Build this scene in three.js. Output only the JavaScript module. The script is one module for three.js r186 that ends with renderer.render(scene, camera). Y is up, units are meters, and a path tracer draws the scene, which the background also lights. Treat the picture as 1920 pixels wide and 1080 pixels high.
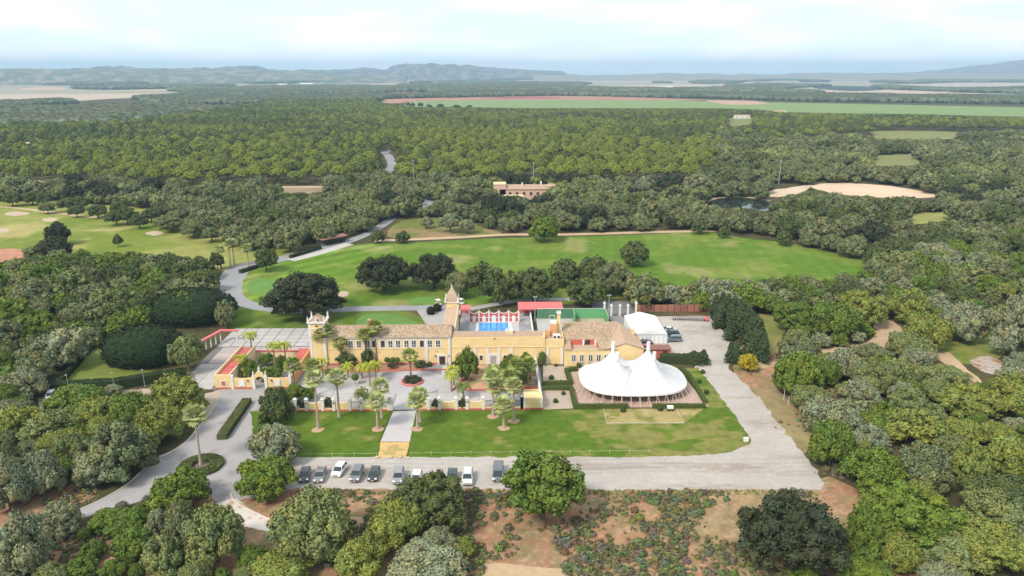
import * as THREE from 'three';
import { mergeGeometries } from 'three/addons/utils/BufferGeometryUtils.js';

// ---------------------------------------------------------------- camera, sky, sun, exposure
const scene = new THREE.Scene();
const camera = new THREE.PerspectiveCamera(43.0, 1920 / 1080, 0.5, 120000);   // drone camera, 70 m up
camera.position.set(0, 70, 0);
camera.rotation.order = 'YXZ';
camera.rotation.set(-0.28524, -0.02115, 0);
const renderer = new THREE.WebGLRenderer({ antialias: true });
renderer.toneMapping = THREE.LinearToneMapping;
renderer.toneMappingExposure = 1.68;
renderer.shadowMap.enabled = true;
const SUN = new THREE.Vector3(-0.48, 0.72, 0.52).normalize();
const sun = new THREE.DirectionalLight(0xfff3e2, 2.5);
sun.position.copy(SUN).multiplyScalar(600); sun.target.position.set(0, 0, -180);
sun.position.add(sun.target.position);
sun.castShadow = true; sun.shadow.radius = 26; sun.shadow.mapSize.set(4096, 4096);
Object.assign(sun.shadow.camera, { left: -260, right: 260, top: 260, bottom: -260, near: 1, far: 1400 });
scene.add(sun, sun.target);
scene.fog = new THREE.FogExp2(new THREE.Color().setRGB(0.50, 0.75, 1.0), 0.000115);

// ---------------------------------------------------------------- noise
function rng(seed) { let a = seed >>> 0; return () => { a = (a + 0x6D2B79F5) >>> 0; let t = a; t = Math.imul(t ^ (t >>> 15), t | 1); t ^= t + Math.imul(t ^ (t >>> 7), t | 61); return ((t ^ (t >>> 14)) >>> 0) / 4294967296; }; }
const LAT = 256, lattice = new Float32Array(LAT * LAT);
{ const r = rng(7); for (let i = 0; i < lattice.length; i++) lattice[i] = r(); }
function vnoise(x, y) {
  const ix = Math.floor(x), iy = Math.floor(y); let fx = x - ix, fy = y - iy;
  fx = fx * fx * (3 - 2 * fx); fy = fy * fy * (3 - 2 * fy);
  const x0 = ix & 255, x1 = (ix + 1) & 255, y0 = (iy & 255) << 8, y1 = ((iy + 1) & 255) << 8;
  const a = lattice[y0 + x0], b = lattice[y0 + x1], c = lattice[y1 + x0], d = lattice[y1 + x1];
  return a + (b - a) * fx + (c - a) * fy + (a - b - c + d) * fx * fy;
}
function fbm(x, y, oct = 4) { let s = 0, a = 0.5, t = 0; for (let i = 0; i < oct; i++) { s += a * vnoise(x, y); t += a; x = x * 2.03 + 17.3; y = y * 2.03 + 9.1; a *= 0.5; } return s / t; }
const sstep = (a, b, x) => { const t = Math.min(1, Math.max(0, (x - a) / (b - a))); return t * t * (3 - 2 * t); };
const mix3 = (a, b, t) => [a[0] + (b[0] - a[0]) * t, a[1] + (b[1] - a[1]) * t, a[2] + (b[2] - a[2]) * t];
const mul3 = (a, k) => [a[0] * k, a[1] * k, a[2] * k];

// ---------------------------------------------------------------- sky: thin bright overcast with faint cloud streaks
{
  const Wd = 1024, Hd = 512, data = new Float32Array(Wd * Hd * 4);
  for (let j = 0; j < Hd; j++) {
    const el = ((j + 0.5) / Hd - 0.5) * Math.PI, s = Math.sin(el);
    for (let i = 0; i < Wd; i++) {
      const az = ((i + 0.5) / Wd - 0.5) * 2 * Math.PI, k = (j * Wd + i) * 4;
      let c = [0.61, 0.70, 0.735];
      if (s > 0) {
        const q = 1 / (s + 0.10), cx = Math.cos(az) * Math.cos(el) * q, cz = Math.sin(az) * Math.cos(el) * q;
        const cl = sstep(0.40, 0.70, fbm(cx * 1.3 + 40, cz * 2.2 + 11, 5)), st = sstep(0.45, 0.7, fbm(az * 5 + 3, el * 60 + 20, 4));
        c = mix3([0.54, 0.63, 0.675], [0.655, 0.675, 0.685], cl);
        const puff = sstep(0.46, 0.7, fbm(az * 9 + 30, el * 52 + 5, 5)) * Math.exp(-Math.pow((el - 0.05) / 0.03, 2));
        c = mix3(c, [0.66, 0.73, 0.77], Math.exp(-s * 9) * 0.6 * st);
        c = mul3(mix3(c, [0.72, 0.70, 0.705], puff * 0.85), 1 + 0.34 * Math.exp(-s * 13));   // the haze band over the horizon is the brightest part of the sky
      }
      data[k] = c[0]; data[k + 1] = c[1]; data[k + 2] = c[2]; data[k + 3] = 1;
    }
  }
  const sky = new THREE.DataTexture(data, Wd, Hd, THREE.RGBAFormat, THREE.FloatType);
  sky.mapping = THREE.EquirectangularReflectionMapping; sky.magFilter = THREE.LinearFilter; sky.needsUpdate = true;
  scene.background = sky; scene.environment = sky;
}

// ---------------------------------------------------------------- helpers
const taken = {};
function numbered(n) { const k = taken[n] = (taken[n] ?? -1) + 1; return k ? `${n}_${String(k).padStart(3, '0')}` : n; }
function shade(o) { o.castShadow = true; o.receiveShadow = true; return o; }
function tag(o, label, category, group, kind) {
  if (label) o.userData.label = label;
  if (category) o.userData.category = category;
  if (group) o.userData.group = group;
  if (kind) o.userData.kind = kind;
  return o;
}
function thing(name, label, category, x = 0, y = 0, z = 0, turn = 0, group) {
  const g = new THREE.Group(); g.name = numbered(name); g.position.set(x, y, z); g.rotation.y = turn; scene.add(g);
  return tag(g, label, category, group);
}
function copyOf(proto, x, y, z, turn = 0, label, group) {
  const c = proto.clone(); c.name = numbered(proto.name.replace(/_\d{3}$/, '')); c.position.set(x, y, z); c.rotation.y = turn; scene.add(c);
  c.userData = { ...proto.userData }; if (label) c.userData.label = label; if (group) c.userData.group = group;
  return c;
}
function part(parent, name, geo, mat, x = 0, y = 0, z = 0, rx = 0, ry = 0, rz = 0) {
  const m = shade(new THREE.Mesh(geo, mat)); m.name = name; m.position.set(x, y, z); m.rotation.set(rx, ry, rz); parent.add(m); return m;
}
function hull(pts) { const p = [...pts].sort((a, b) => a[0] - b[0] || a[1] - b[1]), cr = (o, a, b) => (a[0] - o[0]) * (b[1] - o[1]) - (a[1] - o[1]) * (b[0] - o[0]), half = (l) => { const h = []; for (const q of l) { while (h.length > 1 && cr(h[h.length - 2], h[h.length - 1], q) <= 0) h.pop(); h.push(q); } h.pop(); return h; }; return half(p).concat(half(p.reverse())); }
function std(rgb, rough = 0.9, extra = {}) { return new THREE.MeshStandardMaterial({ color: new THREE.Color().setRGB(...rgb), roughness: rough, ...extra }); }
function plain(g) { const q = g.index ? g.toNonIndexed() : g; for (const k of Object.keys(q.attributes)) if (!['position', 'normal', 'uv'].includes(k)) q.deleteAttribute(k); return q; }
function merged(list) { return mergeGeometries(list.map(plain), false); }
const boxG = (w, h, d, x = 0, y = 0, z = 0) => { const g = new THREE.BoxGeometry(w, h, d); g.translate(x, y, z); return g; };
const cylG = (r0, r1, h, n = 10, x = 0, y = 0, z = 0) => { const g = new THREE.CylinderGeometry(r1, r0, h, n); g.translate(x, y + h / 2, z); return g; };
function barG(a, b, r, n = 5) {
  const A = new THREE.Vector3(...a), B = new THREE.Vector3(...b), d = B.clone().sub(A), g = new THREE.CylinderGeometry(r, r, d.length(), n);
  g.applyQuaternion(new THREE.Quaternion().setFromUnitVectors(new THREE.Vector3(0, 1, 0), d.normalize()));
  g.translate((A.x + B.x) / 2, (A.y + B.y) / 2, (A.z + B.z) / 2); return g;
}
const boxCache = {};
function cbox(w, h, d) { const k = [w, h, d].map((v) => v.toFixed(2)).join(); return boxCache[k] ??= new THREE.BoxGeometry(w, h, d); }

function texture(w, h, fn, srgb = false) {   // fn(i, j) -> linear rgb
  const data = new Uint8Array(w * h * 4), enc = (v) => { v = Math.min(1, Math.max(0, v)); return 255 * (v <= 0.0031308 ? 12.92 * v : 1.055 * Math.pow(v, 1 / 2.4) - 0.055); };
  for (let j = 0; j < h; j++) for (let i = 0; i < w; i++) { const c = fn(i, j), k = (j * w + i) * 4; data[k] = enc(c[0]); data[k + 1] = enc(c[1]); data[k + 2] = enc(c[2]); data[k + 3] = 255; }
  const t = new THREE.DataTexture(data, w, h, THREE.RGBAFormat); t.colorSpace = THREE.SRGBColorSpace; t.magFilter = THREE.LinearFilter; t.minFilter = THREE.LinearFilter; t.needsUpdate = true;
  return t;
}
function spline(pts, closed, step) {
  const c = new THREE.CatmullRomCurve3(pts.map(([x, z]) => new THREE.Vector3(x, 0, z)), closed, 'centripetal');
  const n = Math.max(pts.length * 3, Math.round(c.getLength() / step));
  return c.getSpacedPoints(n).slice(0, closed ? n : n + 1).map((p) => [p.x, p.z]);
}
function dense(poly, step) { const o = []; poly.forEach(([x, z], i) => { const [u, v] = poly[(i + 1) % poly.length], n = Math.max(1, Math.round(Math.hypot(u - x, v - z) / step)); for (let k = 0; k < n; k++) o.push([x + (u - x) * k / n, z + (v - z) * k / n]); }); return o; }
function rough(poly, amp, f) { return poly.map(([x, z]) => [x + (fbm(x * f + 3, z * f, 3) - 0.5) * 2 * amp, z + (fbm(x * f + 50, z * f + 31, 3) - 0.5) * 2 * amp]); }
const inside = (poly, x, z) => { let c = false; for (let i = 0, j = poly.length - 1; i < poly.length; j = i++) { const [a, b] = poly[i], [d, e] = poly[j]; if ((b > z) !== (e > z) && x < ((d - a) * (z - b)) / (e - b) + a) c = !c; } return c; };
const open = [];            // clearings: nothing is planted there
function clearing(poly) { let x0 = 1e9, x1 = -1e9, z0 = 1e9, z1 = -1e9; for (const [x, z] of poly) { x0 = Math.min(x0, x); x1 = Math.max(x1, x); z0 = Math.min(z0, z); z1 = Math.max(z1, z); } open.push({ poly, x0, x1, z0, z1 }); }
const isOpen = (x, z) => open.some((o) => x > o.x0 && x < o.x1 && z > o.z0 && z < o.z1 && inside(o.poly, x, z));

const grain = texture(512, 512, (i, j) => { const f = (x, y) => 0.5 * fbm(x * 0.03, y * 0.03, 4) + 0.3 * fbm(x * 0.14 + 9, y * 0.14, 3) + 0.2 * vnoise(x * 0.6, y * 0.6), u = i / 512, v = j / 512, su = sstep(0.75, 1, u), sv = sstep(0.75, 1, v), a = f(i, j), b = f(i - 512, j), c = f(i, j - 512), d = f(i - 512, j - 512), k = 0.62 + 0.72 * ((a * (1 - su) + b * su) * (1 - sv) + (c * (1 - su) + d * su) * sv); return [k, k, k]; });
grain.wrapS = grain.wrapT = THREE.RepeatWrapping;
// a level sheet of one surface (lawn, gravel, soil ...) with its own colour map in metres
function sheet(name, poly, y, color, { px = 3, smooth = 0, edge = 0, edgeF = 0.3, label, rough: ro = 0.95, plant = false, kind = 'structure', parent = scene, tile = 0 } = {}) {
  let p = poly; if (edge && !smooth) p = dense(p, Math.max(0.6, edge * 1.2)); if (smooth) p = spline(p, true, smooth); if (edge) p = rough(p, edge, edgeF);
  if (!plant) clearing(p);
  const g = new THREE.ShapeGeometry(new THREE.Shape(p.map(([x, z]) => new THREE.Vector2(x, -z))));
  g.rotateX(-Math.PI / 2);
  const P = g.attributes.position; g.computeBoundingBox(); const { min, max } = g.boundingBox, w = max.x - min.x, d = max.z - min.z;
  const W = Math.max(4, Math.min(1400, Math.ceil(w * px))), H = Math.max(4, Math.min(1400, Math.ceil(d * px)));
  const uv = new Float32Array(P.count * 2); for (let i = 0; i < P.count; i++) { uv[2 * i] = (P.getX(i) - min.x) / w; uv[2 * i + 1] = (max.z - P.getZ(i)) / d; }
  g.setAttribute('uv', new THREE.BufferAttribute(uv, 2));
  if (tile) for (let i = 0; i < P.count; i++) { uv[2 * i] = P.getX(i) / tile; uv[2 * i + 1] = P.getZ(i) / tile; }   // colour is one tone, mottled by the shared grain
  const map = tile ? grain : texture(W, H, (i, j) => color(min.x + ((i + 0.5) / W) * w, max.z - ((j + 0.5) / H) * d));
  const m = shade(new THREE.Mesh(g, new THREE.MeshPhysicalMaterial({ map, roughness: ro, specularIntensity: 0.25, color: new THREE.Color().setRGB(...(tile ? color : [1, 1, 1])) }))); m.name = parent === scene ? numbered(name) : name; m.position.y = y; parent.add(m);
  if (parent === scene) tag(m, label, null, null, kind);
  return m;
}
function ribbon(pts, width, step = 2) {     // outline of a band along a line
  const c = spline(pts, false, step), L = [], R = [];
  c.forEach(([x, z], i) => { const a = c[Math.max(0, i - 1)], b = c[Math.min(c.length - 1, i + 1)], dx = b[0] - a[0], dz = b[1] - a[1], l = Math.hypot(dx, dz) || 1, w = (typeof width === 'function' ? width(i / (c.length - 1)) : width) / 2; L.push([x - (dz / l) * w, z + (dx / l) * w]); R.push([x + (dz / l) * w, z - (dx / l) * w]); });
  return L.concat(R.reverse());
}

// ---------------------------------------------------------------- surface colours (linear base colours)
const wheel = (x, z) => { const w = 0.5 * Math.sin(x * 0.05) + 0.4 * Math.sin(x * 0.13 + 1), k = fbm(x * 0.15 + 60, z * 0.4, 3); let s = 0; for (const c of [-121.6, -123.2, -120.2, -118.6]) s += Math.exp(-Math.pow((z - c - w) / 0.28, 2)); return Math.min(1, s) * sstep(0.3, 0.6, k); };   // compacted wheel ruts
const gravelC = (x, z) => { const a = fbm(x * 0.12, z * 0.12, 4), b = vnoise(x * 3.1, z * 3.1), t = sstep(0.5, 0.75, fbm(x * 0.07 + 30, z * 0.3, 5)), u = sstep(0.5, 0.72, fbm(x * 0.5, z * 1.1 + 8, 4)), g = vnoise(x * 7, z * 7); return mul3(mix3(mix3([0.41, 0.378, 0.352], [0.325, 0.28, 0.24], t * 0.8), [0.445, 0.415, 0.39], u * 0.6), (0.86 + 0.22 * a + 0.14 * (b - 0.5) + 0.1 * (g - 0.5)) * (1 - 0.13 * wheel(x, z))); };
const concreteC = (x, z) => { const a = fbm(x * 0.2 + 9, z * 0.2, 4), b = vnoise(x * 2.7, z * 2.7), s = sstep(0.6, 0.75, fbm(x * 0.35, z * 0.35 + 70, 4)); return mul3(mix3([0.335, 0.317, 0.322], [0.255, 0.235, 0.228], s * 0.8), 0.9 + 0.16 * a + 0.08 * (b - 0.5)); };
const asphaltC = (x, z) => mul3([0.27, 0.27, 0.285], 0.86 + 0.2 * fbm(x * 0.3, z * 0.3, 4) + 0.08 * vnoise(x * 2, z * 2));
const redC = (x, z) => { const a = fbm(x * 0.09 + 4, z * 0.09, 4), b = fbm(x * 0.8, z * 0.8, 3), c = sstep(0.45, 0.7, fbm(x * 0.06 + 80, z * 0.06 + 7, 4)); const k = mix3(mix3([0.30, 0.185, 0.115], [0.33, 0.155, 0.09], a), [0.27, 0.22, 0.115], c * 0.75); const d = sstep(0.5, 0.68, fbm(x * 0.55 + 13, z * 0.55, 4)), e = sstep(0.56, 0.7, fbm(x * 1.7 + 3, z * 1.7, 3)); return mul3(mix3(mix3(k, [0.19, 0.185, 0.085], d * 0.6), [0.42, 0.31, 0.2], e * 0.45), 0.68 + 0.6 * b); };
const sandC = (x, z) => mul3(mix3([0.50, 0.36, 0.23], [0.42, 0.31, 0.20], fbm(x * 0.2, z * 0.2, 3)), 0.85 + 0.25 * fbm(x * 1.2, z * 1.2, 2));
const lawnC = (x, z) => { const a = fbm(x * 0.1 + 60, z * 0.16, 4), b = fbm(x * 0.9, z * 0.9, 3), c = fbm(x * 0.35 + 7, z * 0.6 + 3, 4); let k = mix3([0.068, 0.128, 0.012], [0.105, 0.158, 0.018], a); const dry = sstep(0.53, 0.72, c * 0.6 + a * 0.4 + (x > 12 ? 0.09 : -0.04)); k = mix3(k, [0.23, 0.20, 0.07], dry * 0.75); return mul3(k, 0.75 + 0.5 * b); };
const turfC = (x, z) => { const a = fbm(x * 0.05 + 20, z * 0.07, 4), b = fbm(x * 0.5, z * 0.5, 3), st = 0.88 + 0.26 * (Math.sin((x * 0.72 + z * 0.69) * 0.75) > 0 ? 1 : 0) * sstep(-40, -75, x + (z + 250) * 0.2); let k = mix3([0.105, 0.19, 0.018], [0.165, 0.225, 0.038], sstep(0.4, 0.68, a)); k = mix3(k, [0.32, 0.30, 0.12], sstep(0.6, 0.78, fbm(x * 0.06 + 90, z * 0.05 + 13, 4)) * 0.6); return mul3(k, (0.8 + 0.4 * b) * st * (Math.sin(x * 1.05 + z * 0.12) > 0 ? 1.035 : 0.965)); };
const greenC = (x, z) => mul3([0.12, 0.23, 0.055], 0.86 + 0.28 * fbm(x * 0.4, z * 0.4, 3));
const fairwayC = (x, z) => { const a = fbm(x * 0.03 + 11, z * 0.045, 4), b = fbm(x * 0.3, z * 0.3, 3); let k = mix3([0.15, 0.195, 0.028], [0.24, 0.25, 0.07], sstep(0.38, 0.66, a)); k = mix3(k, [0.39, 0.33, 0.14], sstep(0.58, 0.75, fbm(x * 0.045 + 9, z * 0.05 + 44, 4)) * 0.7); return mul3(k, 0.8 + 0.4 * b); };
const roughC = (x, z) => { const a = fbm(x * 0.05 + 70, z * 0.05, 4), b = fbm(x * 0.6, z * 0.6, 3); return mul3(mix3([0.16, 0.16, 0.055], [0.30, 0.24, 0.12], sstep(0.4, 0.7, a)), 0.7 + 0.5 * b); };
const paveC = (x, z) => mul3([0.42, 0.40, 0.39], 0.9 + 0.16 * fbm(x * 0.3, z * 0.3, 4) + 0.06 * (vnoise(x * 2.2, z * 2.2) - 0.5));
const pinkC = (x, z) => mul3([0.43, 0.315, 0.27], 0.88 + 0.2 * fbm(x * 0.25, z * 0.25, 4) + 0.06 * (vnoise(x * 2.4, z * 2.4) - 0.5));
const beigeC = (x, z) => mul3([0.41, 0.34, 0.275], 0.86 + 0.22 * fbm(x * 0.3 + 5, z * 0.3, 4) + 0.1 * (vnoise(x * 3, z * 3) - 0.5));

// ---------------------------------------------------------------- the ground: one sheet to the horizon
{
  const T = 1024, S = 160;
  const wrapf = (fn) => (i, j) => { const u = i / T, v = j / T, a = fn(u * S, v * S), b = fn((u - 1) * S, v * S), c = fn(u * S, (v - 1) * S), d = fn((u - 1) * S, (v - 1) * S), su = sstep(0.8, 1, u), sv = sstep(0.8, 1, v); return mix3(mix3(a, b, su), mix3(c, d, su), sv); };
  const map = texture(T, T, wrapf((x, z) => { const a = fbm(x * 0.05 + 5, z * 0.05, 4), b = fbm(x * 0.7, z * 0.7, 3), c = sstep(0.5, 0.72, fbm(x * 0.12 + 40, z * 0.12, 4)); return mul3(mix3(mix3([0.055, 0.060, 0.025], [0.10, 0.085, 0.042], a), [0.16, 0.11, 0.065], c * 0.5), 0.6 + 0.6 * b); }));
  map.wrapS = map.wrapT = THREE.RepeatWrapping;
  const R = 13500, g = new THREE.PlaneGeometry(2 * R, 2 * R, 8, 8); g.rotateX(-Math.PI / 2);
  const uv = g.attributes.uv, P = g.attributes.position; for (let i = 0; i < uv.count; i++) uv.setXY(i, P.getX(i) / S, P.getZ(i) / S);
  const m = shade(new THREE.Mesh(g, new THREE.MeshPhysicalMaterial({ map, roughness: 1, specularIntensity: 0.2 }))); m.name = 'ground'; scene.add(m); tag(m, 'scrubby earth under the woodland reaching to the horizon', null, null, 'structure');
}

const nearer = (p, k = 0.93) => hull(p.concat(p.map(([x, z]) => [x * k, z * k])));   // a meadow goes on under the treetops before it

// ================================================================ the setting: roads, lawns, paths, clearings
// red earth and scrub bank below the parking road
sheet('earth_bank', [[-46.7,-112.9],[-35.6,-116.1],[6.2,-114.7],[53.6,-113.7],[58.7,-116.9],[63.1,-109.8],[64.7,-99],[62,-88.2],[41.5,-83.7],[-17.3,-84.9],[-39.4,-85.4],[-47.7,-87.7],[-57.9,-90.2],[-67.8,-91.6],[-71.5,-97.8],[-66.7,-104],[-57.7,-110.7]], 0.012, redC, { px: 5, smooth: 4, edge: 1.2, plant: true });
sheet('earth_clearing', [[-86.6,-113.8],[-83.1,-117.1],[-75.1,-117.9],[-69.5,-112.6],[-71.8,-108.6],[-75.3,-104.1],[-79.1,-102.1]], 0.012, redC, { px: 5, smooth: 3, edge: 1, plant: true });
sheet('earth_clearing', [[68.6,-185.7],[72.2,-177.6],[64.8,-157.2],[65.3,-145.7],[65.7,-135.5],[66,-128.7],[58,-124.7],[56.6,-138.2],[54.7,-151.5],[58.4,-167.1]], 0.012, (x, z) => mix3(redC(x, z), roughC(x, z), sstep(0.45, 0.62, fbm(x * 0.1 + 20, z * 0.1, 3))), { px: 5, smooth: 3, edge: 0.8 });
sheet('earth_clearing', [[71.7,-149.7],[83.6,-156.8],[83.5,-137.6],[78.8,-132.9],[69,-135.5]], 0.012, redC, { px: 4, smooth: 3, edge: 1, plant: true });
sheet('grass_slope', [[77.1,-208.5],[84.2,-205.8],[79.6,-189.7],[71.6,-175.8],[69.4,-181.6]], 0.016, (x, z) => mix3(roughC(x, z), fairwayC(x, z), 0.5), { px: 4, smooth: 3, edge: 0.8 });
sheet('grass_slope', [[55.4,-148.1],[60.9,-149.9],[64.8,-143],[59.6,-135.7],[55.8,-135.8]], 0.018, (x, z) => mul3(roughC(x, z), 0.9), { px: 4, smooth: 3, edge: 0.8 });
sheet('grass_clearing', [[117.6,-182.6],[126,-184.5],[151.4,-212.1],[160,-217.4],[149.5,-197.2],[124.7,-169.2],[115.3,-169.4]], 0.014, (x, z) => mix3(lawnC(x, z), fairwayC(x, z), 0.4), { px: 3, smooth: 4, edge: 1.2 });
sheet('sandy_trail', [[62.5,-169.4],[70,-171.4],[79.2,-177.5],[90.8,-181.2],[101.3,-185],[111.7,-201.3],[116.1,-202.7],[112.6,-186.8],[107.5,-182.8],[99.8,-179],[88.5,-176.2],[77.4,-173],[68.7,-167.9],[61.5,-166.3]], 0.02, sandC, { px: 4, smooth: 2, edge: 0.6 });
sheet('sandy_trail', [[114.2,-176.8],[117.7,-176.7],[115.9,-165.9],[115,-158.6],[112.7,-154.7],[109.7,-155],[111.9,-166]], 0.02, sandC, { px: 4, smooth: 2, edge: 0.5 });
sheet('rubble_ground', [[121.8,-172.1],[127.6,-173.5],[125.8,-165.7],[121.8,-160.7],[119,-162.4],[118.3,-166.5]], 0.02, (x, z) => mix3(redC(x, z), mul3([0.40, 0.34, 0.30], 0.6 + 0.7 * fbm(x * 1.5, z * 1.5, 3)), sstep(0.35, 0.6, fbm(x * 0.4, z * 0.4, 3))), { px: 5, smooth: 1, edge: 1.4 });
sheet('sandy_trail', [[-25.8,-105],[-20.5,-104.4],[-19.7,-99.4],[-22.5,-96.8],[-25.8,-100.9]], 0.02, (x, z) => mul3(sandC(x, z), 0.95), { px: 5, smooth: 2, edge: 0.6 });
sheet('sandy_trail', [[-2.4,-92.6],[5.1,-92.2],[12,-90.1],[11.7,-87.6],[-2.7,-87.9]], 0.02, sandC, { px: 5, smooth: 2, edge: 0.6 });

// lawns before the wall
const lawn_l = [[-53.4,-145.3],[-22.7,-144.8],[-23.5,-131.2],[-22.8,-124.9],[-46,-125.2]];
sheet('lawn', lawn_l, 0.03, lawnC, { px: 6, edge: 0.3, edgeF: 0.9, label: 'front lawn between the driveway hedge and the paved entrance path' });
sheet('lawn', [[-17.7,-145.1],[9.8,-144.7],[17,-144.8],[45.1,-144.5],[45.8,-162],[38.6,-167.5],[49.8,-167.3],[50.3,-153],[50.4,-137.1],[50.6,-130.8],[49.4,-128.4],[44.8,-125.3],[37.2,-124.1],[27,-123.9],[-17,-124.8],[-17.5,-131]], 0.03, lawnC, { px: 6, edge: 0.5, edgeF: 0.7, label: 'wide patchy front lawn sweeping round the white tent' });
// pale gravel parking road and yard
sheet('gravel_road', [[-47,-125.2],[-38.1,-125.9],[-23.8,-125.4],[27.1,-124.5],[37.4,-124.9],[44.5,-126.4],[48.9,-129.1],[49.7,-130.8],[49.4,-136.6],[49.1,-152.5],[48.7,-167.3],[53.8,-178],[40.4,-176.4],[37.4,-186.3],[40.4,-207.2],[64.7,-207.7],[64,-192.2],[62.6,-181.7],[57.2,-167.1],[58,-159.9],[58.8,-149.1],[58.4,-125.7],[58.3,-114.1],[56.4,-111.9],[48.2,-112.1],[15.5,-112.8],[-3.2,-113.4],[-27.6,-114],[-35.2,-114.7],[-40,-111.9],[-45,-110.4]], 0.022, gravelC, { px: 5, edge: 0.75, edgeF: 0.7, label: 'pale gravel road and parking strip' });
sheet('paved_yard', [[33.3,-207.9],[37.7,-207.8],[38.8,-186.3],[35.9,-186.4],[33.4,-198.7]], 0.03, (x, z) => mul3(asphaltC(x, z), 0.85), { px: 4 });
sheet('paved_yard', [[30.2,-224.7],[44.2,-222.1],[41.7,-208.2],[32.5,-208.4],[29.3,-214.7]], 0.02, (x, z) => mul3(asphaltC(x, z), 0.7), { px: 4 });
// driveway with its roundabout on the west
sheet('driveway', [[-65.1,-156],[-53.2,-157],[-51.1,-146.8],[-50.2,-138],[-48.5,-130.1],[-43.3,-122.8],[-42.1,-119],[-44.2,-109.6],[-41,-106.4],[-34.9,-103.3],[-35.4,-102.3],[-41.5,-105.3],[-47,-109.6],[-49.1,-111.3],[-50.6,-114.7],[-56.5,-116.6],[-59.7,-112],[-68.5,-105.6],[-73.3,-100.8],[-77.7,-97.3],[-79.7,-100.4],[-75.7,-103.4],[-71.2,-107.5],[-67.6,-112.5],[-66,-116.8],[-65.6,-120.4],[-65.6,-125.2],[-63.9,-127.2],[-62.2,-131],[-62,-139.4],[-62.1,-147]], 0.026, concreteC, { px: 5, smooth: 1.2, edge: 0.1 });
sheet('gravel_pad', [[-66.8,-154.6],[-63.9,-156],[-61.9,-149.7],[-61.7,-141.6],[-63.6,-144.5]], 0.03, beigeC, { px: 5, edge: 0.2, edgeF: 0.7 });
sheet('concrete_ramp', [[-48,-110.1],[-45.3,-111.2],[-35.7,-103.3],[-34.7,-101.1],[-41.7,-103.4],[-45.8,-106.5]], 0.03, (x, z) => { const s = sstep(0.48, 0.6, fbm(x * 0.9, z * 0.9 + 3, 4)); return mix3([0.56, 0.52, 0.48], [0.40, 0.31, 0.24], s); }, { px: 6, edge: 0.5, edgeF: 0.6 });
sheet('gravel_track', [[-103.7,-153.4],[-101.6,-154.8],[-78.4,-158.1],[-74,-156.2],[-80.9,-152.9],[-95.4,-145.1],[-95.5,-141.4]], 0.02, beigeC, { px: 4, edge: 0.3 });
sheet('grass_strip', [[-102.6,-160.1],[-109.1,-189.4],[-96.2,-170.4],[-78.7,-167.6],[-74.4,-169.9],[-74,-163.9]], 0.018, (x, z) => mix3(fairwayC(x, z), lawnC(x, z), 0.55), { px: 5, edge: 0.2 });
// the paved entrance path and its ochre apron
sheet('entrance_path', [[-22.6,-144.6],[-17.7,-144.8],[-17.5,-130.9],[-23.3,-131]], 0.034, (x, z) => mul3([0.47, 0.445, 0.46], 0.92 + 0.14 * fbm(x, z, 3)), { px: 6 });
sheet('ochre_apron', [[-23.3,-130.9],[-17.6,-130.8],[-17.5,-124.6],[-22.8,-124.7]], 0.034, (x, z) => mix3([0.56, 0.38, 0.16], [0.33, 0.27, 0.12], sstep(0.45, 0.62, fbm(x * 0.8, z * 0.8, 4)) * 0.8), { px: 8, edge: 0.2, edgeF: 0.8 });

// courtyard behind the wall: slabs with open joints on a darker bed
sheet('courtyard_bed', [[-47.5, -145.5], [10.5, -145.5], [10.5, -171.2], [-47.5, -171.2]], 0.024, (x, z) => mul3([0.26, 0.25, 0.26], 0.9 + 0.2 * fbm(x, z, 3)), { px: 4 });
sheet('court_floor', [[-61.8, -157.2], [-47.8, -157.2], [-47.8, -175.9], [-61.8, -175.9]], 0.05, (x, z) => mul3([0.40, 0.38, 0.37], 0.9 + 0.16 * fbm(x * 0.5, z * 0.5, 4)), { px: 4 });
sheet('terrace_bed', [[-75.1, -156.6], [-47.5, -156.6], [-47.5, -199.1], [-75.1, -199.1]], 0.024, (x, z) => mul3([0.17, 0.16, 0.165], 0.9 + 0.2 * fbm(x, z, 3)), { px: 4 });
const slabMats = [0, 1, 2, 3].map((k) => { const t = texture(128, 128, (i, j) => mul3([0.42, 0.40, 0.392], 0.86 + k * 0.035 + 0.12 * fbm(i * 0.05 + k * 31, j * 0.05, 4) + 0.05 * (vnoise(i * 0.7, j * 0.7 + k) - 0.5))); return new THREE.MeshStandardMaterial({ map: t, roughness: 0.85 }); });
const pinkSlabMats = [0, 1, 2].map((k) => { const t = texture(128, 128, (i, j) => mul3([0.40, 0.335, 0.32], 0.86 + k * 0.04 + 0.14 * fbm(i * 0.05 + k * 37, j * 0.05, 4))); return new THREE.MeshStandardMaterial({ map: t, roughness: 0.85 }); });
function paving(name, label, x0, x1, z0, z1, sx, sz, joint, mats, keep, seed) {
  const g = new THREE.Group(); g.name = numbered(name); g.position.set((x0 + x1) / 2, 0, (z0 + z1) / 2); scene.add(g); tag(g, label, null, null, 'structure');
  const nx = Math.round((x1 - x0) / sx), nz = Math.round((z1 - z0) / sz), wx = (x1 - x0) / nx, wz = (z1 - z0) / nz, r = rng(seed);
  for (let i = 0; i < nx; i++) for (let j = 0; j < nz; j++) {
    const x = x0 + (i + 0.5) * wx, z = z0 + (j + 0.5) * wz; if (!keep(x, z)) continue;
    part(g, 'slab', cbox(wx - joint, 0.06, wz - joint), mats[Math.floor(r() * mats.length)], x - g.position.x, 0.02 + r() * 0.008, z - g.position.z);
  }
}
const inCircle = (x, z) => Math.hypot(x + 20.3, z + 159.8) < 8.6;
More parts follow.
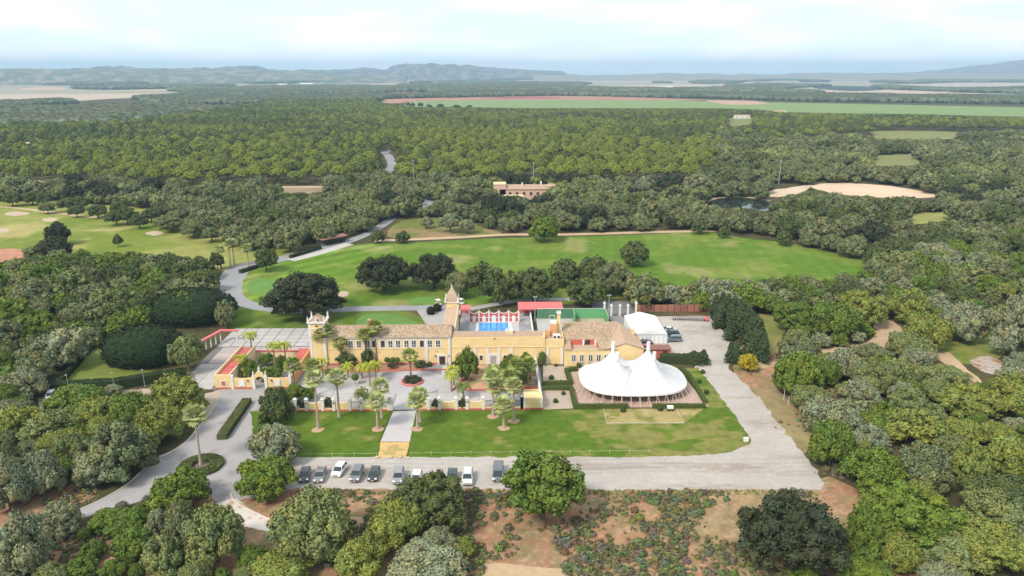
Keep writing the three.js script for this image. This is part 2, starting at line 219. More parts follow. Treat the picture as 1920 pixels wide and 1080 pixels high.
paving('courtyard_paving', 'pale slab paving of the entrance courtyard', -47, 10, -170, -145.6, 4.8, 4.1, 0.14, slabMats, (x, z) => !inCircle(x, z) && !(Math.abs(x + 20.2) < 3 && z > -153) && !(x > -8 && z < -154 && x < 10) && !(z < -167.5 && x < -16), 31);
paving('terrace_paving', 'pale slab paving of the open terrace', -75, -47.6, -199, -184.5, 3.4, 3.0, 0.22, slabMats, () => true, 33);
paving('terrace_step', 'pinkish slab walk below the open terrace', -73, -47.6, -184, -172.6, 5.1, 3.8, 0.12, pinkSlabMats, () => true, 35);
paving('pergola_walk', 'pale slab walk beside the pergola', -74.5, -66.2, -172.4, -157, 4.1, 3.1, 0.12, slabMats, () => true, 37);
sheet('turning_circle', spline([...Array(24)].map((_, i) => [-20.3 + 8.3 * Math.cos(i * Math.PI / 12), -159.8 + 6.9 * Math.sin(i * Math.PI / 12)]), true, 0.8), 0.07, (x, z) => mul3([0.40, 0.385, 0.405], 0.9 + 0.2 * fbm(x * 0.8, z * 0.8, 3)), { px: 6 });
sheet('entrance_path', [[-22.9, -145.2], [-17.6, -145.2], [-17.6, -153.8], [-22.9, -153.8]], 0.062, (x, z) => mul3([0.43, 0.41, 0.425], 0.92 + 0.14 * fbm(x, z, 3)), { px: 6 });
sheet('planting_bed', [[-43.2,-165.9],[-27.7,-165.9],[-18.8,-168],[-18.4,-170.1],[-44.2,-170.3]], 0.05, (x, z) => mul3([0.33, 0.19, 0.12], 0.7 + 0.6 * fbm(x * 0.9, z * 0.9, 3)), { px: 6 });
sheet('planting_bed', [[-7.5, -155], [8, -155], [9.5, -170.4], [-6, -170.4], [-10.5, -163]], 0.05, (x, z) => mix3(mul3([0.47, 0.29, 0.19], 0.8 + 0.4 * fbm(x * 0.6, z * 0.6, 3)), [0.13, 0.16, 0.05], sstep(0.5, 0.62, fbm(x * 0.35 + 8, z * 0.35, 3)) * 0.7), { px: 6 });
sheet('gravel_garden', [[11.4,-170.5],[20.1,-167.9],[23.4,-167.8],[19.5,-162.9],[16.8,-145.1],[9.8,-144.7]], 0.036, beigeC, { px: 6 });
sheet('tent_patio', [[17.8, -145.4], [46.2, -145.2], [45.8, -150], [44.2, -166.5], [22, -166.8], [21, -161], [17.2, -160.5]], 0.045, pinkC, { px: 6 });
sheet('patio_path', [[10.5, -154.6], [17.6, -154.6], [17.6, -153.2], [10.5, -153.2]], 0.05, pinkC, { px: 6 });
sheet('trampled_grass', [[22.9,-144.7],[44.9,-144.5],[38.8,-137.6],[22.7,-137.9]], 0.036, (x, z) => mul3(mix3([0.20, 0.19, 0.055], [0.33, 0.27, 0.12], sstep(0.35, 0.6, fbm(x * 0.4, z * 0.5, 4))), 0.8 + 0.4 * fbm(x * 1.2, z * 1.2, 2)), { px: 6 });

// golf ground behind the house
const rangeP = [[-85.8,-233.1],[-92.6,-257.2],[-87.5,-270.9],[-78.2,-281.5],[-63.4,-302.6],[-53.1,-308.4],[-39.5,-309.2],[-16.7,-313.9],[4.4,-317.8],[40.3,-320.4],[64.8,-323.3],[97.5,-327.2],[110.5,-314.5],[125,-302.6],[134.7,-283.2],[143.6,-272.6],[133.2,-255.4],[119.9,-249.8],[97,-250.3],[69.3,-247.4],[48.6,-237.8],[22.3,-228.4],[1.3,-224.7],[-8.8,-219.9],[-22.1,-219],[-61.4,-216.6],[-74.2,-220.7]];
clearing(rangeP);
sheet('driving_range', [[-85.8,-233.1],[-92.6,-257.2],[-87.5,-270.9],[-78.2,-281.5],[-63.4,-302.6],[-53.1,-308.4],[-39.5,-309.2],[-16.7,-313.9],[4.4,-317.8],[40.3,-320.4],[64.8,-323.3],[97.5,-327.2],[110.5,-314.5],[125.8,-304.6],[136.4,-286.8],[147.6,-274.2],[133.8,-246.7],[113.9,-236.4],[91,-233.7],[65.4,-232.3],[46.7,-227.9],[21.6,-220.3],[1.3,-221.9],[-8.7,-218.2],[-22,-217.4],[-61,-215],[-73.7,-219]], 0.02, turfC, { px: 3, smooth: 3, edge: 0.6, edgeF: 0.15, plant: true, label: 'bright mown driving range behind the house' });
sheet('putting_green', [[-85.3,-240.6],[-86.6,-249.3],[-81.8,-252],[-74.8,-247],[-71.5,-238.4],[-74.4,-232.8],[-80.5,-233]], 0.026, greenC, { px: 4, smooth: 1.5 });
sheet('putting_green', [[-28.5,-225.4],[-24.8,-228.8],[-20.4,-228.1],[-19.5,-224],[-23.2,-221.3],[-27.1,-221.9]], 0.026, greenC, { px: 4, smooth: 1.5 });
sheet('lawn_apron', [[-81.6,-218.1],[-71,-215.8],[-60.6,-213.4],[-47.9,-214.7],[-35,-215.5],[-28.2,-213.8],[-22.7,-207.6],[-19.5,-199.8],[-34.6,-192.9],[-74.5,-197.3]], 0.02, (x, z) => mul3(turfC(x, z), 0.82), { px: 4, smooth: 2, plant: false });
sheet('putting_green', [[-41.6,-205],[-39.2,-211.4],[-32.8,-211.8],[-26.6,-207.1],[-21.9,-199.9],[-23.2,-197.1],[-36.7,-196.5]], 0.026, (x, z) => mul3(greenC(x, z), 0.9), { px: 4, smooth: 1.5 });
sheet('cart_road', ribbon([[-52.1,-373.9],[-54.7,-350.3],[-58.9,-329.4],[-64.3,-312.8],[-73.8,-298.8],[-80.6,-286.9],[-89.2,-276.7],[-95.6,-267.9],[-94.7,-254.4],[-90.7,-240.7],[-85.5,-229.5],[-79.4,-222.5],[-71.7,-217.9],[-61,-215],[-48.2,-216.3],[-35.2,-217.1],[-22,-217.4],[-13.8,-218.9]], (t) => 5 + 4.5 * Math.exp(-Math.pow((t - 0.5) / 0.15, 2))), 0.03, asphaltC, { px: 3 });
sheet('cart_path', ribbon([[-14.1,-209.4],[-10.3,-214.5],[-4.6,-218.1],[3,-222.4],[13.4,-225],[27.2,-225.3]], 3.2), 0.03, [0.36, 0.345, 0.345], { tile: 40 });
sheet('cart_path', [[-25.1,-215.8],[-14.6,-218.9],[-13,-205.4],[-13.2,-187.4],[-18.4,-187.5],[-20.5,-200.8]], 0.028, [0.36, 0.345, 0.345], { tile: 40 });
sheet('cart_path', ribbon([[-53.8,-312.6],[-37.9,-315.5],[-17,-319.4],[4.4,-324.6],[26.2,-324.1],[48.2,-325.9],[73.3,-328.9],[101,-330.7]], 4.5), 0.034, [0.47, 0.35, 0.23], { tile: 40 });
sheet('cart_path', ribbon([[65.9,-215],[81.4,-216.3],[87.3,-214]], 3), 0.03, [0.36, 0.345, 0.345], { tile: 40 });
sheet('access_road', ribbon([[-52.1,-373.9],[-40.9,-394],[-37.9,-420.1],[-42.7,-445.8],[-54.9,-467.8],[-69.7,-489.5],[-79.4,-524.1],[-83,-587.3],[-96,-658.4],[-103.5,-690.8],[-97.9,-715.7],[-76.5,-759],[-57.7,-801.5]], 7.5), 0.03, asphaltC, { px: 1.5, plant: true });
clearing([[-108.2,-695.8],[-96.2,-695.5],[-76.5,-560.2],[-84.5,-554]]); clearing([[-43.3,-441.6],[-37.2,-441.5],[-34.5,-397.2],[-39.2,-397.3]]); clearing([[1.3,-466.6],[33.7,-465.9],[31,-436],[3.4,-428.7]]);
clearing([[-275.3,-399],[-224.1,-379.1],[-192.6,-359.9],[-152.5,-327.9],[-123.5,-314.1],[-99.1,-288.2],[-104,-277.8],[-112.9,-279.7],[-136.3,-290.8],[-161,-293.1],[-178.3,-301.1],[-197.4,-307.4],[-221,-316.1]]);
sheet('fairway', [[-287.9,-409.3],[-264.2,-408.8],[-236.7,-401.5],[-210,-394.3],[-174.4,-378],[-137.4,-352],[-102.5,-321.2],[-81.7,-295.2],[-89.5,-270.9],[-95.9,-260.2],[-109.2,-269.7],[-130.2,-276.7],[-153.7,-278.9],[-169,-284.3],[-188.1,-291.9],[-214.8,-299.9]], 0.02, fairwayC, { px: 2, smooth: 5, edge: 1.5, edgeF: 0.1, plant: true });
sheet('fairway', [[-289.1,-419.9],[-267,-423.1],[-219.8,-407.9],[-179.2,-388.9],[-164.3,-373.4],[-197.6,-369.7],[-227.6,-385.2],[-260,-401.9],[-280.9,-407.5]], 0.018, fairwayC, { px: 2, smooth: 5, edge: 1.5, edgeF: 0.1 });
sheet('cart_path', ribbon([[-279.7,-405.7],[-253,-395.2],[-228.6,-382.2],[-196.1,-366.9]], 3.5), 0.03, [0.47, 0.35, 0.23], { tile: 40 });
for (const b of [[[-256,-381.3],[-256.6,-387.4],[-247.8,-385.7],[-242.7,-381],[-244.4,-376.5],[-251.5,-376.7]], [[-228.3,-367.6],[-225.9,-370.3],[-219.2,-364.6],[-219.4,-359.1],[-224.5,-361.9]], [[-233.6,-339],[-233,-343.9],[-228.2,-341.3],[-225.8,-335.2],[-230.4,-334.2]], [[-52.5,-232.4],[-52.2,-236.1],[-50,-235.4],[-49.1,-232.9],[-50,-229.3],[-51.4,-228.8]], [[-160.9,-331.5],[-158.6,-336.2],[-152.1,-331.3],[-153.9,-325.6]]]) sheet('sand_bunker', b, 0.035, [0.47, 0.37, 0.28], { tile: 30, smooth: 1.5, edge: 0.3 });
sheet('red_soil_patch', [[-209.1,-297.9],[-200.5,-301.5],[-190.2,-290.1],[-186.9,-279.6],[-196.1,-278.1]], 0.03, (x, z) => mul3([0.42, 0.21, 0.14], 0.8 + 0.4 * fbm(x * 0.4, z * 0.4, 3)), { px: 3, smooth: 3 });
sheet('dry_meadow', [[-46.6,-318.9],[-46.6,-358.2],[-35.5,-366.3],[-19.1,-363.1],[-8,-342.9],[2.1,-326.9],[-12.2,-318.2]], 0.02, (x, z) => mix3(mix3(redC(x, z), roughC(x, z), 0.5), lawnC(x, z), sstep(0.45, 0.6, fbm(x * 0.08, z * 0.08, 4)) * 0.7), { px: 2, smooth: 4, edge: 1 });
sheet('dry_meadow', [[-146.2,-467.4],[-127,-471.6],[-110.6,-466.7],[-110.1,-443.1],[-127.3,-447.5]], 0.03, (x, z) => mul3([0.27, 0.21, 0.145], 0.8 + 0.4 * fbm(x * 0.1, z * 0.1, 3)), { px: 1, smooth: 6, edge: 1.5 });
sheet('dirt_track', ribbon([[-321.2,-507.5],[-295.6,-494.2],[-261.8,-476.7],[-225.8,-458.1],[-197.5,-453.2],[-163.2,-448.3],[-146.9,-469.7],[-100.1,-473.3]], 7), 0.04, [0.47, 0.35, 0.23], { tile: 60 });
sheet('sand_field', [[204.5,-471.5],[230.9,-483.1],[250.9,-472.9],[262.7,-449.9],[262.8,-427.1],[239.6,-419.9],[217.5,-426.1],[204.8,-440.5]], 0.03, (x, z) => mul3([0.58, 0.44, 0.32], 0.88 + 0.24 * fbm(x * 0.06, z * 0.06, 3)), { px: 1, smooth: 6, edge: 1.5 });
sheet('sand_field', [[168.7,-449.7],[187.1,-462.6],[206.5,-476.3],[185.2,-440.9],[163.1,-425.3]], 0.034, (x, z) => mul3([0.50, 0.40, 0.30], 0.85 + 0.3 * fbm(x * 0.08, z * 0.08, 3)), { px: 1, smooth: 6, edge: 1.5 });
sheet('dry_meadow', [[212.3,-369.8],[242.7,-373.7],[246.4,-366.2],[217.4,-349.9],[201.3,-344.9]], 0.03, [0.27, 0.28, 0.09], { tile: 90, smooth: 6, edge: 1 });
sheet('dry_meadow', nearer([[335.9,-649.3],[378.7,-657.3],[359.8,-623.4],[323.8,-616.1]]), 0.03, [0.20, 0.21, 0.08], { tile: 120, smooth: 8 });
sheet('dry_meadow', nearer([[479.2,-934.6],[575.1,-923.7],[549.9,-882.3],[453.9,-884.3]]), 0.05, [0.20, 0.21, 0.08], { tile: 120, smooth: 8 });
sheet('dry_meadow', nearer([[386.4,-1227.3],[426.7,-1241.7],[380.6,-1129.7],[350.1,-1105.2]]), 0.05, [0.19, 0.20, 0.075], { tile: 120, smooth: 8 });
{ // pond among the trees
  const p = spline([[120.1,-409.5],[130,-420.3],[145.5,-420],[154,-408.8],[147.8,-386.8],[141,-380.5],[136.6,-388.6],[121.7,-392.2],[118.3,-399]], true, 3); clearing(p);
  const g = new THREE.ShapeGeometry(new THREE.Shape(p.map(([x, z]) => new THREE.Vector2(x, -z)))); g.rotateX(-Math.PI / 2);
  const m = shade(new THREE.Mesh(g, new THREE.MeshPhysicalMaterial({ color: new THREE.Color().setRGB(0.02, 0.03, 0.03), roughness: 0.06, ior: 1.33 }))); m.position.y = 0.05; m.name = 'pond'; scene.add(m); tag(m, 'dark pond among the trees', null, null, 'structure');
}
sheet('pond_bank', ribbon([[118.2,-406],[129.5,-424.1],[147.4,-425.7],[157.4,-414.1]], 3), 0.03, [0.47, 0.35, 0.23], { tile: 60 });

// far fields beyond the pine wood
const FARF = [
  ['crop_field', [[-188.4,-1664.8],[-189.7,-2068],[-44.8,-2108],[104.1,-2105],[452.1,-2055],[560.9,-1972.3],[755.7,-1858.8],[951.6,-1726.2],[1155.5,-1558.8],[927.2,-1246.8],[738.7,-1335.5],[569.2,-1395.4],[497.1,-1548.4],[302.8,-1576.8],[78.4,-1581.6],[-81.2,-1635.9]], [0.19, 0.265, 0.10]],
  ['ploughed_field', [[-326.8,-2158],[-222,-2250],[-49.8,-2350],[121.5,-2459],[260.4,-2456],[414.3,-2340],[583.3,-2052],[447.6,-2034],[102,-2062],[-186,-2027],[-247.6,-1846.2],[-290.5,-1916.1]], [0.36, 0.20, 0.145]],
  ['ploughed_field', [[-47.6,-2247],[50.8,-2403],[152.6,-2401],[190.2,-2242],[45.5,-2150]], [0.30, 0.12, 0.11]],
  ['stubble_field', [[583.3,-2052],[672,-2009],[664,-1826.9],[556.1,-1734.6],[543.5,-1863.3]], [0.44, 0.30, 0.22]],
  ['stubble_field', [[-480.3,-2532],[-453.4,-2806],[-300.3,-3052],[-202.6,-2879],[-225.8,-2466],[-348.1,-2356]], [0.50, 0.33, 0.22]],
  ['marsh_flat', [[-1761.1,-2559],[-1626.9,-2687],[-1401,-2752],[-1178.9,-2860],[-1084.6,-2675],[-1060.9,-2371],[-1109.3,-2175],[-1101,-1969.6],[-1119.3,-1800.5],[-1203.5,-1742.3]], [0.46, 0.38, 0.31]],
  ['marsh_flat', [[-1388.6,-2014],[-1287.1,-2051],[-1210.8,-2090],[-1133.2,-1864.9],[-1223.9,-1772.2]], [0.60, 0.56, 0.52]],
  ['stubble_field', [[-928.3,-2368],[-712,-2477],[-441.4,-2732],[-399.4,-2470],[-650.1,-2259],[-818.7,-2124]], [0.46, 0.33, 0.25]],
  ['stubble_field', [[1264.2,-3428],[1779.7,-4112],[1785.7,-3536],[1823.3,-3007],[1746.5,-2686],[1403.9,-2556],[1178.1,-2627],[1114.2,-2852]], [0.46, 0.36, 0.28]],
  ['dark_plantation', [[1750.5,-4112],[2061,-4468],[2071,-4105],[1774.8,-3417],[1480.8,-3107],[1495.2,-3423]], [0.04, 0.06, 0.05]],
  ['stubble_field', [[1531.9,-5159],[1973.9,-6070],[1787.2,-5154],[1428.5,-4293],[1332,-4484]], [0.5, 0.36, 0.28]],
  ['stubble_field', [[886.3,-7407],[2347,-8995],[3161,-8600],[2286,-6881],[1415,-6267],[866.6,-6476]], [0.48, 0.38, 0.30]],
  ['stubble_field', [[2772,-5133],[3733,-6033],[4419,-6018],[2782,-3782],[1982.9,-3195],[2006,-3660]], [0.45, 0.38, 0.31]],
  ['stubble_field', [[326.3,-2716],[628,-2862],[614.1,-2710],[455.8,-2576]], [0.48, 0.36, 0.27]],
  ['stubble_field', [[-1027.4,-4740],[-769.4,-5787],[-619.5,-5205],[-698.7,-4338],[-845.8,-4167]], [0.45, 0.37, 0.28]],
  ['stubble_field', [[-2238,-3621],[-2450,-4201],[-2188,-3887],[-1929.1,-3383],[-1982.7,-3279]], [0.50, 0.36, 0.26]],
  ['stubble_field', [[-1545.9,-4182],[-1299.8,-4539],[-961.1,-4738],[-845.8,-4167],[-1107.3,-3864],[-1354.3,-3731]], [0.46, 0.38, 0.30]],
  ['stubble_field', [[829.1,-4700],[1349.6,-5163],[1359.5,-4689],[962.9,-4129],[790.3,-4306]], [0.46, 0.38, 0.28]],
  ['stubble_field', [[3283,-7356],[5106,-9348],[4657,-7900],[3419,-6422],[2963,-6432]], [0.50, 0.42, 0.34]],
  ['stubble_field', [[937.8,-3683],[1150.2,-3965],[1172.2,-3678],[964.7,-3322]], [0.40, 0.36, 0.24]],
  ['stubble_field', [[1232.8,-2435],[1476.4,-2491],[1442,-2318],[1220.7,-2220]], [0.44, 0.36, 0.25]],
  ['stubble_field', [[-364.5,-3997],[-151.7,-4326],[-84,-3991],[-226.2,-3579]], [0.42, 0.36, 0.26]],
  ['stubble_field', [[-1663.7,-3272],[-1531.4,-3487],[-1340.9,-3371],[-1394.2,-3075]], [0.42, 0.36, 0.26]],
  ['stubble_field', [[-2479,-6982],[-2075,-8042],[-1659.1,-7204],[-1844.2,-6151]], [0.44, 0.36, 0.27]],
  ['stubble_field', [[-3160,-5838],[-3145,-6561],[-2633,-5827],[-2662,-5248]], [0.46, 0.36, 0.27]],
  ['greenhouse_field', [[-709.3,-1152.7],[-738.2,-1236.1],[-703.2,-1250.3],[-678.7,-1206],[-680.4,-1165.1],[-682.5,-1114.8]], [0.75, 0.76, 0.74]],
  ['greenhouse_field', [[-707.3,-1058.1],[-710.4,-1091.8],[-696.1,-1080.1],[-659.5,-1015.4],[-672.9,-1005.8]], [0.75, 0.76, 0.74]],
  ['dirt_track', [[-497.8,-767.9],[-494.4,-798],[-478.5,-773.4],[-477.8,-739.5]], [0.42, 0.32, 0.24]],
];
sheet('farm_plain', [[-2136,-2507],[-1057.5,-2608],[-453.4,-2806],[-237.1,-2591],[648.2,-2282],[848.3,-2089],[1683.9,-1839.2],[11619,-11855],[595.1,-12088],[-11277,-12339]], 0.1, [0.33, 0.30, 0.22], { tile: 2600, plant: true });
FARF.forEach(([n, p, c], i) => sheet(n, p, 0.25 + i * 0.03, c, { tile: n === 'crop_field' ? 300 : 700, smooth: 25, edge: 6, edgeF: 0.02 }));

// ================================================================ foliage
class Leaves {
  constructor() { this.p = []; this.n = []; this.c = []; }
  tri(a, b, c, na, col) {
    const ux = b[0] - a[0], uy = b[1] - a[1], uz = b[2] - a[2], vx = c[0] - a[0], vy = c[1] - a[1], vz = c[2] - a[2];
    if ((uy * vz - uz * vy) * na[0] + (uz * vx - ux * vz) * na[1] + (ux * vy - uy * vx) * na[2] < 0) { const t = b; b = c; c = t; }   // the face looks the way its normal does
    this.p.push(...a, ...b, ...c); for (let i = 0; i < 3; i++) { this.n.push(...na); this.c.push(...col); } }
  leaf(p, out, size, r, col, blend = 0.55, long = 1.25) {       // a leaf spray: a kite set near the given outward direction
    let nx = out[0] + (r() - 0.5) * 1.5, ny = out[1] + (r() - 0.5) * 1.5, nz = out[2] + (r() - 0.5) * 1.5, l = Math.hypot(nx, ny, nz) || 1; nx /= l; ny /= l; nz /= l;
    let tx = r() - 0.5, ty = r() - 0.5, tz = r() - 0.5; const d = tx * nx + ty * ny + tz * nz; tx -= d * nx; ty -= d * ny; tz -= d * nz; l = Math.hypot(tx, ty, tz) || 1; tx /= l; ty /= l; tz /= l;
    const bx = ny * tz - nz * ty, by = nz * tx - nx * tz, bz = nx * ty - ny * tx, L = size * long * 0.5, W = size * 0.42;
    const A = [p[0] - tx * L, p[1] - ty * L, p[2] - tz * L], B = [p[0] + bx * W, p[1] + by * W, p[2] + bz * W], C = [p[0] + tx * L, p[1] + ty * L, p[2] + tz * L], D = [p[0] - bx * W, p[1] - by * W, p[2] - bz * W];
    if (nx * out[0] + ny * out[1] + nz * out[2] < 0) { nx = -nx; ny = -ny; nz = -nz; }
    let mx = nx * (1 - blend) + out[0] * blend, my = ny * (1 - blend) + out[1] * blend, mz = nz * (1 - blend) + out[2] * blend; l = Math.hypot(mx, my, mz) || 1; const na = [mx / l, my / l, mz / l];
    this.tri(A, B, C, na, col); this.tri(A, C, D, na, col);
  }
  blob(c, rx, ry, rz, detail, r, col, jit = 0.16) {              // a lumpy solid inside a clump
    const g = new THREE.IcosahedronGeometry(1, detail), P = g.attributes.position, seen = {};
    const at = (i) => { const x = P.getX(i), y = P.getY(i), z = P.getZ(i), k = `${x.toFixed(3)},${y.toFixed(3)},${z.toFixed(3)}`; const s = seen[k] ??= 1 + (r() - 0.5) * 2 * jit; return { p: [c[0] + x * rx * s, c[1] + y * ry * s, c[2] + z * rz * s], n: [x, y, z] }; };
    for (let i = 0; i < P.count; i += 3) { const [a, b, d] = [at(i), at(i + 1), at(i + 2)], n = [0, 1, 2].map((k) => a.n[k] + b.n[k] + d.n[k]), j = [(r() - 0.5) * 1.1, (r() - 0.5) * 1.1, (r() - 0.5) * 1.1], m = n.map((v, k) => v / 3 + j[k]), l = Math.hypot(...m) || 1; this.tri(a.p, b.p, d.p, m.map((v) => v / l), mul3(col, 0.8 + 0.4 * r())); }
  }
  build() {
    const g = new THREE.BufferGeometry();
    g.setAttribute('position', new THREE.BufferAttribute(new Float32Array(this.p), 3)); g.setAttribute('normal', new THREE.BufferAttribute(new Float32Array(this.n), 3)); g.setAttribute('color', new THREE.BufferAttribute(new Float32Array(this.c), 3));
    return g;
  }
}
const tint = (r, v = 0.22, warm = 0.12) => { const k = 1 - v + 2 * v * r(), w = (r() - 0.5) * 2 * warm; return [k * (1 + w), k, k * (1 - w)]; };
const leafMat = (rgb, rough = 0.85) => new THREE.MeshPhysicalMaterial({ color: new THREE.Color().setRGB(...rgb), roughness: rough, specularIntensity: 0.22, vertexColors: true, side: THREE.DoubleSide });
const barkMat = std([0.13, 0.10, 0.075], 0.95), paleBark = std([0.30, 0.26, 0.21], 0.95);

// broad billowing crown of about 8 m across standing on a short trunk; all sizes in metres
function billow(seed, { R = 4, top = 6.5, base = 0.8, lobes = 34, lr = 0.30, bumps = 6, per = 22, leaf = 0.34, flat = 1, core = 1, gap = 0.1 }) {
  const r = rng(seed), L = new Leaves(), cy = base + (top - base) * 0.45, hy = (top - base) * 0.55, big = [];
  for (let i = 0; i < lobes; i++) {
    const y = 1 - ((i + 0.5) / lobes) * 1.55, a = i * 2.39996 + r() * 0.7, q = Math.sqrt(Math.max(0, 1 - y * y)), k = 0.6 + r() * 0.34, rad = R * lr * (0.7 + 0.65 * r());
    big.push({ c: [Math.cos(a) * q * R * k, cy + y * hy * k * flat, Math.sin(a) * q * R * k], r: rad, t: tint(r, 0.16, 0.10), hole: r() < gap });
  }
  L.blob([0, cy, 0], R * 0.55, hy * 0.58, R * 0.55, 1, r, [0.85, 0.85, 0.85]);
  for (const b of big) {
    if (b.hole) continue;
    L.blob(b.c, b.r * 0.7, b.r * 0.62, b.r * 0.7, core, r, b.t, 0.22);
    for (let k = 0; k < bumps; k++) {
      const u = 1 - ((k + 0.5) / bumps) * 1.6, a = k * 2.39996 + r() * 1.2, q = Math.sqrt(Math.max(0, 1 - u * u)), br = b.r * (0.34 + 0.2 * r());
      const bc = [b.c[0] + Math.cos(a) * q * b.r * 0.72, b.c[1] + u * b.r * 0.66, b.c[2] + Math.sin(a) * q * b.r * 0.72], t = tint(r, 0.14, 0.08);
      for (let m = 0; m < per; m++) {
        const v = r() * 1.8 - 0.8, w = r() * Math.PI * 2, s = Math.sqrt(Math.max(0, 1 - v * v)), o = [Math.cos(w) * s, v, Math.sin(w) * s], d = br * (0.8 + 0.45 * r()), g = 0.9 + 0.2 * r();
        L.leaf([bc[0] + o[0] * d, bc[1] + o[1] * d, bc[2] + o[2] * d], o, leaf * (0.7 + 0.6 * r()), r, [b.t[0] * t[0] * g, b.t[1] * t[1] * g, b.t[2] * t[2] * g], 0.78);
      }
    }
  }
  return L.build();
}
function trunkG(seed, h, r0, limbs, reach) {
  const r = rng(seed), list = [];
  const limb = (a, b, ra, rb) => { const A = new THREE.Vector3(...a), B = new THREE.Vector3(...b), d = B.clone().sub(A), g = new THREE.CylinderGeometry(rb, ra, d.length(), 7, 1); g.applyQuaternion(new THREE.Quaternion().setFromUnitVectors(new THREE.Vector3(0, 1, 0), d.normalize())); g.translate((A.x + B.x) / 2, (A.y + B.y) / 2, (A.z + B.z) / 2); list.push(g); };
  const lean = [(r() - 0.5) * 0.5, h, (r() - 0.5) * 0.5]; limb([0, -0.1, 0], lean, r0, r0 * 0.7);
  for (let i = 0; i < limbs; i++) { const a = (i / limbs) * 6.283 + r(), e = [Math.cos(a) * reach, h + reach * (0.6 + 0.5 * r()), Math.sin(a) * reach]; limb(lean, e, r0 * 0.5, r0 * 0.18); }
  return merged(list);
}
function umbrella(seed, { R = 5, top = 10, thick = 3.2, lobes = 40, per = 40, leaf = 0.5, core = 0 }) {   // stone pine: a flat dome of clumps
  const r = rng(seed), L = new Leaves();
  L.blob([0, top - thick * 0.72, 0], R * 0.8, thick * 0.42, R * 0.8, 1, r, [0.75, 0.75, 0.75]);
  for (let i = 0; i < lobes; i++) {
    const q = Math.sqrt((i + 0.5) / lobes), a = i * 2.39996 + r() * 0.5, x = Math.cos(a) * q * R * 0.86, z = Math.sin(a) * q * R * 0.86, y = top - 0.9 - (thick - 1.0) * Math.pow(q, 2.2) + (r() - 0.5) * 0.5, b = R * 0.2 * (0.8 + 0.5 * r()), t = tint(r, 0.08, 0.06);
    L.blob([x, y, z], b * 0.85, b * 0.6, b * 0.85, core, r, t);
    for (let m = 0; m < per; m++) { const v = r() * 1.5 - 0.5, w = r() * 6.283, s = Math.sqrt(Math.max(0, 1 - v * v)), o = [Math.cos(w) * s, v, Math.sin(w) * s], g = 0.8 + 0.4 * r(); L.leaf([x + o[0] * b, y + o[1] * b * 0.75, z + o[2] * b], o, leaf * (0.7 + 0.6 * r()), r, mul3(t, g), 0.8); }
  }
  return L.build();
}
function conifer(seed, { R = 1.6, top = 8, lobes = 46, per = 26, leaf = 0.3 }) {
  const r = rng(seed), L = new Leaves();
  L.blob([0, top * 0.42, 0], R * 0.5, top * 0.42, R * 0.5, 1, r, [0.8, 0.8, 0.8]);
  for (let i = 0; i < lobes; i++) {
    const f = i / lobes, y = 0.5 + f * (top - 0.7), q = R * Math.pow(1 - f, 0.75) * (0.7 + 0.45 * r()), a = i * 2.39996 + r(), x = Math.cos(a) * q * 0.75, z = Math.sin(a) * q * 0.75, b = 0.22 + 0.5 * (1 - f), t = tint(r, 0.2, 0.1);
    L.blob([x * 0.8, y, z * 0.8], b * 0.7, b * 0.8, b * 0.7, 0, r, t);
    for (let m = 0; m < per; m++) { const v = r() * 1.9 - 0.9, w = r() * 6.283, s = Math.sqrt(Math.max(0, 1 - v * v)), o = [Math.cos(w) * s, v, Math.sin(w) * s]; L.leaf([x + o[0] * b, y + o[1] * b * 1.3 + 0.15, z + o[2] * b], [o[0], o[1] * 0.4 + 0.5, o[2]], leaf * (0.7 + 0.6 * r()), r, mul3(t, 0.8 + 0.4 * r()), 0.5, 1.9); }
  }
  return L.build();
}
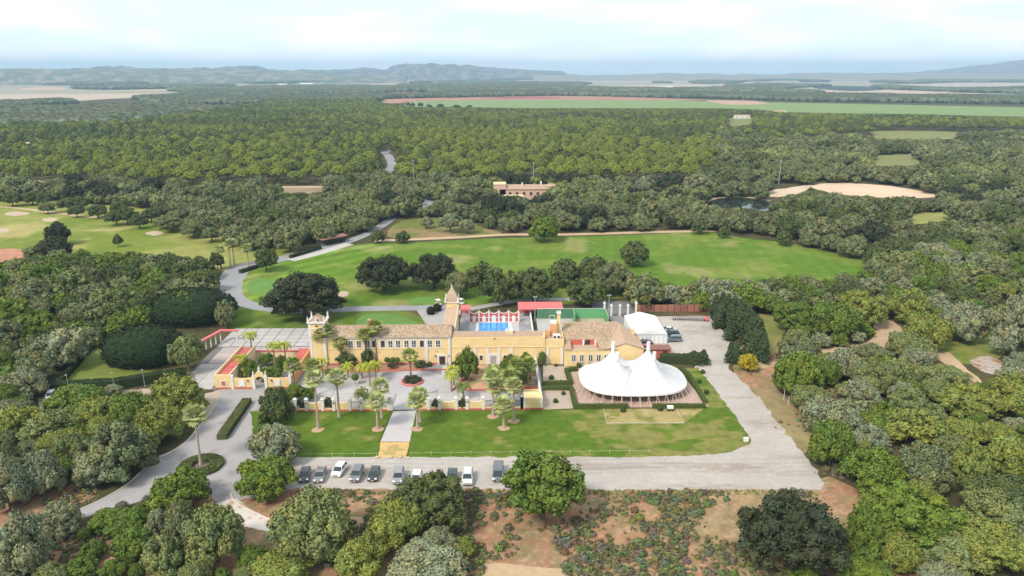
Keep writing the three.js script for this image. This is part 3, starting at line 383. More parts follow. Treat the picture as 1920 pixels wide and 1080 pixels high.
// leafy skin over an ellipsoid, or a box run (clipped hedges, topiary)
function clippedDome(seed, rx, h, rz, n, leaf) {
  const r = rng(seed), L = new Leaves(); L.blob([0, h * 0.42, 0], rx * 0.88, h * 0.5, rz * 0.88, 3, r, [0.9, 0.9, 0.9], 0.05);
  for (let i = 0; i < n; i++) { const v = r() * 1.75 - 0.75, w = r() * 6.283, s = Math.sqrt(Math.max(0, 1 - v * v)), o = [Math.cos(w) * s, v, Math.sin(w) * s], k = 0.88 + 0.05 * r() + 0.12 * vnoise(w * 5.1 + 3, v * 9) + 0.07 * vnoise(w * 13, v * 23); L.leaf([o[0] * rx * k, h * 0.42 + o[1] * h * 0.57 * k, o[2] * rz * k], o, leaf * (0.7 + 0.6 * r()), r, mul3(tint(r, 0.2, 0.12), 1)); }
  return L.build();
}
function hedgeRun(seed, pts, w, h, per = 60, leaf = 0.16) {      // pts relative to the hedge's own origin
  const r = rng(seed), L = new Leaves();
  for (let i = 0; i + 1 < pts.length; i++) {
    const [x0, z0] = pts[i], [x1, z1] = pts[i + 1], len = Math.hypot(x1 - x0, z1 - z0), ux = (x1 - x0) / len, uz = (z1 - z0) / len, vx = -uz, vz = ux, c = [0.9, 0.9, 0.9], hw = w / 2 * 0.94, hh = h * 0.96, e = hw * (i ? 0.0 : 0.6);
    const C = (s, t, y) => [x0 + ux * s + vx * t, y, z0 + uz * s + vz * t], s0 = -e, s1 = len + (i + 2 < pts.length ? hw : e);
    const q = (a, b, d, f, n) => { L.tri(a, b, d, n, c); L.tri(a, d, f, n, c); };
    q(C(s0, -hw, hh), C(s0, hw, hh), C(s1, hw, hh), C(s1, -hw, hh), [0, 1, 0]); q(C(s0, -hw, 0), C(s1, -hw, 0), C(s1, -hw, hh), C(s0, -hw, hh), [-vx, 0, -vz]); q(C(s0, hw, 0), C(s1, hw, 0), C(s1, hw, hh), C(s0, hw, hh), [vx, 0, vz]);
    q(C(s0, -hw, 0), C(s0, hw, 0), C(s0, hw, hh), C(s0, -hw, hh), [-ux, 0, -uz]); q(C(s1, -hw, 0), C(s1, hw, 0), C(s1, hw, hh), C(s1, -hw, hh), [ux, 0, uz]);
    const N = Math.ceil(len * (w + 2 * h) * per);
    for (let k = 0; k < N; k++) {
      const s = s0 + r() * (s1 - s0), f = r() * (w + 2 * h), t = tint(r, 0.22, 0.14), j = (fbm(s * 1.3 + seed, f * 1.3, 2) - 0.5) * 0.22;
      if (f < w) L.leaf(C(s, f - w / 2, h + j), [0, 1, 0], leaf * (0.7 + 0.6 * r()), r, t); else { const sd = f < w + h ? 1 : -1, y = (f - w) % h; L.leaf(C(s, sd * (w / 2 + j * 0.6), y), [vx * sd, 0.15, vz * sd], leaf * (0.7 + 0.6 * r()), r, t); }
    }
  }
  return L.build();
}
function fanPalm(h, seed, sc = 1, girth = 1) {      // Washingtonia-like: [trunk, crown, skirt] geometries
  const r = rng(seed), T = [], crown = new Leaves(), skirt = new Leaves();
  const prof = []; for (let i = 0; i <= 12; i++) { const f = i / 12; prof.push(new THREE.Vector2(girth * 0.42 * (1 - 0.45 * f) + 0.16 * Math.exp(-f * 9) + (i % 2 ? 0.025 : 0), f * h)); }
  T.push(new THREE.LatheGeometry(prof, 9));
  const fan = (L, az, el, len, rad, cols) => {
    const d = [Math.cos(az) * Math.cos(el), Math.sin(el), Math.sin(az) * Math.cos(el)], s = [-Math.sin(az), 0, Math.cos(az)], o = [d[0] * len, h + d[1] * len, d[2] * len], u = [s[1] * d[2] - s[2] * d[1], s[2] * d[0] - s[0] * d[2], s[0] * d[1] - s[1] * d[0]], k = u[1] < 0 ? -1 : 1, nn = [u[0] * k, u[1] * k, u[2] * k];
    L.tri([s[0] * 0.04, h, s[2] * 0.04], [-s[0] * 0.04, h, -s[2] * 0.04], o, nn, cols);
    const N = 11; for (let i = 0; i < N; i++) {
      const a = ((i + 0.5) / N - 0.5) * 3.6 + (r() - 0.5) * 0.1, ca = Math.cos(a), sa = Math.sin(a), e = [d[0] * ca + s[0] * sa, d[1] * ca + s[1] * sa - 0.2 - 0.2 * Math.max(0, -el), d[2] * ca + s[2] * sa], rr = rad * (0.85 + 0.25 * r()), b = 0.13 * rad;
      const w = [-d[0] * sa + s[0] * ca, -d[1] * sa + s[1] * ca, -d[2] * sa + s[2] * ca], m = [o[0] + e[0] * rr * 0.45, o[1] + e[1] * rr * 0.3, o[2] + e[2] * rr * 0.45], g = 0.8 + 0.4 * r();
      L.tri(o, [m[0] + w[0] * b, m[1] + w[1] * b, m[2] + w[2] * b], [o[0] + e[0] * rr, o[1] + e[1] * rr, o[2] + e[2] * rr], nn, mul3(cols, g));
      L.tri(o, [m[0] - w[0] * b, m[1] - w[1] * b, m[2] - w[2] * b], [o[0] + e[0] * rr, o[1] + e[1] * rr, o[2] + e[2] * rr], nn, mul3(cols, g * 0.92));
    }
  };
  for (let i = 0; i < 28; i++) { const f = i / 28, t = tint(r, 0.15, 0.12); fan(crown, i * 2.39996, 1.3 - f * 1.75 + (r() - 0.5) * 0.2, (0.85 + 0.4 * r()) * sc, 0.95 * sc, t); }
  for (let i = 0; i < 9; i++) fan(skirt, i * 2.39996, -0.8 - r() * 0.4, (0.5 + 0.3 * r()) * sc, 0.6 * sc, tint(r, 0.2, 0.1));
  return [merged(T), crown.build(), skirt.build()];
}
function featherPalm(h, seed, sc = 1) {
  const r = rng(seed), crown = new Leaves(), prof = []; for (let i = 0; i <= 10; i++) { const f = i / 10; prof.push(new THREE.Vector2(0.2 * (1 - 0.35 * f) + 0.06 * Math.exp(-f * 8), f * h)); }
  const N = 15; for (let i = 0; i < N; i++) {
    const az = i * 2.39996 + r() * 0.4, el0 = 1.25 - 1.0 * (i / N), len = (2.3 + 0.7 * r()) * sc, t = tint(r, 0.16, 0.16); let p = [0, h, 0], el = el0; const ca = Math.cos(az), sa = Math.sin(az), s = [-sa, 0, ca];
    for (let k = 0; k < 11; k++) {
      const st = len / 11, d = [ca * Math.cos(el), Math.sin(el), sa * Math.cos(el)], q = [p[0] + d[0] * st, p[1] + d[1] * st, p[2] + d[2] * st], up = [-ca * Math.sin(el), Math.cos(el), -sa * Math.sin(el)], w = 0.55 * sc * Math.sin(0.35 + (k / 11) * 2.5);
      for (const sd of [-1, 1]) for (let m = 0; m < 2; m++) { const b = mix3(p, q, m * 0.5), b2 = mix3(p, q, m * 0.5 + 0.55), e = [b[0] + s[0] * sd * w + d[0] * w * 0.5, b[1] + d[1] * w * 0.5 - w * (0.45 + 0.3 * r()), b[2] + s[2] * sd * w + d[2] * w * 0.5]; crown.tri(b, b2, e, up, mul3(t, 0.8 + 0.4 * r())); }
      p = q; el -= 0.19 + 0.03 * k * 0.6;
    }
  }
  return [new THREE.LatheGeometry(prof, 8), crown.build()];
}

// ================================================================ building materials
function plaster(rgb, v = 0.18) { const t = texture(256, 256, (i, j) => mul3(rgb, 1 - v + v * 1.2 * fbm(i * 0.02, j * 0.02, 4) + 0.05 * (vnoise(i * 0.5, j * 0.5) - 0.5))); t.wrapS = t.wrapT = THREE.RepeatWrapping; return new THREE.MeshStandardMaterial({ map: t, roughness: 0.92 }); }
const YEL = plaster([0.78, 0.595, 0.305]), CREAM = plaster([0.72, 0.57, 0.37]), WHITE = plaster([0.70, 0.68, 0.66], 0.08), ORANGE = plaster([0.66, 0.36, 0.16]), REDW = plaster([0.52, 0.125, 0.11], 0.2), REDB = plaster([0.52, 0.13, 0.10], 0.18);
const GLASS = new THREE.MeshPhysicalMaterial({ color: new THREE.Color().setRGB(0.05, 0.06, 0.075), roughness: 0.08, ior: 1.5 }), SHUT = std([0.055, 0.03, 0.022], 0.6), DARK = std([0.03, 0.03, 0.032], 0.6), IRON = std([0.035, 0.035, 0.035], 0.55), GREYM = std([0.42, 0.44, 0.46], 0.45, { metalness: 0.4 }), STEEL = std([0.6, 0.62, 0.64], 0.4, { metalness: 0.6 }), REDMETAL = std([0.60, 0.15, 0.15], 0.6), PVC = std([0.74, 0.74, 0.75], 0.5);
const tileTex = texture(512, 512, (i, j) => { const a = Math.floor(i / 8), b = Math.floor(j / 14), q = lattice[((b & 63) << 8) + (a & 63)], w = lattice[(((b & 63) + 90) << 8) + (a & 63) + 70]; const base = mix3(mix3([0.37, 0.245, 0.155], [0.50, 0.405, 0.30], q), [0.22, 0.155, 0.105], w > 0.8 ? 0.6 : 0); return mul3(base, 0.85 + 0.2 * vnoise(i * 0.3, j * 0.3)); });
tileTex.wrapS = tileTex.wrapT = THREE.RepeatWrapping;
const TILE = new THREE.MeshStandardMaterial({ map: tileTex, roughness: 0.9 });
const tile2 = texture(512, 512, (i, j) => { const a = Math.floor(i / 8), b = Math.floor(j / 14), q = lattice[((b & 63) << 8) + (a & 63) + 40]; return mul3(mix3([0.40, 0.275, 0.20], [0.46, 0.345, 0.255], q), 0.88 + 0.2 * vnoise(i * 0.3, j * 0.3)); });
tile2.wrapS = tile2.wrapT = THREE.RepeatWrapping;
const TILE2 = new THREE.MeshStandardMaterial({ map: tile2, roughness: 0.9 });

// barrel-tile roof plane: real ridges of rounded tiles running down from the upper to the lower edge. a,b: lower edge, c,d: upper edge (d above a)
function tilePlane(a, b, c, d, pitch = 0.30) {
  const A = new THREE.Vector3(...a), B = new THREE.Vector3(...b), C = new THREE.Vector3(...c), D = new THREE.Vector3(...d), n = B.clone().sub(A).cross(D.clone().sub(A)).normalize(); if (n.y < 0) n.negate();
  const len = Math.max(A.distanceTo(B), D.distanceTo(C)), k = Math.max(2, Math.round(len / pitch)) * 4, rows = Math.max(2, Math.round(A.distanceTo(D) / 0.42)), pos = [], uv = [], idx = [], P = new THREE.Vector3(), Q = new THREE.Vector3();
  for (let j = 0; j <= rows; j++) for (const lip of j && j < rows ? [0, 1] : [0]) for (let i = 0; i <= k; i++) { P.lerpVectors(A, B, i / k); Q.lerpVectors(D, C, i / k); P.lerp(Q, j / rows); const h = 0.05 * [0, 1, 1, 0][i % 4] + (lip ? 0.035 : 0) - 0.0; P.addScaledVector(n, h + (j === 0 ? 0.03 : 0)); pos.push(P.x, P.y, P.z); uv.push((i / k) * len / 19.2 * (0.3 / pitch), (j / rows) * A.distanceTo(D) / 15.4); }
  const lines = pos.length / 3 / (k + 1); for (let j = 0; j + 1 < lines; j++) for (let i = 0; i < k; i++) { const o = j * (k + 1) + i; idx.push(o, o + 1, o + k + 2, o, o + k + 2, o + k + 1); }
  const g = new THREE.BufferGeometry(); g.setAttribute('position', new THREE.Float32BufferAttribute(pos, 3)); g.setAttribute('uv', new THREE.Float32BufferAttribute(uv, 2)); g.setIndex(idx); const q = g.toNonIndexed(); q.computeVertexNormals(); return q;
}
function house(name, label, category, x, z, group) { return thing(name, label, category, x, 0, z, 0, group); }
function uvMetres(g, s = 6) { const q = g.index ? g.toNonIndexed() : g, P = q.attributes.position, N = q.attributes.normal, uv = new Float32Array(P.count * 2); for (let i = 0; i < P.count; i++) { const ax = Math.abs(N.getX(i)), ay = Math.abs(N.getY(i)); uv[2 * i] = (ax > 0.7 ? P.getZ(i) : P.getX(i)) / s; uv[2 * i + 1] = (ay > 0.7 ? P.getZ(i) : P.getY(i)) / s; } q.setAttribute('uv', new THREE.BufferAttribute(uv, 2)); return q; }
// box by world extents under a group (or under a part that sits at the group's origin)
function blk(g, name, x0, x1, y0, y1, z0, z1, mat, root = g) { const b = uvMetres(boxG(x1 - x0, y1 - y0, z1 - z0, (x0 + x1) / 2, (y0 + y1) / 2, (z0 + z1) / 2)); b.translate(-root.position.x, -root.position.y, -root.position.z); return part(g, name, b, mat); }
function geo(g, name, geom, mat, root = g) { const q = plain(geom); q.translate(-root.position.x, -root.position.y, -root.position.z); return part(g, name, q, mat); }
function poly3(list) { const pos = []; for (const f of list) for (let i = 1; i + 1 < f.length; i++) pos.push(...f[0], ...f[i], ...f[i + 1]); const g = new THREE.BufferGeometry(); g.setAttribute('position', new THREE.Float32BufferAttribute(pos, 3)); g.computeVertexNormals(); return uvMetres(g); }
// a sash window set in the front (south) wall at plane z
function windowIn(g, x, y, z, w, h, o = {}) {
  const f = blk(g, 'window', x - w / 2 - 0.28, x + w / 2 + 0.28, y - 0.22, y + h + 0.28, z - 0.05, z + 0.06, WHITE);
  if (o.shut) { blk(f, 'shutter', x - w / 2, x, y, y + h, z + 0.03, z + 0.10, SHUT, g); blk(f, 'shutter', x + 0.015, x + w / 2, y, y + h, z + 0.03, z + 0.10, SHUT, g); return f; }
  blk(f, 'pane', x - w / 2, x + w / 2, y, y + h, z + 0.02, z + 0.075, GLASS, g);
  blk(f, 'mullion', x - 0.05, x + 0.05, y, y + h, z + 0.08, z + 0.11, WHITE, g); blk(f, 'transom', x - w / 2, x + w / 2, y + h * 0.3, y + h * 0.3 + 0.08, z + 0.08, z + 0.112, WHITE, g);
  if (o.bars) for (let k = -1; k <= 1; k++) blk(f, 'bar', x + k * w * 0.3 - 0.02, x + k * w * 0.3 + 0.02, y, y + h, z + 0.12, z + 0.15, IRON, g);
  return f;
}
function finial(s = 1) { return new THREE.LatheGeometry([[0.0, 1.25], [0.07, 1.1], [0.05, 0.95], [0.17, 0.75], [0.2, 0.55], [0.1, 0.4], [0.12, 0.3], [0.24, 0.22], [0.24, 0]].reverse().map(([a, b]) => new THREE.Vector2(a * s, b * s)), 8); }

// ---------------------------------------------------------------- long two-storey west wing
const FZ = -171;
{
  const g = house('villa_wing', 'long two-storey yellow wing with mottled tile roof and a row of white-framed windows', 'building', -28, FZ);
  blk(g, 'wall', -46.2, -11.6, 0, 7.3, FZ - 7.4, FZ, YEL);
  blk(g, 'plinth', -46.2, -11.6, 0, 0.5, FZ, FZ + 0.06, REDW);
  blk(g, 'string_course', -46.2, -11.6, 4.22, 4.34, FZ, FZ + 0.1, CREAM);
  blk(g, 'cornice', -46.3, -11.5, 7.12, 7.36, FZ, FZ + 0.28, WHITE);
  const rf = geo(g, 'roof', tilePlane([-46.4, 7.42, FZ + 0.45], [-11.4, 7.42, FZ + 0.45], [-11.4, 9.15, FZ - 3.7], [-46.4, 9.15, FZ - 3.7]), TILE);
  geo(rf, 'rear_slope', tilePlane([-11.4, 7.42, FZ - 7.8], [-46.4, 7.42, FZ - 7.8], [-46.4, 9.15, FZ - 3.7], [-11.4, 9.15, FZ - 3.7]), TILE, g);
  geo(rf, 'ridge', barG([-46.4, 9.2, FZ - 3.7], [-11.4, 9.2, FZ - 3.7], 0.14, 8), TILE, g);
  const ch = blk(rf, 'chimney', -32.6, -31.7, 8.4, 10.3, FZ - 4.8, FZ - 4, REDB, g); blk(rf, 'chimney_cap', -32.75, -31.55, 10.3, 10.45, FZ - 4.95, FZ - 3.85, TILE2, g);
  const wx = [[-36.4,5.6],[-34.4,5.6],[-32.3,5.6],[-30.6,5.6],[-28.5,5.6],[-26.6,5.5],[-24.7,5.5],[-22.6,5.5],[-20.8,5.5],[-18.8,5.5],[-16.8,5.5],[-14.8,5.4]];
  wx.forEach(([x], i) => windowIn(g, x, 4.75, FZ, 0.98, 1.65, { shut: [3, 4, 9].includes(i) }));
  for (const [x] of [[-17.7,3.3],[-12,3.3],[-42.7,3.5]]) blk(g, 'pilaster', x - 0.3, x + 0.3, 0.0, 7.1, FZ + 0.02, FZ + 0.14, WHITE);
  const dx = -13.85, d = blk(g, 'doorway', dx - 1.15, dx + 1.15, 0, 2.75, FZ, FZ + 0.12, WHITE); blk(d, 'door', dx - 0.75, dx + 0.75, 0.02, 2.2, FZ + 0.1, FZ + 0.16, SHUT, g); blk(d, 'door_rail', dx - 0.03, dx + 0.03, 0.02, 2.2, FZ + 0.16, FZ + 0.19, DARK, g);
  for (const k of [-1, 1]) blk(g, 'wall_lantern', dx + k * 1.7 - 0.1, dx + k * 1.7 + 0.1, 2.1, 2.55, FZ + 0.1, FZ + 0.32, IRON);
  for (const x of [-29.6, -29.2, -17.4, -17, -15.4, -15]) blk(g, 'vent', x - 0.09, x + 0.09, 3.3, 3.5, FZ, FZ + 0.03, DARK);
}
{ // corner tower
  const g = house('corner_tower', 'square yellow corner tower with small tiled roof and white urn pinnacles', 'tower', -44.4, FZ - 1.9);
  const x0 = -46.4, x1 = -42.5, z1 = FZ + 0.35, z0 = z1 - 3.9;
  blk(g, 'wall', x0, x1, 0, 11.2, z0, z1, YEL);
  for (const x of [x0 + 0.25, x1 - 0.25]) blk(g, 'quoin', x - 0.32, x + 0.32, 0, 11.2, z1 - 0.1, z1 + 0.06, WHITE);
  blk(g, 'cornice', x0 - 0.3, x1 + 0.3, 11.2, 11.55, z0 - 0.3, z1 + 0.3, WHITE); blk(g, 'band', x0 - 0.12, x1 + 0.12, 9.7, 9.9, z0 - 0.12, z1 + 0.12, WHITE);
  blk(g, 'vent', -44.8, -44.0, 10.35, 10.65, z1, z1 + 0.05, DARK);
  const cx = (x0 + x1) / 2, cz = (z0 + z1) / 2, q = 1.75, rf = new THREE.Group(); rf.name = 'roof'; g.add(rf);
  for (const [a, b] of [[[-q, q], [q, q]], [[q, q], [q, -q]], [[q, -q], [-q, -q]], [[-q, -q], [-q, q]]]) geo(rf, 'roof_slope', tilePlane([cx + a[0], 11.58, cz + a[1]], [cx + b[0], 11.58, cz + b[1]], [cx + b[0] * 0.05, 13.1, cz + b[1] * 0.05], [cx + a[0] * 0.05, 13.1, cz + a[1] * 0.05]), TILE, g);
  for (const [a, b] of [[-1, -1], [1, -1], [1, 1], [-1, 1], [0, 1]]) { const f = finial(1.25); f.translate(cx + a * 2.0, 11.55, cz + b * 2.0); geo(g, 'pinnacle', f, WHITE); }
}
{ // narrow rear wing with belfry
  const g = house('belfry_wing', 'narrow tiled rear wing ending in a belfry with pointed roof', 'building', -12.6, -186);
  const x0 = -14.4, x1 = -10.9, z0 = -197, z1 = -178.6;
  blk(g, 'wall', x0 + 0.2, x1 - 0.2, 0, 6.6, z0, z1, CREAM);
  geo(g, 'roof', tilePlane([x0, 6.75, z0], [x0, 6.75, z1 + 3.4], [x1, 7.5, z1 + 3.4], [x1, 7.5, z0]), TILE2);
  blk(g, 'parapet', x1 - 0.12, x1 + 0.12, 6.2, 7.62, z0, z1 + 3.4, CREAM);
  for (let k = 0; k < 7; k++) blk(g, 'post', x0 - 0.5, x0 - 0.3, 0, 1.1, z1 - 1 - k * 2.4, z1 - 0.8 - k * 2.4, GREYM);
  const cx = -12.75, cz = -197.6, b = new THREE.Group(); b.name = 'belfry'; g.add(b);
  blk(b, 'belfry_wall', cx - 1.6, cx + 1.6, 0, 8.3, cz - 1.6, cz + 1.6, YEL, g); blk(b, 'belfry_cornice', cx - 1.85, cx + 1.85, 8.3, 8.55, cz - 1.85, cz + 1.85, WHITE, g);
  const pr = [[1.75, 8.55], [1.7, 9.0], [1.5, 9.8], [1.15, 10.7], [0.6, 11.5], [0.12, 12.1]]; const fl = []; for (let k = 0; k + 1 < pr.length; k++) for (let s = 0; s < 4; s++) { const c = (rr, y, i) => [cx + rr * [1, 1, -1, -1][i % 4], y, cz + rr * [1, -1, -1, 1][i % 4]]; fl.push([c(pr[k][0], pr[k][1], s), c(pr[k][0], pr[k][1], s + 1), c(pr[k + 1][0], pr[k + 1][1], s + 1), c(pr[k + 1][0], pr[k + 1][1], s)]); }
  geo(b, 'belfry_roof', poly3(fl), TILE2, g);
  for (const [a, c] of [[-1, -1], [1, -1], [1, 1], [-1, 1]]) { const f = finial(1.4); f.translate(cx + a * 1.75, 8.5, cz + c * 1.75); geo(b, 'pinnacle', f, WHITE, g); }
  { const f = finial(1.1); f.translate(cx, 12.0, cz); geo(b, 'finial', f, WHITE, g); }
}
{ // plain central block with high parapet
  const g = house('central_block', 'plain yellow central block with high parapet and white pilasters below', 'building', 2.5, FZ);
  blk(g, 'wall', -11.5, 11.9, 0, 7.15, FZ - 2.9, FZ, YEL); blk(g, 'return_wall', 12.0, 16.5, 0, 6.0, FZ - 6, FZ + 0.5, YEL); blk(g, 'roof_room', 12.1, 16.3, 6.0, 6.1, FZ - 5.8, FZ, TILE2);
  blk(g, 'string_course', -11.5, 12.0, 4.45, 4.6, FZ, FZ + 0.14, CREAM); blk(g, 'string_course', 12, 16.5, 4.45, 4.6, FZ + 0.5, FZ + 0.64, CREAM);
  geo(g, 'coping', tilePlane([-11.5, 7.2, FZ - 0.3], [11.2, 7.2, FZ - 0.3], [11.2, 7.75, FZ - 2.8], [-11.5, 7.75, FZ - 2.8]), TILE2);
  blk(g, 'chimney', 2.0, 3.9, 7.2, 8.2, FZ - 2.2, FZ - 1.2, CREAM); for (const x of [2.3, 3.6]) blk(g, 'chimney_pot', x - 0.25, x + 0.25, 8.2, 8.7, FZ - 2, FZ - 1.5, WHITE);
  for (const [x] of [[-5.6,3.2],[-2.5,3.2],[0.4,3.2],[3.5,3.2]]) blk(g, 'pilaster', x - 0.33, x + 0.33, 0, 4.4, FZ + 0.01, FZ + 0.16, WHITE);
  for (const x of [12.5, 16.1]) blk(g, 'pilaster', x - 0.33, x + 0.33, 0, 4.4, FZ + 0.51, FZ + 0.66, WHITE);
  for (const [x] of [[-4.1,2.1],[1.9,2]]) windowIn(g, x, 1.1, FZ, 0.7, 1.2, { shut: true });
  const dx = [[-1.1,2.1]][0][0], d = blk(g, 'portal', dx - 1.15, dx + 1.15, 0, 2.9, FZ, FZ + 0.14, WHITE); blk(d, 'door', dx - 0.75, dx + 0.75, 0.02, 2.3, FZ + 0.1, FZ + 0.18, GREYM, g);
  blk(g, 'wall_vent', -1, -0.5, 6.6, 6.85, FZ, FZ + 0.05, DARK);
  blk(g, 'parapet', 12.0, 16.5, 6.0, 6.7, FZ + 0.3, FZ + 0.52, YEL); blk(g, 'parapet', 16.28, 16.5, 6.0, 6.9, FZ - 6, FZ + 0.28, YEL);
  blk(g, 'roof_wall', 12.1, 13.2, 6.1, 7.9, FZ - 3.2, FZ - 2.7, ORANGE); blk(g, 'roof_wall', 13.4, 15, 6.1, 9.2, FZ - 4.6, FZ - 3.4, ORANGE); blk(g, 'chimney_stack', 15.2, 16.0, 6.1, 11.6, FZ - 5.4, FZ - 4.6, YEL); blk(g, 'stack_cap', 15.05, 16.15, 11.6, 11.95, FZ - 5.55, FZ - 4.45, WHITE); for (const k of [0, 1]) blk(g, 'stack_fin', 15.15 + k * 0.65, 15.4 + k * 0.65, 11.95, 12.3, FZ - 5.2, FZ - 4.8, WHITE);
  const ac = blk(g, 'condenser_unit', 13.9, 15.8, 6.15, 7.4, FZ - 1.6, FZ - 0.8, PVC); for (const k of [0, 1]) { const c = new THREE.CylinderGeometry(0.33, 0.33, 0.06, 14); c.rotateX(Math.PI / 2); c.translate(14.35 + k * 0.95, 6.75, FZ - 0.77); geo(ac, 'fan', c, DARK, g); }
  blk(g, 'roof_tank', 13.4, 14.9, 9.25, 10.0, FZ - 4.5, FZ - 3.5, PVC);
}
{ // tiled east wing: long roof with recessed loggia, and a gabled end
  const g = house('restaurant_wing', 'low yellow wing with broad tile roofs, red loggia recess and gabled end', 'building', 26, FZ);
  const z = FZ + 2;
  blk(g, 'wall', 16.6, 36.2, 0, 4.35, z - 10.5, z, YEL); blk(g, 'string_course', 16.6, 29.2, 4.2, 4.4, z, z + 0.12, CREAM);
  const eave = (x0, x1) => [[x0, 4.5, z + 0.35], [x1, 4.5, z + 0.35]], up = (x, f) => [x, 4.5 + 3.2 * f, z + 0.35 - 11.5 * f], rf = new THREE.Group(); rf.name = 'roof'; g.add(rf);
  geo(rf, 'roof_slope', tilePlane(up(16.6, 0.35), up(29.5, 0.35), up(31.5, 1), up(16.6, 1)), TILE, g);
  geo(rf, 'roof_slope', tilePlane(...eave(16.6, 18.4), up(18.4, 0.35), up(16.6, 0.35)), TILE, g); geo(rf, 'roof_slope', tilePlane(...eave(24.9, 29.5), up(29.5, 0.35), up(24.9, 0.35)), TILE, g);
  geo(rf, 'rear_slope', tilePlane([31.5, 5.5, z - 17], [16.6, 5.5, z - 17], up(16.6, 1), up(31.5, 1)), TILE, g);
  geo(rf, 'ridge', barG(up(16.6, 1), up(31.5, 1), 0.15, 8), TILE2, g);
  const lo = new THREE.Group(); lo.name = 'loggia'; g.add(lo);
  blk(lo, 'loggia_floor', 18.4, 24.9, 4.36, 4.4, z - 3.7, z, TILE2, g); blk(lo, 'loggia_wall', 18.4, 24.9, 4.4, 5.75, z - 3.72, z - 3.55, REDB, g); blk(lo, 'loggia_side', 18.3, 18.42, 4.4, 5.3, z - 3.6, z - 0.2, REDB, g); blk(lo, 'loggia_side', 24.88, 25.0, 4.4, 5.3, z - 3.6, z - 0.2, REDB, g);
  for (const x of [21.6, 24.6]) blk(lo, 'loggia_post', x - 0.22, x + 0.22, 4.4, 5.75, z - 3.4, z - 3.0, WHITE, g); blk(lo, 'loggia_door', 22.2, 23.3, 4.4, 5.7, z - 3.54, z - 3.5, DARK, g);
  const ax = 31.6, ah = 6.15, e0 = 27.2, e1 = 36.5, rid = [[ax, ah, z + 0.3], [ax, 7.6, z - 11.5]];
  geo(g, 'gable', poly3([[[e0, 4.35, z + 0.01], [e1 - 0.3, 4.35, z + 0.01], [ax, ah - 0.1, z + 0.01]], [[28.6, 0, z + 0.02], [e1 - 0.3, 0, z + 0.02], [e1 - 0.3, 4.35, z + 0.02], [28.6, 4.35, z + 0.02]]]), YEL);
  geo(rf, 'roof_slope', tilePlane([e0 - 0.6, 4.45, z + 0.3], [e0 - 0.6 + 3.6, 7.1, z - 11.5], rid[1], rid[0]), TILE2, g); geo(rf, 'roof_slope', tilePlane([e1, 4.45, z - 11.5], [e1, 4.45, z + 0.3], rid[0], rid[1]), TILE2, g);
  blk(g, 'chimney', 34.6, 35.4, 4.4, 6.7, z - 9, z - 8, YEL);
  [[18.9,2.3],[20.9,2.2],[23.1,2.2],[25.1,2.2],[27,2.2]].forEach(([x], i) => { const f = blk(g, 'window', x - 0.62, x + 0.62, 1.2, 3.2, z, z + 0.08, WHITE); blk(f, 'pane', x - 0.42, x - 0.1, 1.4, 3.05, z + 0.06, z + 0.1, GLASS, g); blk(f, 'pane', x + 0.1, x + 0.42, 1.4, 3.05, z + 0.06, z + 0.1, GLASS, g); if (i === 1) blk(f, 'door_leaf', x - 0.45, x + 0.45, 0.1, 1.2, z + 0.02, z + 0.07, GREYM, g); });
}
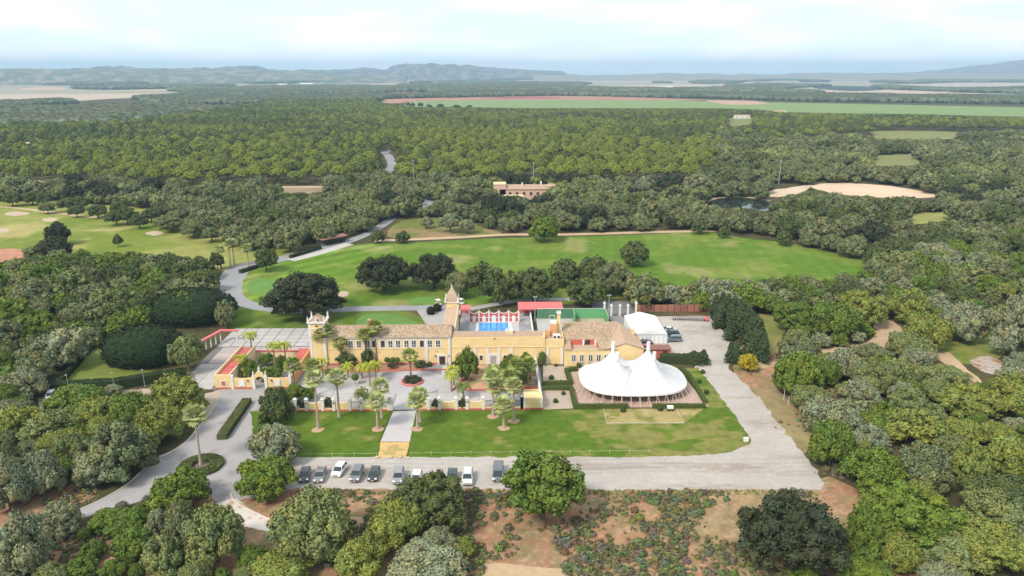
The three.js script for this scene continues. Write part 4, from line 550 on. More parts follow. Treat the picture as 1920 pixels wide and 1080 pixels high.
{ // pool court
  const b = [[-10.9, -211.5], [9.8, -211.5], [9.8, -180], [-10.9, -180]];
  sheet('pool_deck', b, 0.05, (x, z) => mul3([0.30, 0.29, 0.31], 0.85 + 0.3 * fbm(x * 0.8, z * 0.8, 3)), { px: 5 });
  const dk = new THREE.Group(); dk.name = 'slate_deck'; scene.add(dk); tag(dk, 'rows of grey slate slabs beside the pool', null, null, 'structure'); const r = rng(12), sm = [0.24, 0.28, 0.33].map((k) => std([k, k * 0.97, k * 1.04], 0.7));
  for (const [x0, x1] of [[-10.7, -8.3], [6.4, 9.5]]) for (let j = 0; j < 12; j++) for (let i = 0; i < 2; i++) { const w = (x1 - x0) / 2; part(dk, 'slab', cbox(w - 0.08, 0.05, 2.3), sm[Math.floor(r() * 3)], x0 + (i + 0.5) * w, 0.075 + r() * 0.02, -183 - j * 2.4); }
  sheet('pool_surround', [[-8.1, -203], [6.2, -203], [6.2, -181], [-8.1, -181]], 0.09, (x, z) => mul3(x < -6.2 || x > 4.1 ? [0.45, 0.43, 0.45] : [0.72, 0.71, 0.72], 0.92 + 0.12 * fbm(x, z, 3)), { px: 5 });
  const pool = thing('swimming_pool', 'blue tiled swimming pool with dark lane lines in the walled court', 'pool', -1.1, 0.1, -192);
  const pt = texture(256, 256, (i, j) => { const lane = i % 51 < 7, gr = (i % 16 < 1 || j % 16 < 1) ? 0.9 : 1; return mul3(lane ? [0.10, 0.30, 0.55] : [0.13, 0.47, 0.78], gr * (0.92 + 0.16 * fbm(i * 0.05, j * 0.05, 3))); });
  part(pool, 'basin', boxG(8.6, 0.02, 21), new THREE.MeshStandardMaterial({ map: pt, roughness: 0.5 }), 0, 0.005, 0);
  part(pool, 'water', boxG(8.56, 0.04, 20.9), new THREE.MeshPhysicalMaterial({ color: new THREE.Color().setRGB(0.75, 0.93, 1), transmission: 1, thickness: 0, roughness: 0.04, ior: 1.33 }), 0, 0.05, 0);
  for (const k of [-1, 1]) part(pool, 'coping', boxG(0.35, 0.12, 21.6), WHITE, k * 4.45, 0.04, 0); part(pool, 'coping', boxG(8.55, 0.12, 0.35), WHITE, 0, 0.04, -10.65);
  const w = thing('pool_wall', 'red and white arcaded wall with niches behind the pool', 'wall', -1, 0, -203.2); const X0 = -7.25, X1 = 7.25, st = 14.5 / 5;
  part(w, 'panel', boxG(14.5, 2.6, 0.4, 0, 1.3, 0), REDW); part(w, 'rail', boxG(14.5, 0.14, 0.12, 0, 1.5, 0.26), WHITE); part(w, 'rail', boxG(14.5, 0.18, 0.3, 0, 0.1, 0.35), WHITE);
  for (let i = 0; i <= 5; i++) { const x = X0 + i * st; const p = part(w, 'pilaster', boxG(0.42, 3.1, 0.6, 0, 1.55, 0), WHITE, x, 0, 0.05); const f = finial(0.75); part(p, 'urn', f, WHITE, 0, 3.1, 0); }
  for (let i = 0; i < 5; i++) {
    const x = X0 + (i + 0.5) * st, s = new THREE.Shape(); s.moveTo(-st / 2 + 0.2, 2.6); for (let k = 0; k <= 12; k++) { const t = -1 + k / 6; s.lineTo(t * (st / 2 - 0.2), 2.62 + 0.62 * t * t); } s.lineTo(st / 2 - 0.2, 2.6); const e = new THREE.ExtrudeGeometry(s, { depth: 0.36, bevelEnabled: false }); part(w, 'scallop', e, REDW, x, 0, -0.18);
    const cp = []; for (let k = 0; k <= 8; k++) { const t = -1 + k / 4; cp.push(new THREE.Vector3(t * (st / 2 - 0.2), 2.68 + 0.62 * t * t, 0)); } part(w, 'coping', new THREE.TubeGeometry(new THREE.CatmullRomCurve3(cp), 12, 0.13, 6), WHITE, x, 0, 0);
    const a = new THREE.Shape(); const hw = i === 2 ? 0.62 : 0.5; a.moveTo(-hw, 0.25); a.lineTo(-hw, 1.55); a.absarc(0, 1.6, hw, Math.PI, 0, true); a.lineTo(hw, 0.25); const n = part(w, 'niche', new THREE.ExtrudeGeometry(a, { depth: 0.14, bevelEnabled: false }), WHITE, x, 0, 0.2); part(n, 'niche_back', cbox(hw, 1.3, 0.04), std([0.62, 0.66, 0.64], 0.8), 0, 0.95, 0.15);
  }
  const sw = (name, label, x0, x1, z, sc) => { const t = thing(name, label, 'wall', (x0 + x1) / 2, 0, z); part(t, 'panel', boxG(x1 - x0, 1.0, 0.25, 0, 0.5, 0), REDW); const cp = []; for (let k = 0; k <= 8; k++) { const q = -1 + k / 4; cp.push(new THREE.Vector3(q * (x1 - x0) / 2, 1.0 + sc * q * q, 0)); } part(t, 'coping', new THREE.TubeGeometry(new THREE.CatmullRomCurve3(cp), 12, 0.15, 6), WHITE); };
  sw('low_wall', 'low scalloped white-topped wall between the belfry wing and pool wall', -11, -8.3, -211.6, 0.5); sw('low_wall', 'low scalloped white-topped wall beside the dark pergola', 6.3, 9.8, -211.6, 0.5);
  const el = thing('side_wall', 'long white wall closing the pool court toward the ball court', 'wall', 9.9, 0, -196); part(el, 'panel', boxG(0.3, 1.5, 31, 0, 0.75, 0), WHITE); part(el, 'pinnacle', finial(1.3), WHITE, 0, 1.5, 15.2);
  // red canopies behind
  const cn = (label, x0, x1, z, d, h, n) => { const t = thing('red_canopy', label, 'canopy', (x0 + x1) / 2, 0, z); const L = x1 - x0, pos = []; const sl = part(t, 'roof', boxG(L, 0.1, d), REDMETAL, 0, h, 0, 0.14); for (let i = 0; i <= n; i++) part(sl, 'seam', boxG(0.07, 0.12, d - 0.02), REDMETAL, -L / 2 + 0.05 + (i * (L - 0.1)) / n, 0.04, 0); for (const a of [-1, 1]) for (const b of [-1, 1]) part(t, 'post', cylG(0.08, 0.08, h - 0.2, 6), IRON, a * (L / 2 - 0.2), 0, b * (d / 2 - 0.3)); part(t, 'fascia', boxG(L, 0.4, 0.08, 0, h - 0.5, d / 2 - 0.2), REDMETAL); };
  cn('long red metal canopy roof behind the pool wall', 6.2, 19.6, -209.2, 5, 3.1, 14); cn('small red-roofed kiosk beside the belfry', -11.0, -7.9, -208.6, 3.2, 2.9, 4);
}
{ // ball court with green wind screens
  sheet('ball_court', [[11.5, -206], [31.8, -206], [31.8, -191], [11.5, -191]], 0.05, (x, z) => x > 22 ? mul3([0.36, 0.33, 0.23], 0.8 + 0.4 * fbm(x * 0.5, z * 0.5, 3)) : mul3([0.40, 0.40, 0.38], 0.9 + 0.2 * fbm(x, z, 3)), { px: 4 });
  const g1 = std([0.07, 0.19, 0.11], 0.8), g2 = std([0.12, 0.36, 0.17], 0.8);
  const sc = (label, x, z, L, turn, m) => { const t = thing('wind_screen', label, 'screen fence', x, 0, z, turn); part(t, 'screen', boxG(L, 2.9, 0.06, 0, 1.55, 0), m); for (let i = 0; i <= Math.round(L / 3); i++) part(t, 'post', cylG(0.06, 0.06, 3.3, 6), g2, -L / 2 + (i * L) / Math.round(L / 3), 0, -0.08); part(t, 'rail', boxG(L, 0.08, 0.08, 0, 3.12, -0.08), PVC); };
  sc('dark green wind screen along the near half of the ball court', 17.2, -206, 10.6, 0, g1); sc('bright green wind screen along the far half of the ball court', 27.3, -206, 9.2, 0, g2); sc('green screen dividing the ball court in two', 22.6, -203.2, 5.4, Math.PI / 2, g2); sc('green end screen of the ball court beside the yard', 32, -202, 7.6, Math.PI / 2, g2);
  const goal = thing('ball_goal', 'small white goal frame before the dark green screen', 'goal', 16.2, 0, -204.8); part(goal, 'post', cylG(0.06, 0.06, 1.4, 6), PVC, -0.8, 0, 0); part(goal, 'post', cylG(0.06, 0.06, 1.4, 6), PVC, 0.8, 0, 0); part(goal, 'crossbar', boxG(1.72, 0.12, 0.12, 0, 1.4, 0), PVC);
  const fl = (label, x, z, h) => { const t = thing('floodlight_mast', label, 'floodlight', x, 0, z); part(t, 'pole', cylG(0.12, 0.08, h, 8), GREYM); const a = part(t, 'crossarm', boxG(1.1, 0.1, 0.1, 0, h, 0), GREYM); for (const k of [-1, 1]) part(a, 'lamp_head', boxG(0.42, 0.3, 0.25, k * 0.35, h + 0.18, 0.1), STEEL); };
  fl('tall floodlight mast beside the dark pergola of the pool court', 11, -203, 7.6); fl('tall floodlight mast beside the white gate pillars', 32.7, -203.5, 7.8);
}
{ // gate pillars and brown fence at the back of the yard
  const s = [[32.1,0.5],[34.2,0.5],[36.8,0.4],[39.2,0.4],[41.6,0.4]].map((v) => v[0]);
  s.forEach((x, i) => { const t = thing('gate_pillar', i === 0 || i === 4 ? 'tall white gate pillar with pointed cap at an end of the row' : 'white gate pillar with pointed cap in the middle of the row', 'pillar', x, 0, -208, 0, i === 0 || i === 4 ? 'end gate pillars' : 'middle gate pillars'); const h = i === 0 || i === 4 ? 4.0 : 3.2; part(t, 'shaft', boxG(0.55, h, 0.55, 0, h / 2, 0), WHITE); part(t, 'cap', boxG(0.8, 0.16, 0.8, 0, h + 0.08, 0), WHITE); const c = new THREE.ConeGeometry(0.45, 0.6, 4); c.rotateY(Math.PI / 4); part(t, 'point', c, WHITE, 0, h + 0.46, 0); });
  const t = thing('board_fence', 'red-brown board fence with dark posts at the back of the gravel yard', 'fence', 54, 0, -211.5); const r = rng(5), ms = [0.8, 1, 1.2].map((k) => std([0.27 * k, 0.115 * k, 0.075 * k], 0.9));
  const L = 24.5, n = 12, w = L / n; for (let i = 0; i < n; i++) { part(t, 'panel', cbox(w - 0.1, 2.3, 0.08), ms[Math.floor(r() * 3)], -L / 2 + (i + 0.5) * w, 1.25 + (r() - 0.5) * 0.1, 0); part(t, 'post', cbox(0.12, 2.6, 0.12), IRON, -L / 2 + i * w, 1.3, 0.08); if (i === 1 || i === 7) part(t, 'brace', boxG(w, 0.08, 0.06), IRON, -L / 2 + (i + 0.5) * w, 1.3, 0.1, 0, 0, 0.7); }
  const f2 = thing('board_fence', 'red-brown board fence running along the cypress row', 'fence', 66.5, 0, -196, 0); for (let i = 0; i < 9; i++) { part(f2, 'panel', cbox(0.08, 1.9, 3.2), ms[i % 3], 0.6 * i - 1.5, 1.0, -13 + i * 3.3); part(f2, 'post', cbox(0.14, 2.2, 0.14), IRON, 0.6 * i - 1.8, 1.1, -14.7 + i * 3.3); }
}
{ // frame marquee in the yard
  const t = thing('marquee', 'white gabled frame marquee standing in the gravel yard', 'marquee', 41.3, 0, -192.5), w = 9.0, d = 16, h = 2.6, a = 3.8, x = w / 2, z = d / 2;
  const P = std([0.74, 0.74, 0.76], 0.55, { side: THREE.DoubleSide }), V = new THREE.MeshPhysicalMaterial({ color: new THREE.Color().setRGB(0.62, 0.65, 0.68), roughness: 0.25 });
  const sl = (s) => poly3([[[s * x, h, z], [s * x, h, -z], [0, a, -z], [0, a, z]].map((p) => p)]);
  part(t, 'roof_sheet', sl(1), P); part(t, 'roof_sheet', sl(-1), P);
  part(t, 'side_sheet', boxG(0.05, h, d, x - 0.05, h / 2, 0), P); part(t, 'side_sheet', boxG(0.05, h, d, -x + 0.05, h / 2, 0), P);
  part(t, 'gable_sheet', poly3([[[-x, h, z - 0.02], [x, h, z - 0.02], [0, a, z - 0.02]]]), P); part(t, 'gable_sheet', poly3([[[-x, h, -z + 0.02], [x, h, -z + 0.02], [0, a, -z + 0.02]]]), P);
  for (let i = 0; i < 8; i++) part(t, 'wall_panel', cbox(w / 8 - 0.06, h - 0.1, 0.05), i % 4 === 3 ? V : P, -x + (i + 0.5) * (w / 8), h / 2, z - 0.06);
  for (let i = 0; i <= 4; i++) part(t, 'post', cylG(0.06, 0.06, h, 6), STEEL, -x + i * (w / 4), 0, z); part(t, 'eave_beam', boxG(w, 0.12, 0.12, 0, h, z), STEEL);
}
{ // brown hut by the yard hedge
  const t = thing('wooden_hut', 'small flat-roofed red-brown hut behind the yard hedge', 'hut', 41.9, 0, -175.5); part(t, 'wall', boxG(4.6, 2.3, 3, 0, 1.15, 0), REDB); part(t, 'roof', boxG(5.2, 0.16, 3.6, 0, 2.4, 0), std([0.22, 0.10, 0.085], 0.8)); part(t, 'door', boxG(1, 1.9, 0.06, 0.9, 0.98, 1.52), SHUT);
}
{ // garden court on the west
  const g = house('garden_court', 'yellow walled garden court with arched gate and red roofed gallery', 'building', -56.5, -157);
  const z = -157, x0 = -65.2, x1 = -47.6;
  blk(g, 'gallery_front', x0, -61.4, 0, 3.5, z - 0.4, z, YEL); blk(g, 'front_wall', -61.4, -56.2, 0, 2.6, z - 0.3, z - 0.05, YEL); blk(g, 'front_wall', -53.6, x1, 0, 2.6, z - 0.3, z - 0.05, YEL);
  for (const [a, b] of [[-61.4, -56.2], [-53.6, x1]]) { const s = new THREE.Shape(); s.moveTo(a, 2.6); for (let k = 0; k <= 10; k++) { const t = -1 + k / 5; s.lineTo((a + b) / 2 + (t * (b - a)) / 2, 2.62 + 0.3 * t * t); } s.lineTo(b, 2.6); const e = new THREE.ExtrudeGeometry(s, { depth: 0.25, bevelEnabled: false }); e.translate(0, 0, z - 0.3); geo(g, 'scallop', e, YEL); }
  for (const [a, b] of [[x0, -56.4], [-53.4, x1]]) blk(g, 'plinth', a, b, 0, 0.42, z, z + 0.07, REDW);
  for (const x of [-61.2, -56.3, -53.5, -47.9]) blk(g, 'pier', x - 0.3, x + 0.3, 0, x === -61.2 ? 3.4 : 3.2, z - 0.45, z + 0.12, WHITE);
  for (const x of [-56.3, -53.5, -47.9]) { const f = finial(1.1); f.translate(x, 3.2, z - 0.15); geo(g, 'pinnacle', f, WHITE); }
  { const s = new THREE.Shape(); s.moveTo(-1.1, 2.2); s.lineTo(-1.1, 3.1); s.absarc(0, 3.1, 1.1, Math.PI, 0, true); s.lineTo(1.1, 2.2); s.absarc(0, 2.0, 1.05, 0.15, Math.PI - 0.15, false); const e = new THREE.ExtrudeGeometry(s, { depth: 0.4, bevelEnabled: false }); e.translate(-54.9, 0, z - 0.35); geo(g, 'gate_arch', e, YEL); const f = finial(1.3); f.translate(-54.9, 4.15, z - 0.15); geo(g, 'pinnacle', f, WHITE); }
  const gt = new THREE.Group(); gt.name = 'gate'; g.add(gt); for (let i = 0; i < 9; i++) geo(gt, 'gate_bar', cylG(0.03, 0.03, 2.5, 5, -55.9 + i * 0.25, 0.1, z - 0.15), IRON, g);
  for (const [x, op] of [[-63.2, 1], [-59.0, 0], [-50.9, 0]]) { const f = blk(g, 'window', x - 0.7, x + 0.7, 0.65, 2.2, z - 0.02, z + 0.1, WHITE); blk(f, 'pane', x - 0.45, x + 0.45, 0.9, 2.0, z + 0.06, z + 0.12, op ? REDB : PVC, g); }
  blk(g, 'gallery_wall', x0, x0 + 0.35, 0, 3.3, -176, z - 0.4, YEL); blk(g, 'gallery_inner', -62.0, -61.7, 0, 3.0, -176, z - 0.4, CREAM);
  blk(g, 'gallery_roof', x0 + 0.35, -62.0, 2.9, 3.05, -175.8, z - 0.42, REDW); blk(g, 'parapet', x0, x0 + 0.3, 3.3, 3.7, -176, z - 0.4, CREAM); blk(g, 'parapet', -62.0, -61.7, 3.0, 3.5, -176, z - 0.4, CREAM); for (const zz of [-163, -170]) blk(g, 'roof_rib', x0 + 0.36, -62.02, 3.05, 3.25, zz - 0.15, zz + 0.15, REDW);
  blk(g, 'rear_wall', -61.7, x1, 0, 1.9, -176.2, -175.8, CREAM); blk(g, 'rear_coping', -61.8, x1, 1.9, 2.1, -176.35, -175.65, REDW);
  blk(g, 'east_wall', x1 - 0.2, x1 + 0.15, 0, 3.0, -175.8, z - 0.3, ORANGE); blk(g, 'east_gallery', -50.4, x1 - 0.2, 2.6, 2.75, -175.7, -168, REDW); for (const zz of [-168.2, -171.8]) blk(g, 'gallery_post', -50.5, -50.1, 0, 2.6, zz - 0.2, zz + 0.2, WHITE);
  for (let i = 0; i < 4; i++) blk(g, 'garden_bed', -60.5 + i * 3.3, -58.6 + i * 3.3, 0.05, 0.3, -172, -166, std([0.13, 0.15, 0.06], 1));
  for (const x of [-57.6, -52.2]) blk(g, 'wall_lantern', x - 0.1, x + 0.1, 1.9, 2.3, z + 0.0, z + 0.25, IRON);
}
{ // pergola
  const t = thing('pergola', 'red beamed pergola on white columns beside the dark hedge', 'pergola', -76, 0, -181);
  for (let i = 0; i < 9; i++) part(t, 'column', cylG(0.2, 0.17, 2.9, 8), WHITE, -3.6 + i * 0.55, 0, 8.6 - i * 2.0);
  const L = 17.2; part(t, 'beam', boxG(0.9, 0.35, L), REDMETAL, -1.4, 3.05, 0.6, 0, -0.27, 0); part(t, 'beam', boxG(5, 0.35, 0.9), REDMETAL, 3.0, 3.06, -8.0); part(t, 'column', cylG(0.2, 0.17, 2.9, 8), WHITE, 5.0, 0, -8);
}
{ // wall parts: plant bed kerbs in red
  const k = thing('bed_kerb', 'red painted kerb along the bed before the long wing', 'kerb', -28, 0, -167.2); part(k, 'kerb_run', boxG(33, 0.28, 0.3, 0, 0.14, 0), REDW);
  const k2 = thing('bed_kerb', 'red painted kerb round the east courtyard bed', 'kerb', 0, 0, -155); part(k2, 'kerb_run', boxG(15, 0.35, 0.35, 0.3, 0.18, 0), REDW); part(k2, 'kerb_run', boxG(8.4, 0.35, 0.35), REDW, -8.9, 0.18, -3.9, 0, 1.2, 0);
}

// ---------------------------------------------------------------- front boundary wall
function frontWall(label, x0, x1, starts) {
  const z = -145, t = thing('boundary_wall', label, 'wall', (x0 + x1) / 2, 0, z), X = (x) => x - (x0 + x1) / 2;
  part(t, 'plinth', boxG(x1 - x0, 0.42, 0.55, 0, 0.21, 0), REDW);
  const wp = 0.62, wo = 1.75; let c = x0; const pier = (x) => { const p = part(t, 'pier', boxG(wp, 2.55, 0.7, 0, 1.275 + 0.2, 0), WHITE, X(x), 0, 0); part(p, 'cap', boxG(wp + 0.18, 0.14, 0.9, 0, 2.82, 0), WHITE); const b = new THREE.SphereGeometry(0.27, 8, 6); part(p, 'ball', b, WHITE, 0, 3.0, 0); };
  const panel = (a, b) => { const s = new THREE.Shape(), h = 2.25, L = (b - a) / 2; s.moveTo(-L, 0.42); s.lineTo(-L, h); for (let k = 0; k <= 12; k++) { const q = -1 + k / 6; s.lineTo(q * L, h - 0.36 * (1 - q * q)); } s.lineTo(L, 0.42); const e = new THREE.ExtrudeGeometry(s, { depth: 0.3, bevelEnabled: false }); part(t, 'panel', uvMetres(e), YEL, X((a + b) / 2), 0, -0.15); const cp = []; for (let k = 0; k <= 8; k++) { const q = -1 + k / 4; cp.push(new THREE.Vector3(q * L, h + 0.04 - 0.36 * (1 - q * q), 0)); } part(t, 'coping', new THREE.TubeGeometry(new THREE.CatmullRomCurve3(cp), 10, 0.1, 6), WHITE, X((a + b) / 2), 0, 0); };
  const grille = (a, b) => { part(t, 'sill', boxG(b - a, 0.25, 0.4, 0, 0.54, 0), YEL, X((a + b) / 2), 0, 0); const gr = new THREE.Group(); gr.name = 'grille'; t.add(gr); gr.position.x = X((a + b) / 2); for (let i = 0; i < 9; i++) part(gr, 'bar', cylG(0.03, 0.03, 1.6, 5), IRON, -(b - a) / 2 + 0.1 + (i * (b - a - 0.2)) / 8, 0.66, 0); part(gr, 'rail', boxG(b - a, 0.05, 0.05, 0, 2.1, 0), IRON); };
  const lamp = (x) => { const l = part(t, 'wall_lantern', boxG(0.2, 0.32, 0.2), IRON, X(x), 2.1, 0.46); };
  let px = x0; for (const s of starts) { if (s - px > 1.2) panel(px, s); pier(s + wp / 2); grille(s + wp, s + wp + wo); pier(s + wp * 1.5 + wo); lamp(s + wp * 1.5 + wo); px = s + 2 * wp + wo; } if (x1 - px > 0.6) panel(px, x1 - 0.31); pier(x1 - 0.31);
}
frontWall('scalloped yellow front wall with white piers on the driveway side of the entrance', -44, -22.7, [-43.9, -38.05, -32.2, -26.3]);
frontWall('scalloped yellow front wall with white piers on the tent side of the entrance', -17.6, 5.5, [-15.3, -9.3, -3.4, 2.5]);
{
  const g = house('corner_block', 'plain yellow corner block with white quoins at the end of the front wall', 'wall', 7.6, -147); blk(g, 'wall', 5.6, 9.7, 0, 2.7, -148.2, -144.8, YEL); for (const x of [5.75, 9.45]) blk(g, 'quoin', x - 0.26, x + 0.26, 0, 2.72, -145, -144.72, WHITE); blk(g, 'plinth', 5.6, 9.7, 0, 0.42, -144.8, -144.7, REDW);
  blk(g, 'bench_wall', 5.8, 9.6, 0, 1.5, -152.2, -151.8, YEL); blk(g, 'planter_wall', 5.8, 9.6, 0, 0.9, -155, -154.7, REDB); blk(g, 'parapet', 9.3, 9.8, 0, 1.6, -171, -148.2, WHITE); for (let i = 0; i < 10; i++) { const f = finial(1.0); f.translate(9.55, 1.6, -149.5 - i * 2.3); geo(g, 'urn', f, WHITE); }
}
{ // circle bed with kerb
  const t = thing('round_planter', 'round red-rimmed planter in the courtyard turning circle', 'planter', -20.2, 0, -160); const k = new THREE.LatheGeometry([[2.35, 0], [2.6, 0], [2.6, 0.4], [2.35, 0.4]].map((p) => new THREE.Vector2(...p)), 28); part(t, 'rim', k, REDMETAL, 0, 0.08, 0); part(t, 'soil', cylG(2.36, 2.36, 0.3, 28), std([0.22, 0.13, 0.09], 1), 0, 0.08, 0);
}

// ---------------------------------------------------------------- the big tent
{
  const cx = 31.2, cz = -156.7, a = 12.2, b = 9.9, t = thing('event_tent', 'large white peaked event tent with rounded ends on the pink patio', 'tent', cx, 0, cz);
  const masts = [[-4.1, -3.3], [-4.1, 3.2], [4.2, -3.3], [4.2, 3.2]], eave = 2.35;
  const hgt = (x, z, rho) => { let s = 0; for (const [mx, mz] of masts) { const d = Math.hypot(x - mx, (z - mz) * 1.0); s = Math.max(s, 0) ; s += Math.pow(Math.max(0, 5.5 * Math.exp(-d / 2.7)), 2.2); } return eave + (0.75 * (1 - Math.pow(rho, 3))) + Math.pow(s, 1 / 2.2) * Math.max(0, 1 - Math.pow(rho, 4)); };
  const NU = 144, NV = 40, pos = [], uv = [], idx = []; const rim = (th) => { const c = Math.cos(th), s = Math.sin(th), k = Math.pow(Math.pow(Math.abs(c), 2.7) + Math.pow(Math.abs(s), 2.7), -1 / 2.7); return [c * k * a, s * k * b]; };
  for (let j = 0; j <= NV; j++) for (let i = 0; i <= NU; i++) { const rho = j / NV, [rx, rz] = rim((i / NU) * 2 * Math.PI), x = rx * rho, z = rz * rho; let y = hgt(x, z, rho); pos.push(x, y, z); uv.push(i / NU * 36, rho * 10); }
  for (let j = 0; j < NV; j++) for (let i = 0; i < NU; i++) { const o = j * (NU + 1) + i; idx.push(o, o + NU + 2, o + 1, o, o + NU + 1, o + NU + 2); }
  const g = new THREE.BufferGeometry(); g.setAttribute('position', new THREE.Float32BufferAttribute(pos, 3)); g.setAttribute('uv', new THREE.Float32BufferAttribute(uv, 2)); g.setIndex(idx); g.computeVertexNormals();
  const ct = texture(128, 128, (i, j) => mul3([0.58, 0.585, 0.61], 0.93 + 0.1 * fbm(i * 0.06, j * 0.06, 3))); ct.wrapS = ct.wrapT = THREE.RepeatWrapping;
  const CAN = new THREE.MeshPhysicalMaterial({ map: ct, roughness: 0.7, side: THREE.DoubleSide });
  part(t, 'canopy', g, CAN);
  for (let k = 0; k < 12; k++) { const th = (k + 0.5) / 12 * 2 * Math.PI, p = []; for (let j = 3; j <= NV; j++) { const rho = j / NV, [rx, rz] = rim(th), x = rx * rho, z = rz * rho; p.push(new THREE.Vector3(x, hgt(x, z, rho) + 0.02, z)); } part(t, 'seam', new THREE.TubeGeometry(new THREE.CatmullRomCurve3(p), 36, 0.05, 4), std([0.40, 0.405, 0.43], 0.7)); }
  masts.forEach(([x, z]) => { const y = hgt(x, z, 0.4); const m = part(t, 'mast', cylG(0.14, 0.14, y + 1.15, 8), STEEL, x, 0, z); part(m, 'mast_sleeve', cylG(0.48, 0.40, 1.9, 12), PVC, 0, y - 0.6, 0); });
  const ep = []; for (let i = 0; i < 90; i++) { const [x, z] = rim(i / 90 * 2 * Math.PI); ep.push(new THREE.Vector3(x, eave, z)); } part(t, 'edge_rope', new THREE.TubeGeometry(new THREE.CatmullRomCurve3(ep, true), 150, 0.06, 5), PVC);
  const vp = []; const NVAL = 144; { const P = [], I = []; for (let i = 0; i <= NVAL; i++) { const [x, z] = rim(i / NVAL * 2 * Math.PI); P.push(x, eave, z, x * 1.004, eave - 0.35 - 0.06 * (i % 2), z * 1.004); } for (let i = 0; i < NVAL; i++) { const o = i * 2; I.push(o, o + 1, o + 3, o, o + 3, o + 2); } const q = new THREE.BufferGeometry(); q.setAttribute('position', new THREE.Float32BufferAttribute(P, 3)); q.setIndex(I); q.computeVertexNormals(); part(t, 'valance', q, std([0.80, 0.80, 0.82], 0.7, { side: THREE.DoubleSide })); }
  const WOODP = std([0.72, 0.55, 0.45], 0.7), pm = barG([0, 0, 0], [0, 1, 0], 0.055, 5);
  for (let i = 0; i < 40; i++) { const th = i / 40 * 2 * Math.PI, [x, z] = rim(th); part(t, 'pole', cylG(0.055, 0.05, eave, 6), WOODP, x * 0.985, 0, z * 0.985); part(t, 'guy_rope', barG([x, eave, z], [x * 1.0 + (x / a) * 1.5, 0.02, z + (z / b) * 1.7], 0.05, 4), WOODP); }
}

// ================================================================ vehicles
const TYRE = std([0.02, 0.02, 0.02], 0.85), RIM = std([0.45, 0.46, 0.47], 0.35, { metalness: 0.7 }), CARGLASS = new THREE.MeshPhysicalMaterial({ color: new THREE.Color().setRGB(0.03, 0.045, 0.05), roughness: 0.05, ior: 1.5 }), HEADL = std([0.7, 0.72, 0.74], 0.2), TAILL = std([0.4, 0.02, 0.02], 0.3);
// side profiles, metres, front towards +z: [z, y] of the lower body and of the glasshouse
const BODY = {
  hatch: { L: 4.1, W: 1.76, low: [[-2.0, 0.35], [-2.05, 0.75], [-1.95, 0.98], [0.85, 0.95], [1.75, 0.8], [2.02, 0.6], [2.0, 0.32]], cab: [[-1.9, 0.96], [-1.55, 1.42], [-0.1, 1.48], [0.35, 1.42], [1.15, 0.93]] },
  saloon: { L: 4.6, W: 1.8, low: [[-2.25, 0.35], [-2.3, 0.8], [-2.2, 0.97], [0.95, 0.93], [2.05, 0.8], [2.3, 0.58], [2.25, 0.32]], cab: [[-1.75, 0.95], [-1.0, 1.4], [0.1, 1.44], [0.4, 1.38], [1.2, 0.92]] },
  suv: { L: 4.5, W: 1.84, low: [[-2.2, 0.42], [-2.25, 0.9], [-2.15, 1.1], [0.95, 1.07], [2.0, 0.96], [2.25, 0.7], [2.2, 0.4]], cab: [[-2.12, 1.08], [-1.9, 1.64], [0.1, 1.7], [0.45, 1.62], [1.2, 1.05]] },
  van: { L: 5.0, W: 1.92, low: [[-2.45, 0.42], [-2.5, 0.95], [-2.45, 1.15], [1.5, 1.12], [2.25, 1.0], [2.5, 0.7], [2.45, 0.4]], cab: [[-2.45, 1.13], [-2.38, 1.86], [0.9, 1.92], [1.15, 1.84], [1.95, 1.08]] },
};
function prism(profile, W, inset = 0) {   // profile extruded across the width with rounded shoulders; inset narrows the top
  const ys = profile.map((p) => p[1]), y0 = Math.min(...ys), y1 = Math.max(...ys), n = profile.length, rows = [[-1, 0.9], [-0.93, 1], [0.93, 1], [1, 0.9]], pos = [], zc = profile.reduce((s, p) => s + p[0], 0) / n, yc = (y0 + y1) / 2;
  const v = (i, k) => { const [z, y] = profile[(i + n) % n], [s, q] = rows[k], f = 1 - inset * ((y - y0) / (y1 - y0)); return [s * (W / 2) * f, yc + (y - yc) * (0.4 + 0.6 * q), zc + (z - zc) * (0.94 + 0.06 * q)]; }, tri = (a, b, c) => pos.push(...a, ...b, ...c);
  for (let k = 0; k < 3; k++) for (let i = 0; i < n; i++) { const a = v(i, k), b = v(i + 1, k), c = v(i + 1, k + 1), d = v(i, k + 1); tri(a, b, c); tri(a, c, d); }
  for (const k of [0, 3]) for (let i = 1; i + 1 < n; i++) k ? tri(v(0, k), v(i + 1, k), v(i, k)) : tri(v(0, k), v(i, k), v(i + 1, k));
  const g = new THREE.BufferGeometry(); g.setAttribute('position', new THREE.Float32BufferAttribute(pos, 3)); g.computeVertexNormals(); return g;
}
function spot(o, x, z, turn = 0) { o.position.set(x, 0.03, z); o.rotation.y = turn; return o; }
